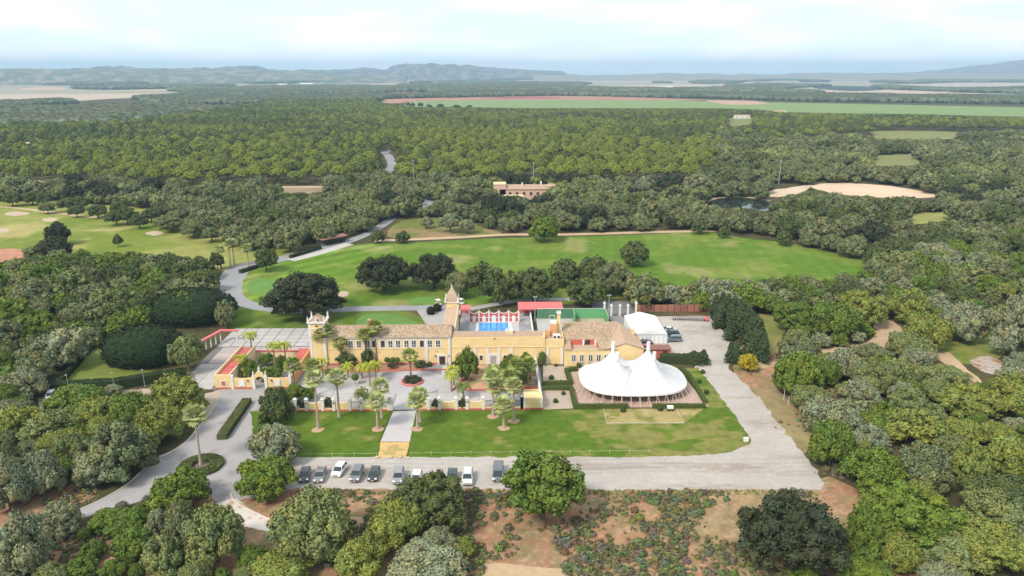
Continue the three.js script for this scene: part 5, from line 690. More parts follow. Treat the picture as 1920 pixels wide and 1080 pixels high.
function car(kind, rgb, x, z, turn, label, group) {
  const B = BODY[kind], t = thing(kind === 'van' ? 'parked_van' : 'parked_car', label, kind === 'van' ? 'van' : 'car', x, 0.05, z, turn, group), paint = new THREE.MeshPhysicalMaterial({ color: new THREE.Color().setRGB(...rgb), roughness: 0.32, clearcoat: 1, clearcoatRoughness: 0.06 });
  part(t, 'body', prism(B.low, B.W), paint);
  const c = B.cab, gl = part(t, 'glasshouse', prism(c, B.W * 0.95, 0.2), CARGLASS), top = Math.max(...c.map((p) => p[1])), za = c[1][0], zb = c[3][0], rw = B.W * 0.95 * 0.82;
  part(t, 'roof', prism([[za - 0.05, top - 0.1], [za + 0.05, top - 0.0], [(za + zb) / 2, top + 0.035], [zb - 0.05, top - 0.01], [zb + 0.05, top - 0.1]], rw), paint);
  for (const s of [-1, 1]) { for (const [p, q] of [[0, 1], [3, 4]]) part(t, 'pillar', barG([s * (B.W * 0.955 / 2 - 0.02), c[p === 0 ? 0 : 4][1], c[p === 0 ? 0 : 4][0]], [s * rw / 2, top - 0.06, c[p === 0 ? 1 : 3][0]], 0.055, 5), paint); part(t, 'pillar', barG([s * (B.W * 0.95 / 2), c[0][1], (za + zb) / 2 - 0.1], [s * rw / 2, top - 0.06, (za + zb) / 2 - 0.1], 0.045, 5), paint); part(t, 'mirror', boxG(0.2, 0.13, 0.1, s * (B.W / 2 + 0.06), c[4][1] + 0.08, c[4][0] - 0.25), paint); }
  const fz = B.low[5][0], hl = B.low[4]; for (const s of [-1, 1]) { part(t, 'headlight', boxG(0.34, 0.16, 0.3), HEADL, s * (B.W / 2 - 0.28), (hl[1] + B.low[5][1]) / 2, fz - 0.16, 0.5); part(t, 'tail_light', boxG(0.26, 0.3, 0.1), TAILL, s * (B.W / 2 - 0.2), B.low[1][1] + 0.05, B.low[1][0] + 0.03); }
  part(t, 'grille', boxG(0.8, 0.16, 0.08), DARK, 0, B.low[5][1] - 0.06, fz - 0.03); part(t, 'number_plate', boxG(0.5, 0.11, 0.03), PVC, 0, B.low[6][1] + 0.12, fz + 0.01);
  const wl = new THREE.CylinderGeometry(0.33, 0.33, 0.22, 16); wl.rotateZ(Math.PI / 2); const rm = new THREE.CylinderGeometry(0.2, 0.2, 0.235, 12); rm.rotateZ(Math.PI / 2);
  for (const s of [-1, 1]) for (const q of [-1, 1]) { const w = part(t, 'wheel', wl, TYRE, s * (B.W / 2 - 0.12), 0.33, q * B.L * 0.305); part(w, 'rim', rm, RIM); }
  return t;
}
car('hatch', [0.012, 0.012, 0.014], -34.8,-117.7, 0.12, 'black hatchback at the end of the parking row beside the bright bush');
car('saloon', [0.16, 0.165, 0.17], -32.1,-117.7, 0.05, 'mid grey saloon parked between the black hatchback and the white car');
car('hatch', [0.75, 0.75, 0.76], -29,-119.4, -0.16, 'white car with black roof glass standing forward of the parking row');
car('suv', [0.13, 0.135, 0.145], -25.5,-117.7, -0.04, 'dark grey estate car parked beside the white car');
car('hatch', [0.02, 0.022, 0.03], -22.4,-117.7, -0.02, 'black car with blue-black bonnet next to the dark grey estate');
car('suv', [0.24, 0.245, 0.26], -17.9,-116.8, 0.05, 'grey car behind the dark tree next to a white hatchback');
car('hatch', [0.72, 0.72, 0.72], -14.6,-116.2, -0.02, 'white hatchback half hidden by the dark tree crown');
car('hatch', [0.012, 0.03, 0.028], -8.3,-116.6, -0.02, 'dark green hatchback partly behind the dark tree crown');
car('suv', [0.55, 0.56, 0.58], -5.5,-116.2, 0, 'pale silver car next to the dark green hatchback');
car('van', [0.11, 0.115, 0.13], 0,-117.5, -0.03, 'dark grey van parked alone beside the big rounded tree');
car('saloon', [0.60, 0.62, 0.64], 48.1,-193.8, -1.6, 'silver car in the yard row farthest from the hedge');
car('suv', [0.03, 0.035, 0.04], 48.2,-190.3, -1.62, 'black car in the middle of the yard row beside the marquee');
car('suv', [0.10, 0.15, 0.19], 47.8,-186.1, -1.55, 'blue-grey car in the yard row with its side to the hedge');
car('saloon', [0.02, 0.022, 0.03], 39.3,-183.4, -1.6, 'black car parked before the marquee doors');
car('saloon', [0.55, 0.04, 0.06], 38.9,-179.9, -1.58, 'red car parked behind the tent beside the black car');
car('hatch', [0.72, 0.72, 0.73], 38.6,-176.5, -1.6, 'white hatchback parked behind the tent beside the red car');
car('hatch', [0.7, 0.71, 0.73], -100.4,-153, 0.4, 'white car half hidden by trees on the gravel track');

// golf trolleys in a row, golf carts
{
  const t = thing('golf_trolley', 'three-wheeled dark golf trolley in the long row across the yard', 'trolley', 52, 0, -204, 0, 'golf trolleys lined up in the yard'); const wl = new THREE.CylinderGeometry(0.16, 0.16, 0.07, 10); wl.rotateZ(Math.PI / 2);
  for (const s of [-1, 1]) part(t, 'wheel', wl, TYRE, s * 0.33, 0.16, -0.2); part(t, 'wheel', wl, TYRE, 0, 0.16, 0.55); part(t, 'frame', merged([barG([0, 0.2, 0.55], [0, 0.75, -0.25], 0.03), barG([-0.33, 0.18, -0.2], [0.33, 0.18, -0.2], 0.03), barG([0, 0.4, 0.2], [0, 1.0, -0.6], 0.03)]), DARK); part(t, 'bag_rest', boxG(0.3, 0.25, 0.5), std([0.10, 0.11, 0.13], 0.7), 0, 0.55, 0.05, 0.5); part(t, 'handle', boxG(0.36, 0.05, 0.05), IRON, 0, 1.0, -0.6);
  for (let i = 1; i < 15; i++) copyOf(t, 52 + i * 0.62, 0, -204 + i * 0.08);
  const b = thing('trolley_trailer', 'small red utility trailer at the end of the trolley row', 'trailer', 61.6, 0, -202.8); part(b, 'tub', boxG(1.0, 0.6, 1.4, 0, 0.65, 0), REDMETAL); part(b, 'seat', boxG(0.6, 0.5, 0.3, 0, 1.1, -0.5), REDMETAL); for (const s of [-1, 1]) { const w = new THREE.CylinderGeometry(0.28, 0.28, 0.14, 12); w.rotateZ(Math.PI / 2); part(b, 'wheel', w, TYRE, s * 0.55, 0.28, 0); }
  const gc = thing('golf_cart', 'white canopied golf cart parked by the clipped round shrubs', 'golf cart'); spot(gc, -18.5,-219.5, 0.5);
  part(gc, 'body', prism([[-1.1, 0.3], [-1.15, 0.75], [0.3, 0.5], [0.8, 0.85], [1.1, 0.7], [1.1, 0.3]], 1.15), PVC); part(gc, 'seat', boxG(1.05, 0.5, 0.45, 0, 0.85, -0.35), std([0.5, 0.47, 0.42], 0.7)); part(gc, 'roof', boxG(1.25, 0.1, 1.9, 0, 1.85, -0.1), PVC); for (const s of [-1, 1]) for (const q of [-0.9, 0.75]) part(gc, 'roof_post', cylG(0.025, 0.025, 1.2, 5), IRON, s * 0.55, 0.65, q);
  const w = new THREE.CylinderGeometry(0.24, 0.24, 0.2, 12); w.rotateZ(Math.PI / 2); for (const s of [-1, 1]) for (const q of [-0.75, 0.75]) part(gc, 'wheel', w, TYRE, s * 0.5, 0.24, q);
  const [ax, az] = [-11.5,-220.5]; copyOf(gc, ax, 0, az, 0.9, 'white canopied golf cart parked beside the belfry and red kiosk');
}

// ================================================================ street furniture
{
  const t = thing('rope_fence', 'low white rope fence on posts along the lawn edge on the tent side', 'fence', 10, 0, -125), t2 = thing('rope_fence', 'low white rope fence on posts along the lawn edge on the driveway side', 'fence', -32, 0, -125);
  const RP = std([0.58, 0.60, 0.42], 0.8), run = (g, x0, x1, z, n) => { const st = (x1 - x0) / n; for (let i = 0; i <= n; i++) { part(g, 'post', cylG(0.04, 0.04, 0.75, 6), RP, x0 + i * st - g.position.x, 0, z + 125); if (i < n) { const p = []; for (let k = 0; k <= 6; k++) { const q = -1 + k / 3; p.push(new THREE.Vector3(x0 + (i + (q + 1) / 2) * st - g.position.x, 0.52 + 0.14 * q * q, z + 125)); } part(g, 'rope', new THREE.TubeGeometry(new THREE.CatmullRomCurve3(p), 8, 0.018, 4), RP); } } };
  run(t2, -40, -23.2, -125.4, 4); run(t, -16.6, 29, -125.4, 12);
  const fr = thing('croquet_border', 'thin white board border round the worn grass before the tent', 'border', 32, 0, -141); const q = [[22.9,-144.7],[22.7,-137.9],[38.8,-137.6],[38.8,-144.4]]; for (let i = 0; i < 3; i++) part(fr, 'board', barG([q[i][0] - 32, 0.08, q[i][1] + 141], [q[i + 1][0] - 32, 0.08, q[i + 1][1] + 141], 0.035, 4), PVC);
  [[712, 'small sandstone block at the apron corner beside the driveway lawn'], [734, 'small sandstone block in the middle of the apron edge'], [751, 'small sandstone block at the apron corner beside the wide lawn']].forEach(([px, l], i) => { const b = thing('stone_block', l, 'stone', [-22.9, -20.4, -18.6][i], 0, -124.6); const g = new THREE.IcosahedronGeometry(0.36, 1); g.scale(1.3, 0.7, 0.8); part(b, 'stone', g, std([0.5, 0.4, 0.27], 0.95), 0, 0.2, 0); });
  const mail = thing('electric_box', 'small white service cabinet at the lawn corner by the gravel road', 'cabinet'); spot(mail, 49.1,-129.5); part(mail, 'case', boxG(0.9, 0.7, 0.5, 0, 0.4, 0), PVC); part(mail, 'lid', boxG(1.0, 0.06, 0.6, 0, 0.78, 0), PVC);
  const ban = thing('covered_grill', 'white covered cart on the grass before the tent hedge', 'cart', 37.2, 0, -143.4); part(ban, 'cover', boxG(1.3, 0.5, 0.8, 0, 0.95, 0), PVC); for (const s of [-1, 1]) part(ban, 'leg', boxG(0.08, 0.7, 0.6, s * 0.5, 0.35, 0), DARK);
  const bar = thing('driving_range_shelter', 'long red-roofed open tee shelter along the driving range', 'shelter', 0, 0, 0); const A = [[-74.7,-302.8],[-65.9,-312.9]], mx = (A[0][0] + A[1][0]) / 2, mz = (A[0][1] + A[1][1]) / 2, L = Math.hypot(A[1][0] - A[0][0], A[1][1] - A[0][1]), ang = Math.atan2(A[1][0] - A[0][0], -(A[1][1] - A[0][1])); bar.position.set(mx, 0, mz); bar.rotation.y = -ang;
  part(bar, 'roof', boxG(4.2, 0.18, L), std([0.26, 0.12, 0.10], 0.8), 0, 3.0, 0, 0, 0, -0.08); part(bar, 'rear_wall', boxG(0.15, 2.6, L, -1.8, 1.3, 0), std([0.16, 0.15, 0.15], 0.9)); for (let i = 0; i < 10; i++) { part(bar, 'post', cylG(0.09, 0.09, 2.9, 6), IRON, 1.8, 0, -L / 2 + 0.5 + (i * (L - 1)) / 9); part(bar, 'bay_divider', boxG(2.4, 1.1, 0.08), std([0.07, 0.09, 0.08], 0.8), -0.2, 0.55, -L / 2 + 1 + (i * (L - 2)) / 9); }
  sheet('tee_mats', ribbon([[-80.6,-279],[-72,-291.2],[-63.3,-307.6]], 5), 0.04, [0.46, 0.44, 0.42], { tile: 20 });
  for (const [x, z] of [[-107.1,-231.7],[-104,-233.5],[-100.8,-234.6],[-97.5,-235.2]]) { const p = thing('white_post', 'slender white post in the row beside the road bend', 'post', x, 0, z, 0, 'white posts beside the road bend'); part(p, 'shaft', boxG(0.28, 3.2, 0.28, 0, 1.6, 0), WHITE); part(p, 'cap', boxG(0.42, 0.12, 0.42, 0, 3.26, 0), WHITE); }
  for (const [x, z, h, l] of [[...[[63.9,-148.5]][0], 3.4, 'slim leaning pale pole beside the rounded tree on the red earth'], [...[[63.8,-145.7]][0], 2.0, 'short pale post on the red earth slope']]) { const p = thing('pole', l, 'pole', x, 0, z); part(p, 'shaft', cylG(0.06, 0.05, h, 6), PVC); part(p, 'arm', boxG(0.4, 0.06, 0.06, -0.15, h, 0), PVC); }
  const bin = thing('litter_bin', 'black litter bin beside the driveway bend', 'bin'); spot(bin, -59.8,-112.9); part(bin, 'drum', cylG(0.3, 0.34, 1.0, 10), DARK); part(bin, 'lid', cylG(0.38, 0.1, 0.2, 10), DARK, 0, 1.0, 0);
  [[-97.8,-155.6],[-88,-156.5],[-81.9,-158.2]].forEach(([x, z]) => { const p = thing('lamp_post', 'thin grey lamp post along the dark hedge of the gravel track', 'lamp post', x, 0, z, 0, 'lamp posts along the gravel track'); part(p, 'shaft', cylG(0.07, 0.05, 4.5, 6), GREYM); part(p, 'lamp_head', boxG(0.3, 0.12, 0.5, 0, 4.5, 0.15), GREYM); });
  for (const [l, pts] of [['red and white concrete kerb along the driveway verge', [[-65.5,-120],[-65.9,-116.4],[-67.5,-112.2],[-71,-107.2],[-74.9,-103.4]]], ['pale kerb curving under the bright bush beside the driveway', [[-46.5,-112.9],[-45,-110.4],[-41.3,-107.5],[-35.9,-104]]], ['pale kerb of the driveway under the yellow-green trees', [[-61.9,-146.5],[-61.8,-139],[-61.9,-130.6],[-63.5,-126.8],[-65.4,-124.8]]]]) { const p = spline(pts, false, 1), k = new THREE.CatmullRomCurve3(p.map(([x, z]) => new THREE.Vector3(x - p[0][0], 0, z - p[0][1]))), s = new THREE.Shape(); const o = thing('road_kerb', l, 'kerb', p[0][0], 0.05, p[0][1]); part(o, 'kerb_run', new THREE.TubeGeometry(k, p.length * 2, 0.13, 4), std([0.58, 0.52, 0.47], 0.9)); }
}

// ================================================================ clipped hedges, topiary, planting
const HEDGE = leafMat([0.075, 0.105, 0.028]), HEDGED = leafMat([0.035, 0.055, 0.022]), BOX = leafMat([0.05, 0.08, 0.025]);
function hedge(label, pts, w, h, mat = HEDGE, per = 55, leaf = 0.17) { const [ox, oz] = pts[0], t = thing('clipped_hedge', label, 'hedge', ox, 0.03, oz); part(t, 'foliage', hedgeRun(Math.round(Math.abs(ox * 7 + oz * 3)), pts.map(([x, z]) => [x - ox, z - oz]), w, h, per, leaf), mat); return t; }
hedge('long clipped hedge strip dividing the two driveway lanes', [[-55.5,-149.1],[-55,-133]], 2.0, 1.1, leafMat([0.085, 0.10, 0.035]));
hedge('clipped hedge between the driveway and the front lawn', [[-47.9,-140.4],[-48,-134.5],[-47.5,-130]], 2.2, 1.2, leafMat([0.10, 0.15, 0.035]));
hedge('long dark hedge along the gravel track under the dome shrubs', [[-103,-156.3],[-88.2,-158],[-81.2,-161.5],[-74.6,-163.9]], 2.4, 2.2, HEDGED, 30, 0.25);
hedge('dark hedge along the grass strip edge', [[-102.6,-160.1],[-105.4,-174],[-108.6,-188.6]], 1.2, 1.4, HEDGED, 30, 0.25);
hedge('low hedge between gravel garden and tent patio, upper angle', [[10.6,-157.7],[17.1,-157.9],[16.8,-165.6],[19.5,-166.2]], 0.9, 0.9);
hedge('low hedge bounding the front part of the gravel garden', [[10.7,-155],[16.9,-154.9],[16.9,-145.4],[28.4,-145.1]], 0.9, 0.9);
hedge('low hedge along the patio front on the road side', [[34,-145],[45,-144.8]], 0.9, 0.9);
hedge('low hedge along the patio side facing the gravel road', [[45,-166.7],[45.9,-162.4],[45.8,-146.9]], 0.8, 0.9);
hedge('pair of short hedge rows leading to the wing doors, west row', [[19.8,-172.5],[20.2,-167.9]], 0.8, 0.9); hedge('pair of short hedge rows leading to the wing doors, tent row', [[22.6,-172.4],[23,-168.9]], 0.8, 0.9);
hedge('tall dark hedge screening the gravel yard behind the tent', [[41.6,-170.9],[46.6,-170.5],[50.8,-170]], 2.2, 2.2, leafMat([0.05, 0.07, 0.03]), 40, 0.22);
hedge('dark hedge beside the cart path below the range shelter', [[-93.6,-260.2],[-87.7,-271.7]], 1.4, 1.2, HEDGED, 30, 0.25); hedge('dark hedge along the tee mats of the driving range', [[-81.5,-282.5],[-73.5,-297.9]], 1.2, 1.2, HEDGED, 30, 0.25);
{ // roundabout ring
  const t = thing('roundabout_hedge', 'low ring hedge of the driveway roundabout round a tall palm', 'hedge'); spot(t, -55.1,-122.1);
  const p = []; for (let i = 0; i <= 28; i++) p.push([2.75 * Math.cos(i * Math.PI / 14), 2.75 * Math.sin(i * Math.PI / 14)]); part(t, 'foliage', hedgeRun(77, p, 2.3, 0.6, 60, 0.16), leafMat([0.09, 0.115, 0.035])); part(t, 'soil', cylG(1.7, 1.7, 0.06, 20), std([0.14, 0.11, 0.08], 1));
}
function dome(label, x, z, rx, h, rz, mat, n = 2600, leaf = 0.3, name = 'clipped_shrub', cat = 'shrub', group) { const t = thing(name, label, cat, x, 0, z, 0, group); part(t, 'foliage', clippedDome(Math.round(Math.abs(x * 5 + z)), rx, h, rz, n, leaf), mat); return t; }
{
  const D = leafMat([0.030, 0.052, 0.020]);
  { const [x, z] = [-90.2,-199]; dome('huge dark clipped dome of trees beside the road bend', x, z - 8, 12.8, 9.5, 9.5, D, 9000, 0.42, 'clipped_tree_mound', 'tree'); }
  { const [x, z] = [-89.3,-168.8]; dome('huge dark clipped dome of trees on the grass strip', x, z - 6, 10.0, 9.2, 8, D, 8000, 0.4, 'clipped_tree_mound', 'tree'); }
  for (const [x, z, l] of [[-20.1,-211, 'dark ball-shaped shrub beside the belfry wing, outer of two'], [-18.4,-214.1, 'dark ball-shaped shrub beside the belfry wing, inner of two']]) dome(l, x, z, 1.35, 2.5, 1.35, leafMat([0.025, 0.03, 0.016]), 700, 0.18);
  for (const [x, z, s] of [[14.5,-169, 0.7], [12.8,-161.1, 1], [14.9,-158.6, 0.8], [12.8,-148.2, 0.9], [14.9,-152.3, 0.8]]) dome('small round box shrub in the gravel garden', x, z, 0.62 * s, 1.1 * s, 0.62 * s, BOX, 220, 0.14, 'box_ball', 'shrub', 'box balls in the gravel garden');
  for (const [x, z] of [[27,-143.3], [35.1,-143.7]]) dome('small dark round shrub before the tent hedge', x, z, 0.6, 1.1, 0.6, BOX, 220, 0.14, 'box_ball', 'shrub', 'box balls before the tent hedge');
  for (const [x, z] of [[47.5,-158.2], [47.5,-152.2], [49.9,-163.9]]) dome('small dark round shrub on the side lawn of the tent', x, z, 0.55, 1.0, 0.55, BOX, 200, 0.14, 'box_ball', 'shrub', 'box balls on the side lawn');
  for (const [x, z, l] of [[-17.0, -169.8, 'leafy bush by the door on the long wing side'], [-10.8, -169.8, 'round potted shrub by the door on the central block side']]) dome(l, x, z, 0.7, 1.2, 0.7, BOX, 240, 0.15);
  const lol = (x, z, label, s = 1) => { const t = thing('topiary_tree', label, 'topiary', x, 0.05, z, 0, 'ball topiary trees in the courtyard'); part(t, 'trunk', cylG(0.07, 0.06, 1.6, 6), barkMat); part(t, 'crown', clippedDome(Math.round(Math.abs(x * 9)), 0.85 * s, 1.5 * s, 0.85 * s, 360, 0.15), leafMat([0.085, 0.13, 0.03]), 0, 1.3, 0); };
  lol(-33.3,-158.7, 'small ball-headed topiary tree in the slab courtyard'); lol(-40.3,-161.9, 'small ball-headed topiary tree in the slab courtyard');
  for (const [px, z] of [[-27.4, -169.6], [-26.0, -169.6], [-24.9, -169.6]]) lol(px, z, 'small ball-headed topiary tree in the slab courtyard', 0.8);
}
{ // palms
  const FANM = leafMat([0.27, 0.32, 0.085]), FAN2 = leafMat([0.38, 0.42, 0.17]), SKIRT = leafMat([0.24, 0.19, 0.09]), PT = plaster([0.26, 0.19, 0.14], 0.3), PT2 = plaster([0.42, 0.34, 0.27], 0.3), FE = leafMat([0.30, 0.33, 0.04]), FE2 = leafMat([0.14, 0.17, 0.04]);
  const proto = {};
  function fan(x, z, h, label, group, pale, sc = 1.22, girth = 0.62) { const k = `${Math.round(h)}${pale ? 1 : 0}${sc}`; let t = proto[k]; if (!t) { t = proto[k] = thing('fan_palm', label, 'palm', x, 0.03, z, (x * 3) % 6, group); const [a, b, c] = fanPalm(Math.round(h), Math.round(h) * 13 + 5, sc, girth); part(t, 'trunk', a, pale ? PT2 : PT); part(t, 'crown', b, pale ? FAN2 : FANM); part(t, 'dead_skirt', c, SKIRT); } else t = copyOf(t, x, 0.03, z, (x * 3) % 6, label, group); return t; }
  for (const [x, z, d, h] of [[-44.1,-171.3,5.3,7.9],[-42.5,-171.3,5.3,9.3],[-38.9,-170.9,4.8,6.3],[-32.8,-170.8,5.3,7.8],[-30.2,-171,5.3,9.9]]) fan(x, z, h, 'tall green fan palm in the bed against the long wing', 'fan palms against the long wing');
  for (const [x, z, d, h] of [[-46.2,-154.2,4.4,6.5],[-41.5,-152.9,4.3,7]]) fan(x, z, h, 'fan palm just inside the wall by the garden court', 'fan palms by the garden court');
  for (const [x, z, d, h] of [[-36.9,-136.8,3.9,10.7],[-33.7,-142.1,4.1,8.8],[-24.7,-136.5,3.9,5.6],[-24.6,-141.6,4.1,6.7],[-16.5,-136.6,3.9,5.5],[-16.3,-139.5,3.8,6.1]]) fan(x, z, h, 'pale trunked fan palm on the lawn along the front wall', 'fan palms along the front wall', true);
  for (const [x, z, d, h] of [[-1,-141.9,4.1,9.1],[-0.3,-142.9,4.1,5.7],[1.2,-136.5,4,5],[3.3,-139.5,4,7.7]]) fan(x, z, h, 'pale trunked fan palm on the lawn ringed with bare soil', 'fan palms ringed with bare soil', true);
  for (const [x, z, d, h] of [[-1,-151.2,4.8,6.2],[4.2,-153.1,5.4,6.5],[7,-156,4.9,6.1],[2.6,-149.2,4.8,6.4]]) fan(x, z, h, 'leafy fan palm crowding the east courtyard bed', 'fan palms of the east bed');
  { const [[x, z, d, h]] = [[-20.7,-161.5,5.1,6]]; fan(x, z, h, 'fan palm standing in the round courtyard planter'); }
  { const [[x, z, d, h]] = [[-55.4,-122.7,4,9.6]]; fan(x, z, h, 'very tall slender fan palm in the driveway roundabout', undefined, true, 1.3, 0.55); }
  for (const [x, z, d, h] of [[-103.3,-267.3,5.2,6.7],[-99.1,-269.5,5.2,8.6],[-93.9,-269.4,4.4,7],[-100,-268,4.4,8.5]]) fan(x, z, h, 'pale fan palm on the grass beside the road bend', 'fan palms beside the road bend', true);
  for (const [x, z, d, h] of [[31.7,-424.3,5.6,10],[39.2,-420.4,5.6,8.7]]) fan(x, z, h, 'far palm beside the pink country house', 'palms beside the pink house');
  for (const [x, z] of [[-1.1,-141.6],[1.2,-136.2],[3.3,-139.3],[-36.9,-136.3],[-24.7,-136.3],[-16.6,-136.3]]) { const s = thing('soil_ring', 'ring of bare earth round a palm foot on the lawn', 'soil', x, 0.04, z, 0, 'soil rings round the lawn palms'); const g = new THREE.CircleGeometry(1.25, 20); g.rotateX(-Math.PI / 2); const P = g.attributes.position; for (let i = 1; i < P.count; i++) { const k = 0.85 + 0.3 * vnoise(i * 0.9 + x, z); P.setX(i, P.getX(i) * k); P.setZ(i, P.getZ(i) * k); } const pile = new THREE.ConeGeometry(1.1, 0.14, 18); part(s, 'earth', g, std([0.40, 0.25, 0.16], 1)); part(s, 'mound', pile, std([0.42, 0.28, 0.19], 1), 0, 0.07, 0); }
  const fp = {};
  function feather(x, z, h, label, group, m = FE, sc = 1) { const k = `${Math.round(h)}${m.uuid}${sc}`; let t = fp[k]; if (!t) { t = fp[k] = thing('feather_palm', label, 'palm', x, 0.05, z, (x * 5) % 6, group); const [a, b] = featherPalm(Math.round(h), Math.round(h) * 17 + 3, sc); part(t, 'trunk', a, PT); part(t, 'crown', b, m); } else t = copyOf(t, x, 0.05, z, (x * 5) % 6, label, group); return t; }
  for (const [x, z, d, h] of [[-62.1,-174.2,4.9,7],[-61.2,-163.7,4.6,5.4],[-53.3,-164.1,3.9,7.6],[-53.2,-172.2,4.8,4.8]]) feather(x, z, h, 'yellow-green feather palm in the walled garden court', 'feather palms of the garden court');
  for (const [x, z, d, h] of [[-42.1,-163.9,4.6,3.6],[-35.9,-163.1,4.6,2.7],[-32.4,-162.4,3.8,2.7],[-29.8,-158,4.5,5.3],[-29,-161.7,4.6,4.3],[-10.3,-158.2,4.2,4.3],[-10.6,-154.6,3.4,3.7]]) feather(x, z, h, 'yellow-green feather palm standing in the slab courtyard', 'feather palms of the slab courtyard');
  { const [[x, z, d, h]] = [[-7.7,-150.8,4.1,3]]; feather(x, z, h, 'low dark feather palm behind the front wall', undefined, FE2); }
  for (const [x, z] of [[-30.4,-149.1],[-28.5,-147.7],[-30.3,-151]]) feather(x, z, 2, 'short dense feather palm behind the wall near the entrance', 'short palms near the entrance', FE2, 0.8);
  const CYC = leafMat([0.03, 0.045, 0.02]);
  for (let i = 0; i < 5; i++) { const a = i * 1.256, t = feather(-20.2 + 1.5 * Math.cos(a), -160 + 1.5 * Math.sin(a), 1, 'low dark cycad in the round courtyard planter', 'cycads of the round planter', CYC, 0.5); t.position.y = -0.1; }
}

// ================================================================ trees
const TONE = {
  silver: [0.225, 0.245, 0.140], olive: [0.185, 0.215, 0.080], green: [0.120, 0.175, 0.034], bright: [0.135, 0.190, 0.032], yellow: [0.205, 0.235, 0.055], grey: [0.165, 0.185, 0.085], dark: [0.098, 0.124, 0.044], black: [0.050, 0.062, 0.033],
};
const toneMat = Object.fromEntries(Object.entries(TONE).map(([k, c]) => [k, leafMat(c)]));
const NEAR = [0, 1, 2, 3].map((k) => billow(101 + k * 7, { R: 4, top: 6.2, base: 0.35, lobes: 34 + k * 4, lr: 0.26 + 0.015 * k, bumps: 9, per: 52, leaf: 0.305 }));
const NEARTALL = [0, 1].map((k) => billow(171 + k * 7, { R: 4, top: 7.6, base: 1.5, lobes: 36, lr: 0.26, bumps: 9, per: 50, leaf: 0.305, gap: 0.16 }));
const BIG = [0, 1].map((k) => billow(231 + k * 7, { R: 4, top: 5.9, base: 0.5, lobes: 95, lr: 0.155, bumps: 8, per: 26, leaf: 0.2, gap: 0.06 }));
const MID = [0, 1, 2, 3].map((k) => billow(201 + k * 7, { R: 4, top: 6.2, base: 0.6, lobes: 26, lr: 0.3, bumps: 7, per: 28, leaf: 0.44, core: 1 }));
const LOW = [0, 1, 2].map((k) => billow(301 + k * 7, { R: 4, top: 6.2, base: 0.8, lobes: 17, lr: 0.36, bumps: 6, per: 14, leaf: 0.62, core: 1 }));
const TRUNK = trunkG(5, 1.7, 0.3, 4, 1.6), TRUNK2 = trunkG(9, 2.6, 0.32, 4, 1.8);
const tprotos = {};
// a tree of diameter d and height h; lod: near, mid
function tree(name, tone, lod, shape, x, z, d, h, label, group, turn) {
  if (d > 13.5) lod = 'big';
  const k = [name, tone, lod, shape].join(); let t = tprotos[k];
  const tall = lod === 'tall', src = lod === 'big' ? BIG : lod === 'near' ? NEAR : tall ? NEARTALL : MID, ht = tall ? 7.6 : 6.2;
  if (!t) { t = tprotos[k] = thing(name, label, 'tree', x, 0, z, turn, group); part(t, 'trunk', tall ? TRUNK2 : TRUNK, barkMat); part(t, 'crown', src[shape % src.length], toneMat[tone]); } else t = copyOf(t, x, 0, z, turn, label, group);
  if (!group) delete t.userData.group;
  t.scale.set(d / 8.6, h / ht, d / 8.6); return t;
}
const planted = [];     // x, z, radius of every tree
const R6 = rng(606);
function plant(name, tone, lod, list, label, group) { for (const [x, z, d, h] of list) { planted.push([x, z, d / 2]); tree(name, tone, lod, Math.floor(R6() * 4), x, z, d, h, label, group, R6() * 6.28); } }

// foreground trees below and beside the parking road
plant('wild_olive_tree', 'olive', 'near', [[-28.1,-96.3,11.5,8.9]], 'broad dense olive-green tree on the red bank below the parking row');
plant('carob_tree', 'dark', 'near', [[-10.9,-103.1,14.3,8.3]], 'wide dark green tree hiding the middle of the parking row');
plant('carob_tree', 'green', 'tall', [[7.1,-104.4,13.4,10.7]], 'large rounded dark green tree standing into the parking road edge');
plant('carob_tree', 'bright', 'near', [[-40,-113.1,10.1,6.1]], 'bright green bush-like tree at the end of the parking road');
plant('wild_olive_tree', 'silver', 'near', [[-41.7,-123.8,9.3,7.2]], 'grey-green olive tree at the corner of the driveway lawn');
plant('holm_oak_tree', 'dark', 'near', [[-46.1,-139.3,7.3,7.5]], 'dark rounded tree at the outer end of the front wall');
plant('carob_tree', 'bright', 'near', [[-53.2,-109,10.6,6.1]], 'bright green bushy tree below the driveway roundabout');
plant('wild_olive_tree', 'olive', 'near', [[-42,-94.4,9.2,8.7]], 'dense olive-green tree on the earth below the concrete ramp');
plant('holm_oak_tree', 'black', 'near', [[43.2,-92,17.2,10.8]], 'very dark spreading oak below the gravel road corner');
plant('carob_tree', 'bright', 'near', [[62.7,-96,17,9.3]], 'wide bright green tree crown beside the very dark oak');
plant('carob_tree', 'yellow', 'near', [[-15.7,-97.6,7.6,7],[-20,-91.2,7.2,4.9],[-31.1,-90.7,8.7,3.4],[-5.4,-95,3.9,2.9]], 'yellow-green tree on the bank under the dark parking-row tree', 'yellow-green trees on the bank');
plant('wild_olive_tree', 'silver', 'near', [[-9.2,-95.5,5.4,3.9],[-10.6,-90.6,11.7,3.9]], 'grey-green olive tree on the bank under the dark parking-row tree', 'grey-green trees on the bank');
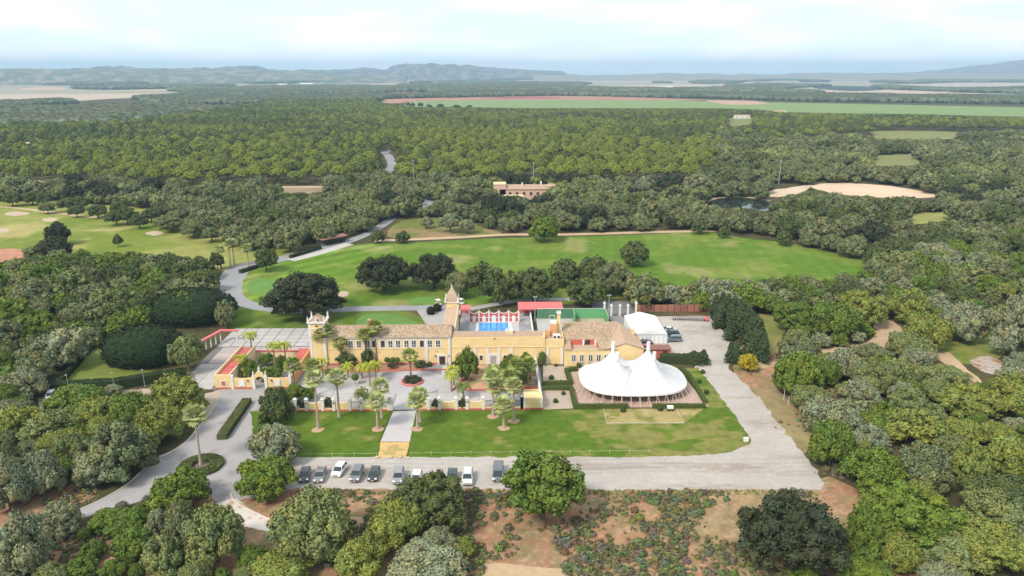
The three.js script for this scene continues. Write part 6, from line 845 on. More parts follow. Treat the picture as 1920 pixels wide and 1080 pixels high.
// left woodland
const LW = 'trees west of the driveway';
plant('wild_olive_tree', 'silver', 'near', [[-68.7,-92.7,7.2,8.7],[-70.3,-91,4.9,2.2],[-68.9,-101.5,6.1,4.9],[-78.4,-112.8,7,7.8],[-81.5,-108.5,6.3,8.3],[-71.4,-116.8,8.6,5.6],[-104.9,-152,8.1,6.5],[-109.1,-151.4,5,5.2],[-103.3,-142.7,5,3.9],[-87.5,-154.5,4.4,2.3],[-52.9,-100,3.9,4.9]], 'silvery green olive tree in the scrub west of the driveway', 'silvery olives west of the driveway');
plant('wild_olive_tree', 'grey', 'near', [[-68,-119.3,11.9,9.1],[-49.2,-99.4,4.7,6.4],[-90.4,-121.8,3.5,4.9],[-113.5,-169.1,10,6.3]], 'grey-green olive tree in the scrub west of the driveway', 'grey-green olives west of the driveway');
plant('wild_olive_tree', 'olive', 'near', [[-87.6,-131.9,10.4,6.1],[-79.2,-123.1,5.8,6.4],[-48.2,-91.2,6.5,5.9]], 'olive-green tree in the scrub west of the driveway', 'olive-green trees west of the driveway');
plant('carob_tree', 'green', 'near', [[-90.5,-145.3,12.2,5.9],[-54.7,-94.8,6.2,4.6],[-62.3,-102.7,6,3.3],[-59,-102.2,6.5,3.5],[-60.2,-91.5,4.4,2.7],[-118.7,-166.6,4.7,5.7]], 'mid green carob bush in the scrub west of the driveway', 'green carobs west of the driveway');
plant('carob_tree', 'yellow', 'near', [[-81.7,-138.2,9.5,6.3],[-66.9,-132.6,9.2,7.3],[-67.6,-142.4,11.8,8.4],[-95.9,-134.2,8.8,6.2]], 'yellow-green carob tree under the garden court', 'yellow-green carobs under the garden court');
plant('carob_tree', 'green', 'near', [[-73.6,-135.7,8.9,8.2]], 'darker green carob between the yellow-green trees');
plant('wild_olive_tree', 'olive', 'tall', [[-75.4,-167.5,8.4,8.9]], 'slim green tree with pale stems beside the pergola walk');
plant('holm_oak_tree', 'grey', 'mid', [[-77.9,-200,6.1,7.7]], 'grey-green rounded tree at the terrace corner by the road bend');
for (const [x, z, rx] of [[-62.7,-107.9],[-59.6,-110.1],[-64.6,-106.4]].map((p, i) => [...p, [1.1, 0.85, 0.7][i]])) dome('small grey rounded bush on the rock bank by the driveway', x, z, rx, rx * 1.6, rx, leafMat([0.10, 0.11, 0.075]), 420, 0.16, 'rock_bush', 'bush', 'grey bushes on the rock bank');
// right-hand wood
const RG = (n) => `${n} east of the gravel road`;
plant('carob_tree', 'bright', 'near', [[66.6,-149.3,10.6,10.4],[65.5,-112.6,10,6.8],[75.4,-131.6,6.9,4.8],[43.9,-88.2,4.8,3.3],[51.2,-88.1,6.9,2.8]], 'bright green carob in the wood east of the gravel road', RG('bright green carobs'));
plant('carob_tree', 'green', 'near', [[76.6,-155.8,5.7,6.1],[61.9,-120.3,8.2,8.7],[83.9,-192.5,13.9,9.1],[92.4,-187.8,13,9.7],[54.1,-92.4,5.9,7.9],[54.2,-88.6,5.1,2.2]], 'mid green carob in the wood east of the gravel road', RG('mid green carobs'));
plant('carob_tree', 'yellow', 'near', [[81.8,-129,11.9,6.2],[82.8,-112.3,6.8,7.8],[91.1,-114.8,9.4,7.2],[99.4,-139.7,14.1,6.8],[105.3,-198.4,15.2,10.2],[121.1,-202.1,13.3,9],[112.7,-178.8,11,9.2],[72.4,-91.1,10.7,6],[58.3,-90.2,5.2,5.7],[91.5,-128.3,7.6,4.7],[97.7,-127,6.5,4.4],[108.4,-140.2,9.1,8.2]], 'yellow-green carob in the wood east of the gravel road', RG('yellow-green carobs'));
plant('wild_olive_tree', 'olive', 'near', [[85.4,-151.3,8.5,7.4],[93,-154,8.4,6.9],[87.3,-141,8.7,5.3],[97,-152.1,7.1,3],[105.7,-157.8,10.9,3.5],[91.1,-137,5.1,3.7],[65.6,-90.5,9.6,5.5],[77.6,-99.2,9,6.2],[105.3,-173.1,11,6]], 'olive-green tree in the wood east of the gravel road', RG('olive-green trees'));
plant('wild_olive_tree', 'silver', 'near', [[82.1,-160.3,8.2,7.1],[76.8,-141,8.7,7],[67.3,-133.1,10.7,6.6],[104.3,-166.9,8.2,4.4],[127.2,-185.2,11.4,10.1],[132.1,-173.7,10.8,13.6],[123.1,-158.7,6.4,6.4],[104,-131,5.6,3.6]], 'silvery olive tree in the wood east of the gravel road', RG('silvery olives'));
plant('wild_olive_tree', 'grey', 'near', [[75.5,-169.5,11.6,6.2],[93.1,-168.2,9.6,4.7],[74.3,-112.6,9.6,7.6]], 'dull grey-green olive in the wood east of the gravel road', RG('grey-green olives'));
plant('holm_oak_tree', 'dark', 'near', [[83.4,-105.3,11.2,5]], 'dark oak in the wood east of the gravel road');
// behind the house
plant('holm_oak_tree', 'black', 'near', [[-57.6,-210,25.4,13.3]], 'great dark evergreen oak behind the corner tower');
plant('holm_oak_tree', 'black', 'near', [[-37.9,-237.3,20.2,12.1],[-21.3,-239.4,17.8,12.3]], 'large dark oak of the pair on the driving range', 'pair of dark oaks on the driving range');
plant('holm_oak_tree', 'grey', 'tall', [[-12.2,-228.5,9.8,8.1]], 'small rounded tree on the range beside the belfry');
plant('holm_oak_tree', 'dark', 'mid', [[-5,-242.5,12.2,7.1],[0.8,-220.5,12.2,11.1],[11.6,-224.1,15.8,10.8],[23.1,-241,11.4,9],[33.2,-242.5,10.7,9],[27.4,-218.2,11.7,8.3],[51.9,-268.1,11.4,8.9]], 'dark rounded oak between the pool court and the range', 'oaks between pool court and range');
plant('wild_olive_tree', 'grey', 'mid', [[37.9,-229.7,13.7,11.4],[45.5,-216.8,12,10.4],[41.5,-233.3,10,7.8]], 'dull green tree behind the ball court', 'dull trees behind the ball court');
plant('holm_oak_tree', 'dark', 'mid', [[-51.2,-309.2,6.4,5.4],[-40.5,-308,6.4,4.9]], 'single dark tree on the cart path verge at the head of the range', 'pair of trees at the head of the range');
plant('wild_olive_tree', 'silver', 'tall', [[-21.2,-330.6,10.8,8.3],[-33,-339.1,6.5,5.2],[-13.8,-327.1,7.3,6.4]], 'thin grey tree on the rough meadow by the far cart path', 'thin grey trees on the rough meadow');
plant('holm_oak_tree', 'dark', 'tall', [[-178.3,-1615.5,11.4,9.8],[-165,-1641.8,13.9,10],[-138.7,-1565.8,13.3,8.4],[-115.5,-1566.3,16.6,10.5],[-81.1,-1542.9,19.7,9.3],[-54.8,-1540.4,13.1,8.3],[-194.7,-1668.4,11.8,9]], 'lone dark tree at the end of the far green field', 'lone trees at the far green field');
plant('carob_tree', 'bright', 'mid', [[20.5,-309.8,13.4,10.6]], 'yellow-green rounded tree at the edge of the range');
plant('holm_oak_tree', 'dark', 'tall', [[-266,-404.5,10,7.1],[-257.3,-407.9,10.7,7.2],[-249,-405.6,8.8,7.2],[-226.9,-387.8,10.2,7.1],[-221.9,-390.5,9.1,7.2],[-212.6,-370.7,8.1,5.8],[-200.8,-368.1,9.7,6.8],[-194.7,-377.9,9.4,6.7],[-182.8,-350.5,10.3,7.2],[-177.9,-350.7,11.3,8.1],[-167.8,-341.1,8.5,6.6],[-169.3,-356.7,9.9,6.5],[-167.9,-367.3,9.1,6.5],[-153.9,-365.7,9.1,6.8],[-151.5,-377.3,9.9,6.7]], 'dark oak with bare trunk standing on the far fairway turf', 'oaks dotted over the fairway');
plant('wild_olive_tree', 'grey', 'tall', [[-233.4,-381.2,7.8,5.7],[-150.1,-333.2,11.3,7],[-154.2,-349.6,8.7,7],[-134.6,-321.7,11.4,7.2],[-123.4,-312.3,8.8,6.2],[-123.8,-334.6,9.9,7.9],[-116,-329.5,8.8,6.8],[-105.7,-316.1,8.4,6.1]], 'grey-green tree with bare trunk standing on the far fairway turf', 'grey-green trees dotted over the fairway');
plant('holm_oak_tree', 'dark', 'tall', [[-159.4,-303.7,4.3,4.9]], 'lone small round tree on the open fairway');
plant('holm_oak_tree', 'black', 'mid', [[-186.5,-307.7,10,9],[-173.8,-283.4,13,8.3]], 'dark wind-shaped tree at the near edge of the fairway', 'dark trees at the fairway edge');
plant('holm_oak_tree', 'dark', 'tall', [[-85,-262.4,8.7,8.6],[-103.8,-264.8,5.2,6.3]], 'dark oak beside the road at the range shelter', 'oaks at the range shelter');
plant('holm_oak_tree', 'dark', 'mid', [[100.6,-315.2,5.7,5.1],[121.9,-300.5,6.8,5.7],[92,-324.8,7.3,5.7]], 'dark tree standing free at the far range edge', 'free trees at the far range edge');
for (const [n, x, z, d, h] of [['upper', ...[[125.2,-409.3,19.4,16.3]][0]], ['lower', ...[[96.5,-424.1,13.1,12.9]][0]]]) { planted.push([x, z, d / 2]); }
plant('bare_poplar_tree', 'silver', 'tall', [[118.1,-428.1,19.6,13.8],[87,-426.4,11.3,12]], 'pale leafless poplar clump by the pond', 'pale poplars by the pond');
{ // yellow shrub, conifer row, courtyard shrubs
  const s = thing('yellow_shrub', 'bright yellow flowering shrub at the foot of the cypress row', 'shrub', 61.2,-164.7, 0); spot(s, 61.4,-165.3); part(s, 'crown', MID[1], leafMat([0.36, 0.30, 0.025])); part(s, 'trunk', TRUNK, barkMat); s.scale.set(0.55, 0.62, 0.55);
  const CON = leafMat([0.052, 0.075, 0.032]), cg = [0, 1, 2].map((k) => conifer(401 + k, { R: 1.7 })); let first; const pr = [];
  const list = [[65.8,-202.2,4.7,9],[66.5,-199.4,5,9.2],[67.4,-196.6,4.9,9.4],[67.7,-193.1,5.1,9.8],[67.7,-189.6,5,9.9],[67.8,-186.3,5,10.1],[67.8,-183.1,5.2,9.9],[67.5,-179.2,5.1,10],[67,-174.7,5,10.1],[63.5,-196.5,4.3,6.4],[63.3,-186.8,3.5,5.7],[64.7,-204.9,4.1,7.5],[66.8,-170.8,4,8.3]];
  list.forEach(([x, z, d, h], i) => { const k = i % 3; let t = pr[k]; const l = 'shaggy dark cypress in the row along the gravel yard', gr = 'cypress row along the yard'; if (!t) { t = pr[k] = thing('cypress_tree', l, 'tree', x, 0, z, i, gr); part(t, 'trunk', cylG(0.2, 0.08, 3, 6), barkMat); part(t, 'crown', cg[k], CON); } else t = copyOf(t, x, 0, z, i); t.scale.set(d / 3.2, h / 8, d / 3.2); planted.push([x, z, d / 2]); });
  [[58.6,-170.7,3,5.6],[60,-170,3.2,5],[61.6,-169.9,3,4.5],[51.7,-170.3,3.5,3.7],[49.4,-170.7,4.6,3.2]].forEach(([x, z, d, h], i) => { const l = i < 3 ? 'short dark conifer at the yard entrance' : 'dark conifer bush rising from the yard hedge', t = copyOf(pr[i % 3], x, 0, z, i * 2, l, i < 3 ? 'short conifers at the yard entrance' : 'conifer bushes of the yard hedge'); t.scale.set(d / 3.2, h / 8, d / 3.2); });
  plant('carob_tree', 'green', 'near', [[38.4,-174.6,2.5,2.2]], 'dark green bush behind the tent by the parked cars');
  // garden court and east bed shrubs
  plant('orange_tree', 'green', 'tall', [[-59.3,-163.5,4.1,4.4],[-57.6,-170.7,4,3.2],[-53.2,-162.2,4.3,3.3],[-52.8,-166.4,3.6,4.3],[-55.6,-161.4,3.8,3.3],[-44.8,-149.4,4.7,4.2],[-42.6,-150.2,4,3]], 'small round-headed tree in the walled garden court', 'round-headed trees of the garden court');
  plant('orange_tree', 'yellow', 'mid', [[-59.8,-163.3,3.3,3.4]], 'ruddy yellow-green bush in the walled garden court');
  plant('garden_shrub', 'green', 'near', [[-7.2,-161.5,5.1,7],[2.7,-157.4,4.5,7.4],[6.7,-163.5,4.4,5.5],[11.2,-169.4,2.1,3.7]], 'broad-leaved green shrub in the east courtyard bed', 'green shrubs of the east bed');
  plant('garden_shrub', 'yellow', 'mid', [[6.3,-160,3.3,1.8]], 'golden yellow shrub in the east courtyard bed');
  plant('garden_shrub', 'dark', 'mid', [[-37.7,-170.7,5.3,3.3],[-32.3,-169.9,2.9,4.4],[-26.1,-168.1,1.8,2],[-19.2,-168.9,2.9,1.9]], 'dark leafy shrub in the bed against the long wing', 'dark shrubs against the long wing');
  plant('garden_shrub', 'dark', 'mid', [[-42.5,-146.6,2.8,2.6],[-36.8,-146.3,2.1,2.5],[-13.4,-145.8,2.1,2.2],[-7.6,-145.7,2.1,2.2]], 'dark shrub just behind the front wall', 'dark shrubs behind the front wall');
  clearing([[-80, -145], [62, -145], [68, -214], [-13, -216], [-80, -202]]); clearing([[-39.8,-124.7],[61.7,-122.5],[58.3,-111.5],[-36.6,-112.7]]); clearing(rangeP);
  clearing([[6.1,-111.8],[43.1,-111],[34.2,-88.8],[-2.7,-89.6]]); clearing([[-27.3,-112.5],[-18,-112.3],[-20.5,-99.4],[-24.7,-99.5]]); clearing([[45.6,-112.7],[63.3,-114],[61.3,-109.8],[44.1,-108.5]]); clearing([[78.1,-114.6],[79.8,-111.1],[76,-107.8],[74.2,-109.5]]);
  clearing([[60.4,-167],[68.3,-166.9],[60.6,-145.8],[65.6,-138],[59,-124.6],[57,-145.9]]); clearing([[-48.8,-112.1],[-38.2,-111.9],[-34.3,-101.1],[-38.9,-99.8],[-46.1,-107.3]]);
}
// ---------------------------------------------------------------- woodland: scattered by zone, the larger-looking ones as trees, the rest as one mass
const H0 = 70;
const zoneTrees = [];
const cell = new Map(), CS = 12; const key = (x, z) => Math.floor(x / CS) * 100003 + Math.floor(z / CS);
const addCell = (x, z, r) => { const k = key(x, z); (cell.get(k) ?? cell.set(k, []).get(k)).push([x, z, r]); };
planted.forEach(([x, z, r]) => addCell(x, z, r));
function free(x, z, r, f) { const q = Math.ceil((r + 9) * f / CS); const cx = Math.floor(x / CS), cz = Math.floor(z / CS); for (let i = -q; i <= q; i++) for (let j = -q; j <= q; j++) for (const [a, b, c] of cell.get((cx + i) * 100003 + cz + j) ?? []) if (Math.hypot(a - x, b - z) < (r + c) * f) return false; return true; }
function hidesOpen(x, z, h, d) {        // keeps trees off the clearings and out of the way of them
  if (isOpen(x, z)) return true;
  for (const k of [0.45, 0.9]) { const s = H0 / (H0 - h * k), w = k < 0.6 ? d * 0.42 : d * 0.22; if (isOpen(x * s, z * s) || isOpen((x - w) * s, z * s) || isOpen((x + w) * s, z * s)) return true; }
  return false;
}
function zone(poly, n, seed, kinds, dmin, dmax, f = 0.72) {
  const r = rng(seed); let x0 = 1e9, x1 = -1e9, z0 = 1e9, z1 = -1e9; for (const [x, z] of poly) { x0 = Math.min(x0, x); x1 = Math.max(x1, x); z0 = Math.min(z0, z); z1 = Math.max(z1, z); }
  for (let i = 0; i < n; i++) {
    const x = x0 + r() * (x1 - x0), z = z0 + r() * (z1 - z0), d = dmin + (dmax - dmin) * r(), pick = r(), q = r(), a = r(); if (!inside(poly, x, z)) continue;
    const patch = fbm(x * 0.018 + seed, z * 0.018, 3), kk = kinds[Math.min(kinds.length - 1, Math.floor((pick * 0.55 + (patch - 0.5) * 1.6 + 0.22) * kinds.length) < 0 ? 0 : Math.floor((pick * 0.55 + (patch - 0.5) * 1.6 + 0.22) * kinds.length))];
    const h = d * (kk[2] ?? 0.72) * (0.85 + 0.3 * q) + (kk[3] ?? 0);
    if (hidesOpen(x, z, h, d) || !free(x, z, d / 2, f)) continue;
    addCell(x, z, d / 2); zoneTrees.push({ x, z, d, h, name: kk[0], tone: kk[1], turn: a * 6.28 });
  }
}
const OL = ['wild_olive_tree', 'silver'], OG = ['wild_olive_tree', 'grey'], OO = ['wild_olive_tree', 'olive'], CB = ['carob_tree', 'bright'], CG = ['carob_tree', 'green'], CY = ['carob_tree', 'yellow'], HD = ['holm_oak_tree', 'dark'], HB = ['holm_oak_tree', 'black'], HG = ['holm_oak_tree', 'grey'];
zone([[-208.5,-290.5],[-169,-284.3],[-134.7,-287.1],[-106,-266.5],[-94.5,-247.4],[-84.8,-219.8],[-88.8,-207],[-107.9,-189.4],[-102.8,-160.1],[-103,-156.3],[-114.1,-149.5]], 2600, 11, [OL, OG, OO, HG, CG, HD, CB], 4.5, 11.5, 0.62);
zone([[-120.3,-155.2],[-102.2,-154.8],[-80.1,-148.8],[-64.9,-127.3],[-66.9,-118.6],[-77.3,-113.6],[-88.8,-108.9]], 900, 12, [OL, OO, CG, CY, OG], 4.5, 8, 0.6);
zone([[-80.5,-96.7],[-69.7,-104.8],[-59.5,-110.7],[-47.4,-107.3],[-36.8,-101.2],[-34.2,-87.4],[-74.7,-88.3]], 160, 13, [OL, OO, CG], 2.2, 4.5, 0.75);
zone([[88.8,-227.6],[179.2,-235],[78.4,-85.1],[46.9,-85.7],[60.5,-108.2],[60,-124.6],[69.6,-166.8]], 1600, 14, [CY, OO, CB, OL, CG, OG, HD], 4, 8.5, 0.68);
zone([[52,-266.3],[74.2,-265.9],[103.2,-267.7],[124.8,-260.9],[142.7,-264.4],[253.2,-319.3],[181.1,-222.7],[132.7,-223.7],[107.2,-221.3],[81.9,-208.4],[73.8,-203.5],[66,-209.7],[43,-217.1]], 3400, 15, [HD, CG, OG, OO, CB, OL], 4.5, 11, 0.6);
zone([[128.2,-310.9],[153.3,-285.6],[286.4,-363.8],[245.1,-308.4],[140.7,-260.5],[136.5,-268.6]], 1500, 16, [HD, HG, OG], 6.5, 10.5, 0.6);
zone([[-52.3,-371],[-44.7,-402.5],[-9.5,-414],[19.5,-384.7],[113.1,-382.7],[141.7,-366.9],[186.1,-373.4],[309.7,-395],[271.2,-343.4],[153.3,-285.6],[127.4,-308.8],[99.5,-334.4],[41.4,-329.6],[4.5,-329.2],[-41.2,-323.3]], 5200, 17, [HD, OG, HG, HB], 5.5, 13.5, 0.6);
zone([[-349.2,-490.5],[-245.7,-465.1],[-166.4,-448.4],[-81.4,-484.8],[-10.7,-471.4],[142.8,-463.6],[236.6,-414.3],[344.6,-441.8],[297.6,-378.8],[152.5,-359.5],[114.5,-387.5],[19.7,-389.5],[-9.6,-419.5],[-52.9,-375.5],[-57.8,-337.7],[-81.7,-295.2],[-92.1,-286.2],[-126.3,-321.7],[-147.7,-333.6],[-199.8,-374.1],[-242.5,-401.6],[-305,-425.8]], 9000, 18, [HD, OG, HG, OO, HB], 5.5, 13.5, 0.6);
zone([[261.5,-864.9],[287,-763.1],[654.2,-856.6],[309.7,-395],[247,-433.5],[193.4,-479],[140.6,-480.1]], 9000, 19, [HD, OG, HG, OO], 6, 15, 0.58);
// stone pine wood
const pines = []; { const r = rng(41), poly = [[-345.8,-485.6],[-687.9,-986.8],[-579.4,-1013.7],[-518.1,-1032.9],[-503.2,-1188.3],[-522.7,-1546.4],[-499.8,-1920.5],[-322.7,-1991],[-148.3,-1611.4],[74.9,-1510.9],[289.4,-1506.4],[468.6,-1458.8],[532.7,-1304.7],[850.6,-1119.7],[715.4,-938.6],[501.1,-899.6],[298.3,-794],[193.2,-618.9],[144.8,-482.4],[-10.9,-480.9],[-82.6,-492.2],[-181,-470.4],[-251.5,-476.5]]; let x0 = 1e9, x1 = -1e9, z0 = 1e9, z1 = -1e9; for (const [x, z] of poly) { x0 = Math.min(x0, x); x1 = Math.max(x1, x); z0 = Math.min(z0, z); z1 = Math.max(z1, z); }
  for (let i = 0; i < 110000; i++) { const x = x0 + r() * (x1 - x0), z = z0 + r() * (z1 - z0), q = r(), a = r(), d = 7.5 + 7.5 * q; if (!inside(poly, x, z)) continue; const dens = fbm(x * 0.006 + 9, z * 0.006, 3); if (dens < 0.33 && r() < 0.6) continue; const h = 9.5 + 3.5 * r(); if (hidesOpen(x, z, h, d) || !free(x, z, d / 2, 0.88)) continue; addCell(x, z, d / 2); const old = fbm(x * 0.01 + 70, z * 0.01, 3) + (a - 0.5) * 0.3; pines.push({ x, z, d, h, turn: a * 6.28, mixed: old > 0.53 }); } }
{
  const PINE = [leafMat([0.178, 0.215, 0.036]), leafMat([0.14, 0.175, 0.036])], midP = [0, 1, 2].map((k) => umbrella(501 + k, { lobes: 30, per: 34, leaf: 0.58, thick: 4.2, core: 1 })), lowP = [0, 1, 2].map((k) => umbrella(521 + k, { lobes: 18, per: 18, leaf: 0.85, thick: 4.6, core: 1 })), pt = merged([cylG(0.28, 0.2, 7.5, 6), barG([0, 5, 0], [2, 8, 0.6], 0.1), barG([0, 5.4, 0], [-1.6, 8, 1], 0.1), barG([0, 5, 0], [0.2, 8, -2], 0.1)]);
  const size = (t) => t.d / Math.hypot(t.x, t.z); pines.sort((a, b) => size(b) - size(a)); const pp = {};
  pines.slice(0, 300).forEach((t, i) => { const k = i % 6, l = 'umbrella-crowned stone pine in the near rank of the pine wood', g = 'near stone pines of the pine wood'; let o = pp[k]; if (!o) { o = pp[k] = thing('stone_pine_tree', l, 'tree', t.x, 0, t.z, t.turn, g); part(o, 'trunk', pt, barkMat); part(o, 'crown', midP[k % 3], PINE[k < 3 ? 0 : 1]); } else o = copyOf(o, t.x, 0, t.z, t.turn); o.scale.set(t.d / 10.4, t.h / 10.2, t.d / 10.4); });
  mass('pine_wood', 'wide wood of umbrella pines stretching to the far fields', pines.slice(300), lowP, PINE[0], 10.4, 10.2, (t, r) => t.mixed ? mul3([0.72, 0.76, 1.2], 0.6 + 0.4 * r()) : mul3([1, 1, 1], 0.68 + 0.5 * r()));
}
function mass(name, label, list, shapes, mat, D, Ht, tintOf) {
  const g = new THREE.Group(); g.name = numbered(name); scene.add(g); tag(g, label, 'woodland', null, 'stuff'); const r = rng(list.length + 3), m4 = new THREE.Matrix4(), q = new THREE.Quaternion(), up = new THREE.Vector3(0, 1, 0);
  shapes.forEach((s, k) => { const sub = list.filter((_, i) => i % shapes.length === k); const im = new THREE.InstancedMesh(s, mat, sub.length); im.name = 'canopy'; im.userData.kind = 'stuff'; shade(im); sub.forEach((t, i) => { m4.compose(new THREE.Vector3(t.x, 0, t.z), q.setFromAxisAngle(up, t.turn), new THREE.Vector3(t.d / D, t.h / Ht, t.d / D)); im.setMatrixAt(i, m4); im.setColorAt(i, new THREE.Color().setRGB(...tintOf(t, r))); }); g.add(im); });
}
{ // the 300 largest-looking of each kind are trees; the rest one mass per kind
  const size = (t) => t.d / Math.hypot(t.x, t.z), by = {}, given = {}; for (const t of zoneTrees) (by[t.name] ??= []).push(t);
  for (const n of Object.keys(by)) given[n] = scene.children.filter((o) => o.name.replace(/_\d{3}$/, '') === n).length;
  const WORD = { silver: 'silvery', grey: 'grey-green', olive: 'olive-green', bright: 'bright green', green: 'mid green', yellow: 'yellow-green', dark: 'dark', black: 'very dark' }, KIND = { wild_olive_tree: 'olive', carob_tree: 'carob', holm_oak_tree: 'evergreen oak' };
  for (const [n, l] of Object.entries(by)) {
    l.sort((a, b) => size(b) - size(a)); const k = Math.max(0, 300 - given[n]);
    l.slice(0, k).forEach((t, i) => { const near = Math.hypot(t.x, t.z) < 185, where = t.z < -290 ? 'in the wood beyond the driving range' : t.x < -40 ? 'in the wood between driveway and fairway' : t.z < -205 ? 'in the belt behind the gravel yard' : 'among the eastern wood trees'; tree(n, t.tone, near ? 'near' : 'mid', i % 4, t.x, t.z, t.d, t.h, `${WORD[t.tone]} ${KIND[n]} ${where}`, `${WORD[t.tone]} ${KIND[n]}s ${where}`, t.turn); });
    if (l.length > k) { const base = { wild_olive_tree: 'grey', carob_tree: 'green', holm_oak_tree: 'dark' }[n]; mass('mixed_woodland', `${KIND[n]} woodland massed beyond the golf ground`, l.slice(k), LOW, toneMat[base], 8.6, 6.2, (t, r) => { const c = TONE[t.tone], b = TONE[base], v = 0.75 + 0.5 * r(); return [c[0] / b[0] * v, c[1] / b[1] * v, c[2] / b[2] * v]; }); }
  }
  console.log('woodland', Object.entries(by).map(([n, l]) => n + ':' + l.length).join(' '), 'pines', pines.length);
}
// ---------------------------------------------------------------- low scrub on the bank and under the trees
{
  const r = rng(71), L = new Leaves(); for (let i = 0; i < 130; i++) { const a = r() * 6.28, v = r() * 1.0, s = Math.sqrt(1 - v * v * 0.9), o = [Math.cos(a) * s, v, Math.sin(a) * s], k = 0.6 + 0.4 * r(); L.leaf([o[0] * 0.5 * k, 0.1 + o[1] * 0.5 * k, o[2] * 0.5 * k], o, 0.15, r, tint(r, 0.25, 0.12), 0.5); } L.blob([0, 0.15, 0], 0.36, 0.3, 0.36, 0, r, [0.8, 0.8, 0.8], 0.3);
  const geo1 = L.build(), spots = []; const bank = [[-34.7,-112.7],[6.1,-112.1],[52.6,-111.3],[61.3,-109.8],[59.7,-99.1],[49.9,-85.7],[-2.7,-86.8],[-22.2,-87.2],[-31.7,-101.1]], side = [[-74,-99.2],[-59.5,-110.7],[-47.7,-108.1],[-37.9,-87.5],[-65.7,-88.1]], l2 = [[-93.3,-118.2],[-75.1,-117.9],[-67.2,-111.7],[-75.3,-104.1],[-82,-101.4]], e2 = [[60.6,-163.7],[68.3,-166.9],[69,-135.5],[63.1,-109.8],[58,-115],[56.6,-138.2]];
  const sow = (poly, n, thr) => { let x0 = 1e9, x1 = -1e9, z0 = 1e9, z1 = -1e9; for (const [x, z] of poly) { x0 = Math.min(x0, x); x1 = Math.max(x1, x); z0 = Math.min(z0, z); z1 = Math.max(z1, z); } for (let i = 0; i < n; i++) { const x = x0 + r() * (x1 - x0), z = z0 + r() * (z1 - z0); if (!inside(poly, x, z)) continue; const c = fbm(x * 0.16 + 5, z * 0.16, 3); if (c + (r() - 0.5) * 0.2 < thr) continue; const big = r() < 0.25; spots.push([x, z, big ? 0.9 + 0.9 * r() : 0.3 + 0.5 * r(), c]); } };
  const verge = []; const vg = [[-35.2,-114.6],[-27.6,-113.9],[-3.2,-113.2],[15.5,-112.6],[48.1,-111.9],[47.6,-110.4],[15.1,-109.8],[-3.2,-111.2],[-27.3,-112.3],[-34.8,-113.2]]; for (let i = 0; i < 5200; i++) { const x = -42 + r() * 92, z = -118 + r() * 14; if (inside(vg, x, z) && fbm(x * 0.25, z * 0.25 + 30, 3) > 0.42) verge.push([x, z, 0.2 + 0.35 * r(), 2]); }
  spots.push(...verge); sow(bank, 8000, 0.53); sow(side, 1300, 0.56); sow(l2, 500, 0.5); sow(e2, 700, 0.58);
  const im = new THREE.InstancedMesh(geo1, leafMat([0.17, 0.165, 0.10], 0.9), spots.length), m4 = new THREE.Matrix4(), q = new THREE.Quaternion(), up = new THREE.Vector3(0, 1, 0); im.name = 'bank_scrub'; shade(im); tag(im, 'low grey-green scrub scattered over the red earth', 'scrub', null, 'stuff');
  spots.forEach(([x, z, s, c], i) => { m4.compose(new THREE.Vector3(x, 0, z), q.setFromAxisAngle(up, r() * 6.28), new THREE.Vector3(s, s * (0.7 + 0.5 * r()), s)); im.setMatrixAt(i, m4); const w = r(); im.setColorAt(i, new THREE.Color().setRGB(...(c === 2 ? (w < 0.7 ? [0.95, 1.3, 0.5] : [1.5, 1.35, 0.9]) : w < 0.15 ? [1.15, 1.05, 0.9] : w < 0.5 ? [0.85, 1.0, 0.7] : w < 0.6 ? [1.1, 1.2, 0.7] : [1.0, 1.02, 1.05]).map((v) => v * (0.7 + 0.5 * r())))); }); scene.add(im);
}
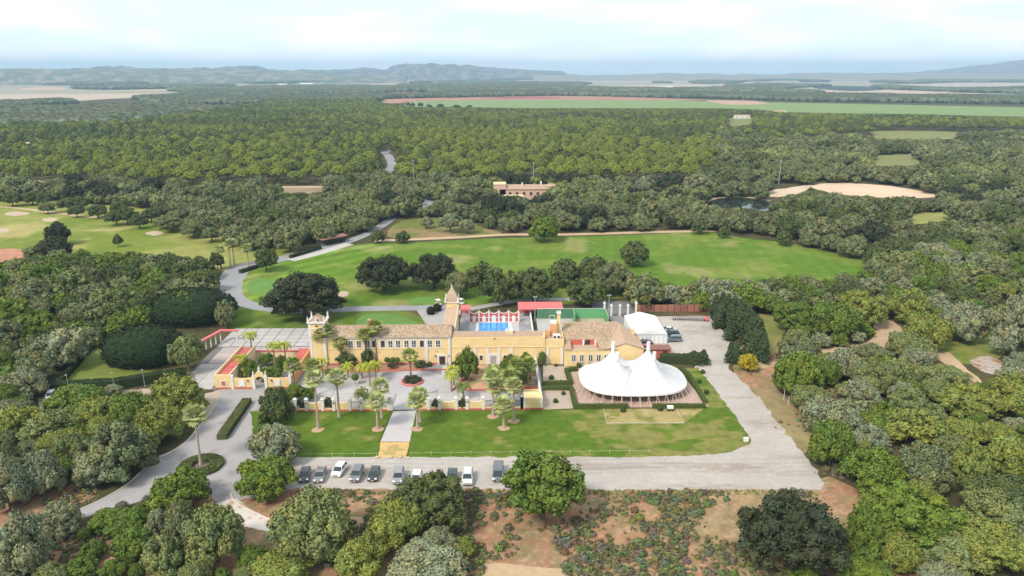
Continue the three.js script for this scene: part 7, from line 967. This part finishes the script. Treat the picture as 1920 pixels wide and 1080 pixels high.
// ================================================================ far country
{
  const pink = plaster([0.62, 0.42, 0.32]), g = house('country_house', 'pink country house with tiled roofs among the far trees', 'building', 15.2,-424.6); spot(g, 16.8,-424.6);
  const P = (n, w, h, d, x, y, z, m) => part(g, n, uvMetres(boxG(w, h, d, 0, h / 2, 0)), m, x, y, z);
  P('wall', 30, 6, 9, 0, 0, 0, pink); P('wall', 7, 8.5, 7, -15, 0, 1, pink); P('wall', 6, 7.5, 6, 15, 0, 1, pink); P('parapet', 7.4, 0.8, 7.4, -15, 8.5, 1, CREAM); P('annex_wall', 13, 4, 5, -8, 0, 14, CREAM);
  const rt = tilePlane([-15, 6, 5], [15, 6, 5], [15, 8.2, 0], [-15, 8.2, 0], 0.6), rb = tilePlane([15, 6, -5], [-15, 6, -5], [-15, 8.2, 0], [15, 8.2, 0], 0.6); part(g, 'roof', rt, TILE2); part(g, 'roof', rb, TILE2); const c = new THREE.ConeGeometry(4.6, 2.2, 4); c.rotateY(Math.PI / 4); part(g, 'tower_roof', c, TILE2, 15, 8.6, 1); P('chimney', 0.9, 3, 0.9, 9, 7, 0, WHITE); P('chimney', 0.9, 2.5, 0.9, -2, 7, 2, WHITE);
  for (let i = 0; i < 6; i++) P('window', 1.4, 1.8, 0.1, -9 + i * 4, 2.6, 4.6, GLASS); for (let i = 0; i < 3; i++) P('window', 1.2, 1.5, 0.1, -12 + i * 4, 1.4, 16.6, GLASS);
  const small = (label, x, z, w, d, h, wall = WHITE, roof = TILE2) => { const t = thing('farmhouse', label, 'building', x, 0, z); part(t, 'wall', boxG(w, h, d, 0, h / 2, 0), wall); const p = poly3([[[-w / 2, h, d / 2], [w / 2, h, d / 2], [w / 2, h + d * 0.22, 0], [-w / 2, h + d * 0.22, 0]], [[w / 2, h, -d / 2], [-w / 2, h, -d / 2], [-w / 2, h + d * 0.22, 0], [w / 2, h + d * 0.22, 0]], [[w / 2, h, d / 2], [w / 2, h, -d / 2], [w / 2, h + d * 0.22, 0]], [[-w / 2, h, -d / 2], [-w / 2, h, d / 2], [-w / 2, h + d * 0.22, 0]]]); p.computeVertexNormals(); part(t, 'roof', p, roof); for (let i = 0; i < 3; i++) part(t, 'window', boxG(1.4, 1.6, 0.1, -w / 3 + (i * w) / 3, h * 0.5, d / 2 + 0.04), GLASS); return t; };
  small('white farmhouse with red roof above the far pines', 444.3,-1211.1, 14, 9, 9); small('low white farm building beside the white farmhouse', 497.2,-1305.4, 22, 9, 6); small('low white outbuilding on the meadow edge before the farmhouse', 399.1,-1212, 26, 8, 4);
  for (const [x, z, w] of [[-190.8,-2656, 40], [-153.4,-2656, 26], [-116.7,-2588, 34], [-96,-2725, 24]]) { const t = small('small white farm building at the edge of the ploughed field', x, z, w, 14, 9); t.userData.group = 'farm buildings at the ploughed field'; }
  for (const [x, z, w] of [[-1325.7,-4746, 60], [-1176.5,-4743, 80], [5592,-8548, 150], [5386,-7884, 120], [-3958,-7509, 60], [-3063,-6560, 60], [-421.8,-5475, 60], [833.6,-3685, 60], [1108.6,-2934, 50]]) { const t = small('tiny white farm buildings far out on the hazy plain', x, z, w, w * 0.25, w * 0.12, WHITE, WHITE); t.userData.group = 'tiny far farm buildings'; }
  // wind turbines
  let wt; for (const [px, hgt] of [[[120.4,-9454], 32], [[319.3,-9449], 58], [[372.3,-9448], 58], [[-1590.2,-9490], 45], [[-1497.4,-9488], 45]]) { const [x, z] = px; if (!wt) { wt = thing('wind_turbine', 'white wind turbine on the hazy plain below the flat hill', 'wind turbine', x, 0, z, 0, 'far wind turbines'); part(wt, 'tower', cylG(2.6, 1.6, 100, 10), PVC); part(wt, 'nacelle', boxG(4, 4, 10, 0, 101, 1), PVC); const hub = part(wt, 'rotor', new THREE.SphereGeometry(2.2, 8, 6), PVC, 0, 101, 7); for (let i = 0; i < 3; i++) { const b = new THREE.ConeGeometry(1.5, 44, 4); b.translate(0, 23, 0); part(hub, 'blade', b, PVC, 0, 0, 0, 0, 0, 0.4 + i * 2.094); } } else copyOf(wt, x, 0, z); scene.children[scene.children.length - 1].scale.setScalar(hgt / 100 * 1.35); }
  // thin telegraph poles
  let pole; for (const [x, z] of [[-697.1,-1152.5],[-666,-1330],[-54.6,-484.2],[23.7,-470.7],[186.4,-479.1],[292.1,-516.2],[253.8,-1904.6],[543.3,-1649.3],[628,-1647.5]]) { if (!pole) { pole = thing('power_pole', 'thin grey power pole rising from the wood', 'pole', x, 0, z, 0, 'power poles in the wood'); part(pole, 'shaft', cylG(0.3, 0.2, 16, 6), GREYM); part(pole, 'crossarm', boxG(2.4, 0.2, 0.2, 0, 15.2, 0), GREYM); } else copyOf(pole, x, 0, z); }
  // woods of the plain, as dark low masses
  const r = rng(91), L = new Leaves(); for (let i = 0; i < 7; i++) L.blob([(r() - 0.5) * 1.5, 0.25 + r() * 0.15, (r() - 0.5) * 1.5], 0.5 + 0.25 * r(), 0.32, 0.5 + 0.25 * r(), 1, r, tint(r, 0.2, 0.1), 0.25); const fg = L.build(), list = [];
  const far = (poly, n, thr, s0, s1) => { let x0 = 1e9, x1 = -1e9, z0 = 1e9, z1 = -1e9; for (const [x, z] of poly) { x0 = Math.min(x0, x); x1 = Math.max(x1, x); z0 = Math.min(z0, z); z1 = Math.max(z1, z); } for (let i = 0; i < n; i++) { const x = x0 + r() * (x1 - x0), z = z0 + r() * (z1 - z0); if (!inside(poly, x, z) || isOpen(x, z) || fbm(x * 0.0012 + 3, z * 0.0012, 4) < thr) continue; list.push([x, z, s0 + (s1 - s0) * r()]); } };
  far([[-708.5,-996.8],[-518.1,-1032.9],[-507.5,-1501],[-490.8,-1885.2],[-289.1,-1952.5],[-206.2,-2250],[634.1,-2232],[799.3,-1967.3],[1295,-1749.4],[1564.9,-2118],[989.7,-2441],[150.2,-3042],[-493.3,-3056],[-1244.1,-3072],[-978,-2369],[-1024,-2006],[-1207.7,-1713.9]], 36000, 0.33, 10, 20);
  far([[-2127,-2920],[-1351.3,-3074],[-493.3,-3056],[344.4,-2868],[2024,-2543],[3680,-4640],[729.8,-6096],[-1203,-5217],[-3480,-4791]], 26000, 0.55, 22, 46);
  far([[-3613,-4794],[-1203,-5217],[729.8,-6096],[3813,-4637],[9320,-11365],[639.7,-12996],[-8831,-11749]], 16000, 0.58, 50, 110);
  const im = new THREE.InstancedMesh(fg, leafMat([0.11, 0.13, 0.075], 0.95), list.length), m4 = new THREE.Matrix4(), q = new THREE.Quaternion(), up = new THREE.Vector3(0, 1, 0); im.name = 'plain_woodland'; shade(im); tag(im, 'dark woods scattered over the hazy plain', 'woodland', null, 'stuff');
  list.forEach(([x, z, s], i) => { m4.compose(new THREE.Vector3(x, 0, z), q.setFromAxisAngle(up, r() * 6.28), new THREE.Vector3(s, Math.min(20, 9 + s * 0.12) * 1.7, s)); im.setMatrixAt(i, m4); const v = 0.7 + 0.5 * r(); im.setColorAt(i, new THREE.Color().setRGB(v, v, v)); }); scene.add(im);
  console.log('plain', list.length);
}
// hills on the horizon
function hills(name, label, az0, az1, dist, depth, top, colA, colB, seed, rugged = 0.35) {     // a range seen along an arc; top(u) gives the crest height in metres
  const NU = 260, NV = 22, pos = [], col = [], idx = [];
  for (let j = 0; j <= NV; j++) for (let i = 0; i <= NU; i++) { const u = i / NU, v = j / NV, az = az0 + (az1 - az0) * u, d = dist + depth * v, n = fbm(u * 40 + seed, v * 7, 4), y = top(u) * Math.sin(Math.min(1, v * 1.25) * Math.PI / 2) * (v < 0.8 ? 1 : 1 - (v - 0.8) * 1.5) * (1 - rugged + 2 * rugged * n) - (j === 0 ? 4 : 0); pos.push(Math.sin(az) * d, y, -Math.cos(az) * d); const f = sstep(0.48, 0.62, fbm(u * 60 + seed * 3, v * 18, 4)); col.push(...mix3(colA, colB, f)); }
  for (let j = 0; j < NV; j++) for (let i = 0; i < NU; i++) { const o = j * (NU + 1) + i; idx.push(o, o + 1, o + NU + 2, o, o + NU + 2, o + NU + 1); }
  const g = new THREE.BufferGeometry(); g.setAttribute('position', new THREE.Float32BufferAttribute(pos, 3)); g.setAttribute('color', new THREE.Float32BufferAttribute(col, 3)); g.setIndex(idx); g.computeVertexNormals(); const m = shade(new THREE.Mesh(g, std([1, 1, 1], 1, { vertexColors: true, side: THREE.DoubleSide }))); m.name = numbered(name); scene.add(m); tag(m, label, null, null, 'structure');
}
const AZ = (px) => Math.atan((px - 960) / 1428) + 0.0212;
hills('hills', 'low wooded hills along the western horizon', AZ(-200), AZ(760), 5600, 2600, (u) => 52 + 62 * sstep(0.0, 0.3, u) * (1 - sstep(0.5, 1.0, u)) * (0.75 + 0.4 * vnoise(u * 14, 3)) + 16 * vnoise(u * 30, 9) - 30 * sstep(0.8, 1, u), [0.09, 0.11, 0.06], [0.24, 0.215, 0.15], 3, 0.16);
hills('hills', 'second line of blue hills behind the western ones', AZ(200), AZ(760), 8400, 2000, (u) => 100 + 60 * vnoise(u * 9, 21) * (1 - sstep(0.8, 1, u)), [0.06, 0.07, 0.045], [0.2, 0.18, 0.13], 8, 0.18);
hills('flat_hill', 'long flat-topped hill on the horizon', AZ(640), AZ(1080), 9000, 1800, (u) => 182 * sstep(0.12, 0.24, u) * (1 - 0.5 * sstep(0.38, 0.95, u)) * (1 - sstep(0.93, 1, u)) + 12, [0.07, 0.075, 0.05], [0.24, 0.19, 0.14], 12, 0.12);
hills('plain_rise', 'gentle pale rises of farmland on the eastern horizon', AZ(1000), AZ(2150), 7600, 3200, (u) => 50 + 22 * vnoise(u * 7, 33), [0.25, 0.23, 0.165], [0.22, 0.205, 0.145], 17, 0.3);
hills('mountains', 'faint mountain slope at the hazy eastern horizon', AZ(1480), AZ(2300), 10800, 2000, (u) => 80 + 165 * sstep(0.28, 0.62, u) * (0.85 + 0.2 * vnoise(u * 12, 5)), [0.16, 0.16, 0.15], [0.22, 0.21, 0.19], 23, 0.15);

renderer.render(scene, camera);
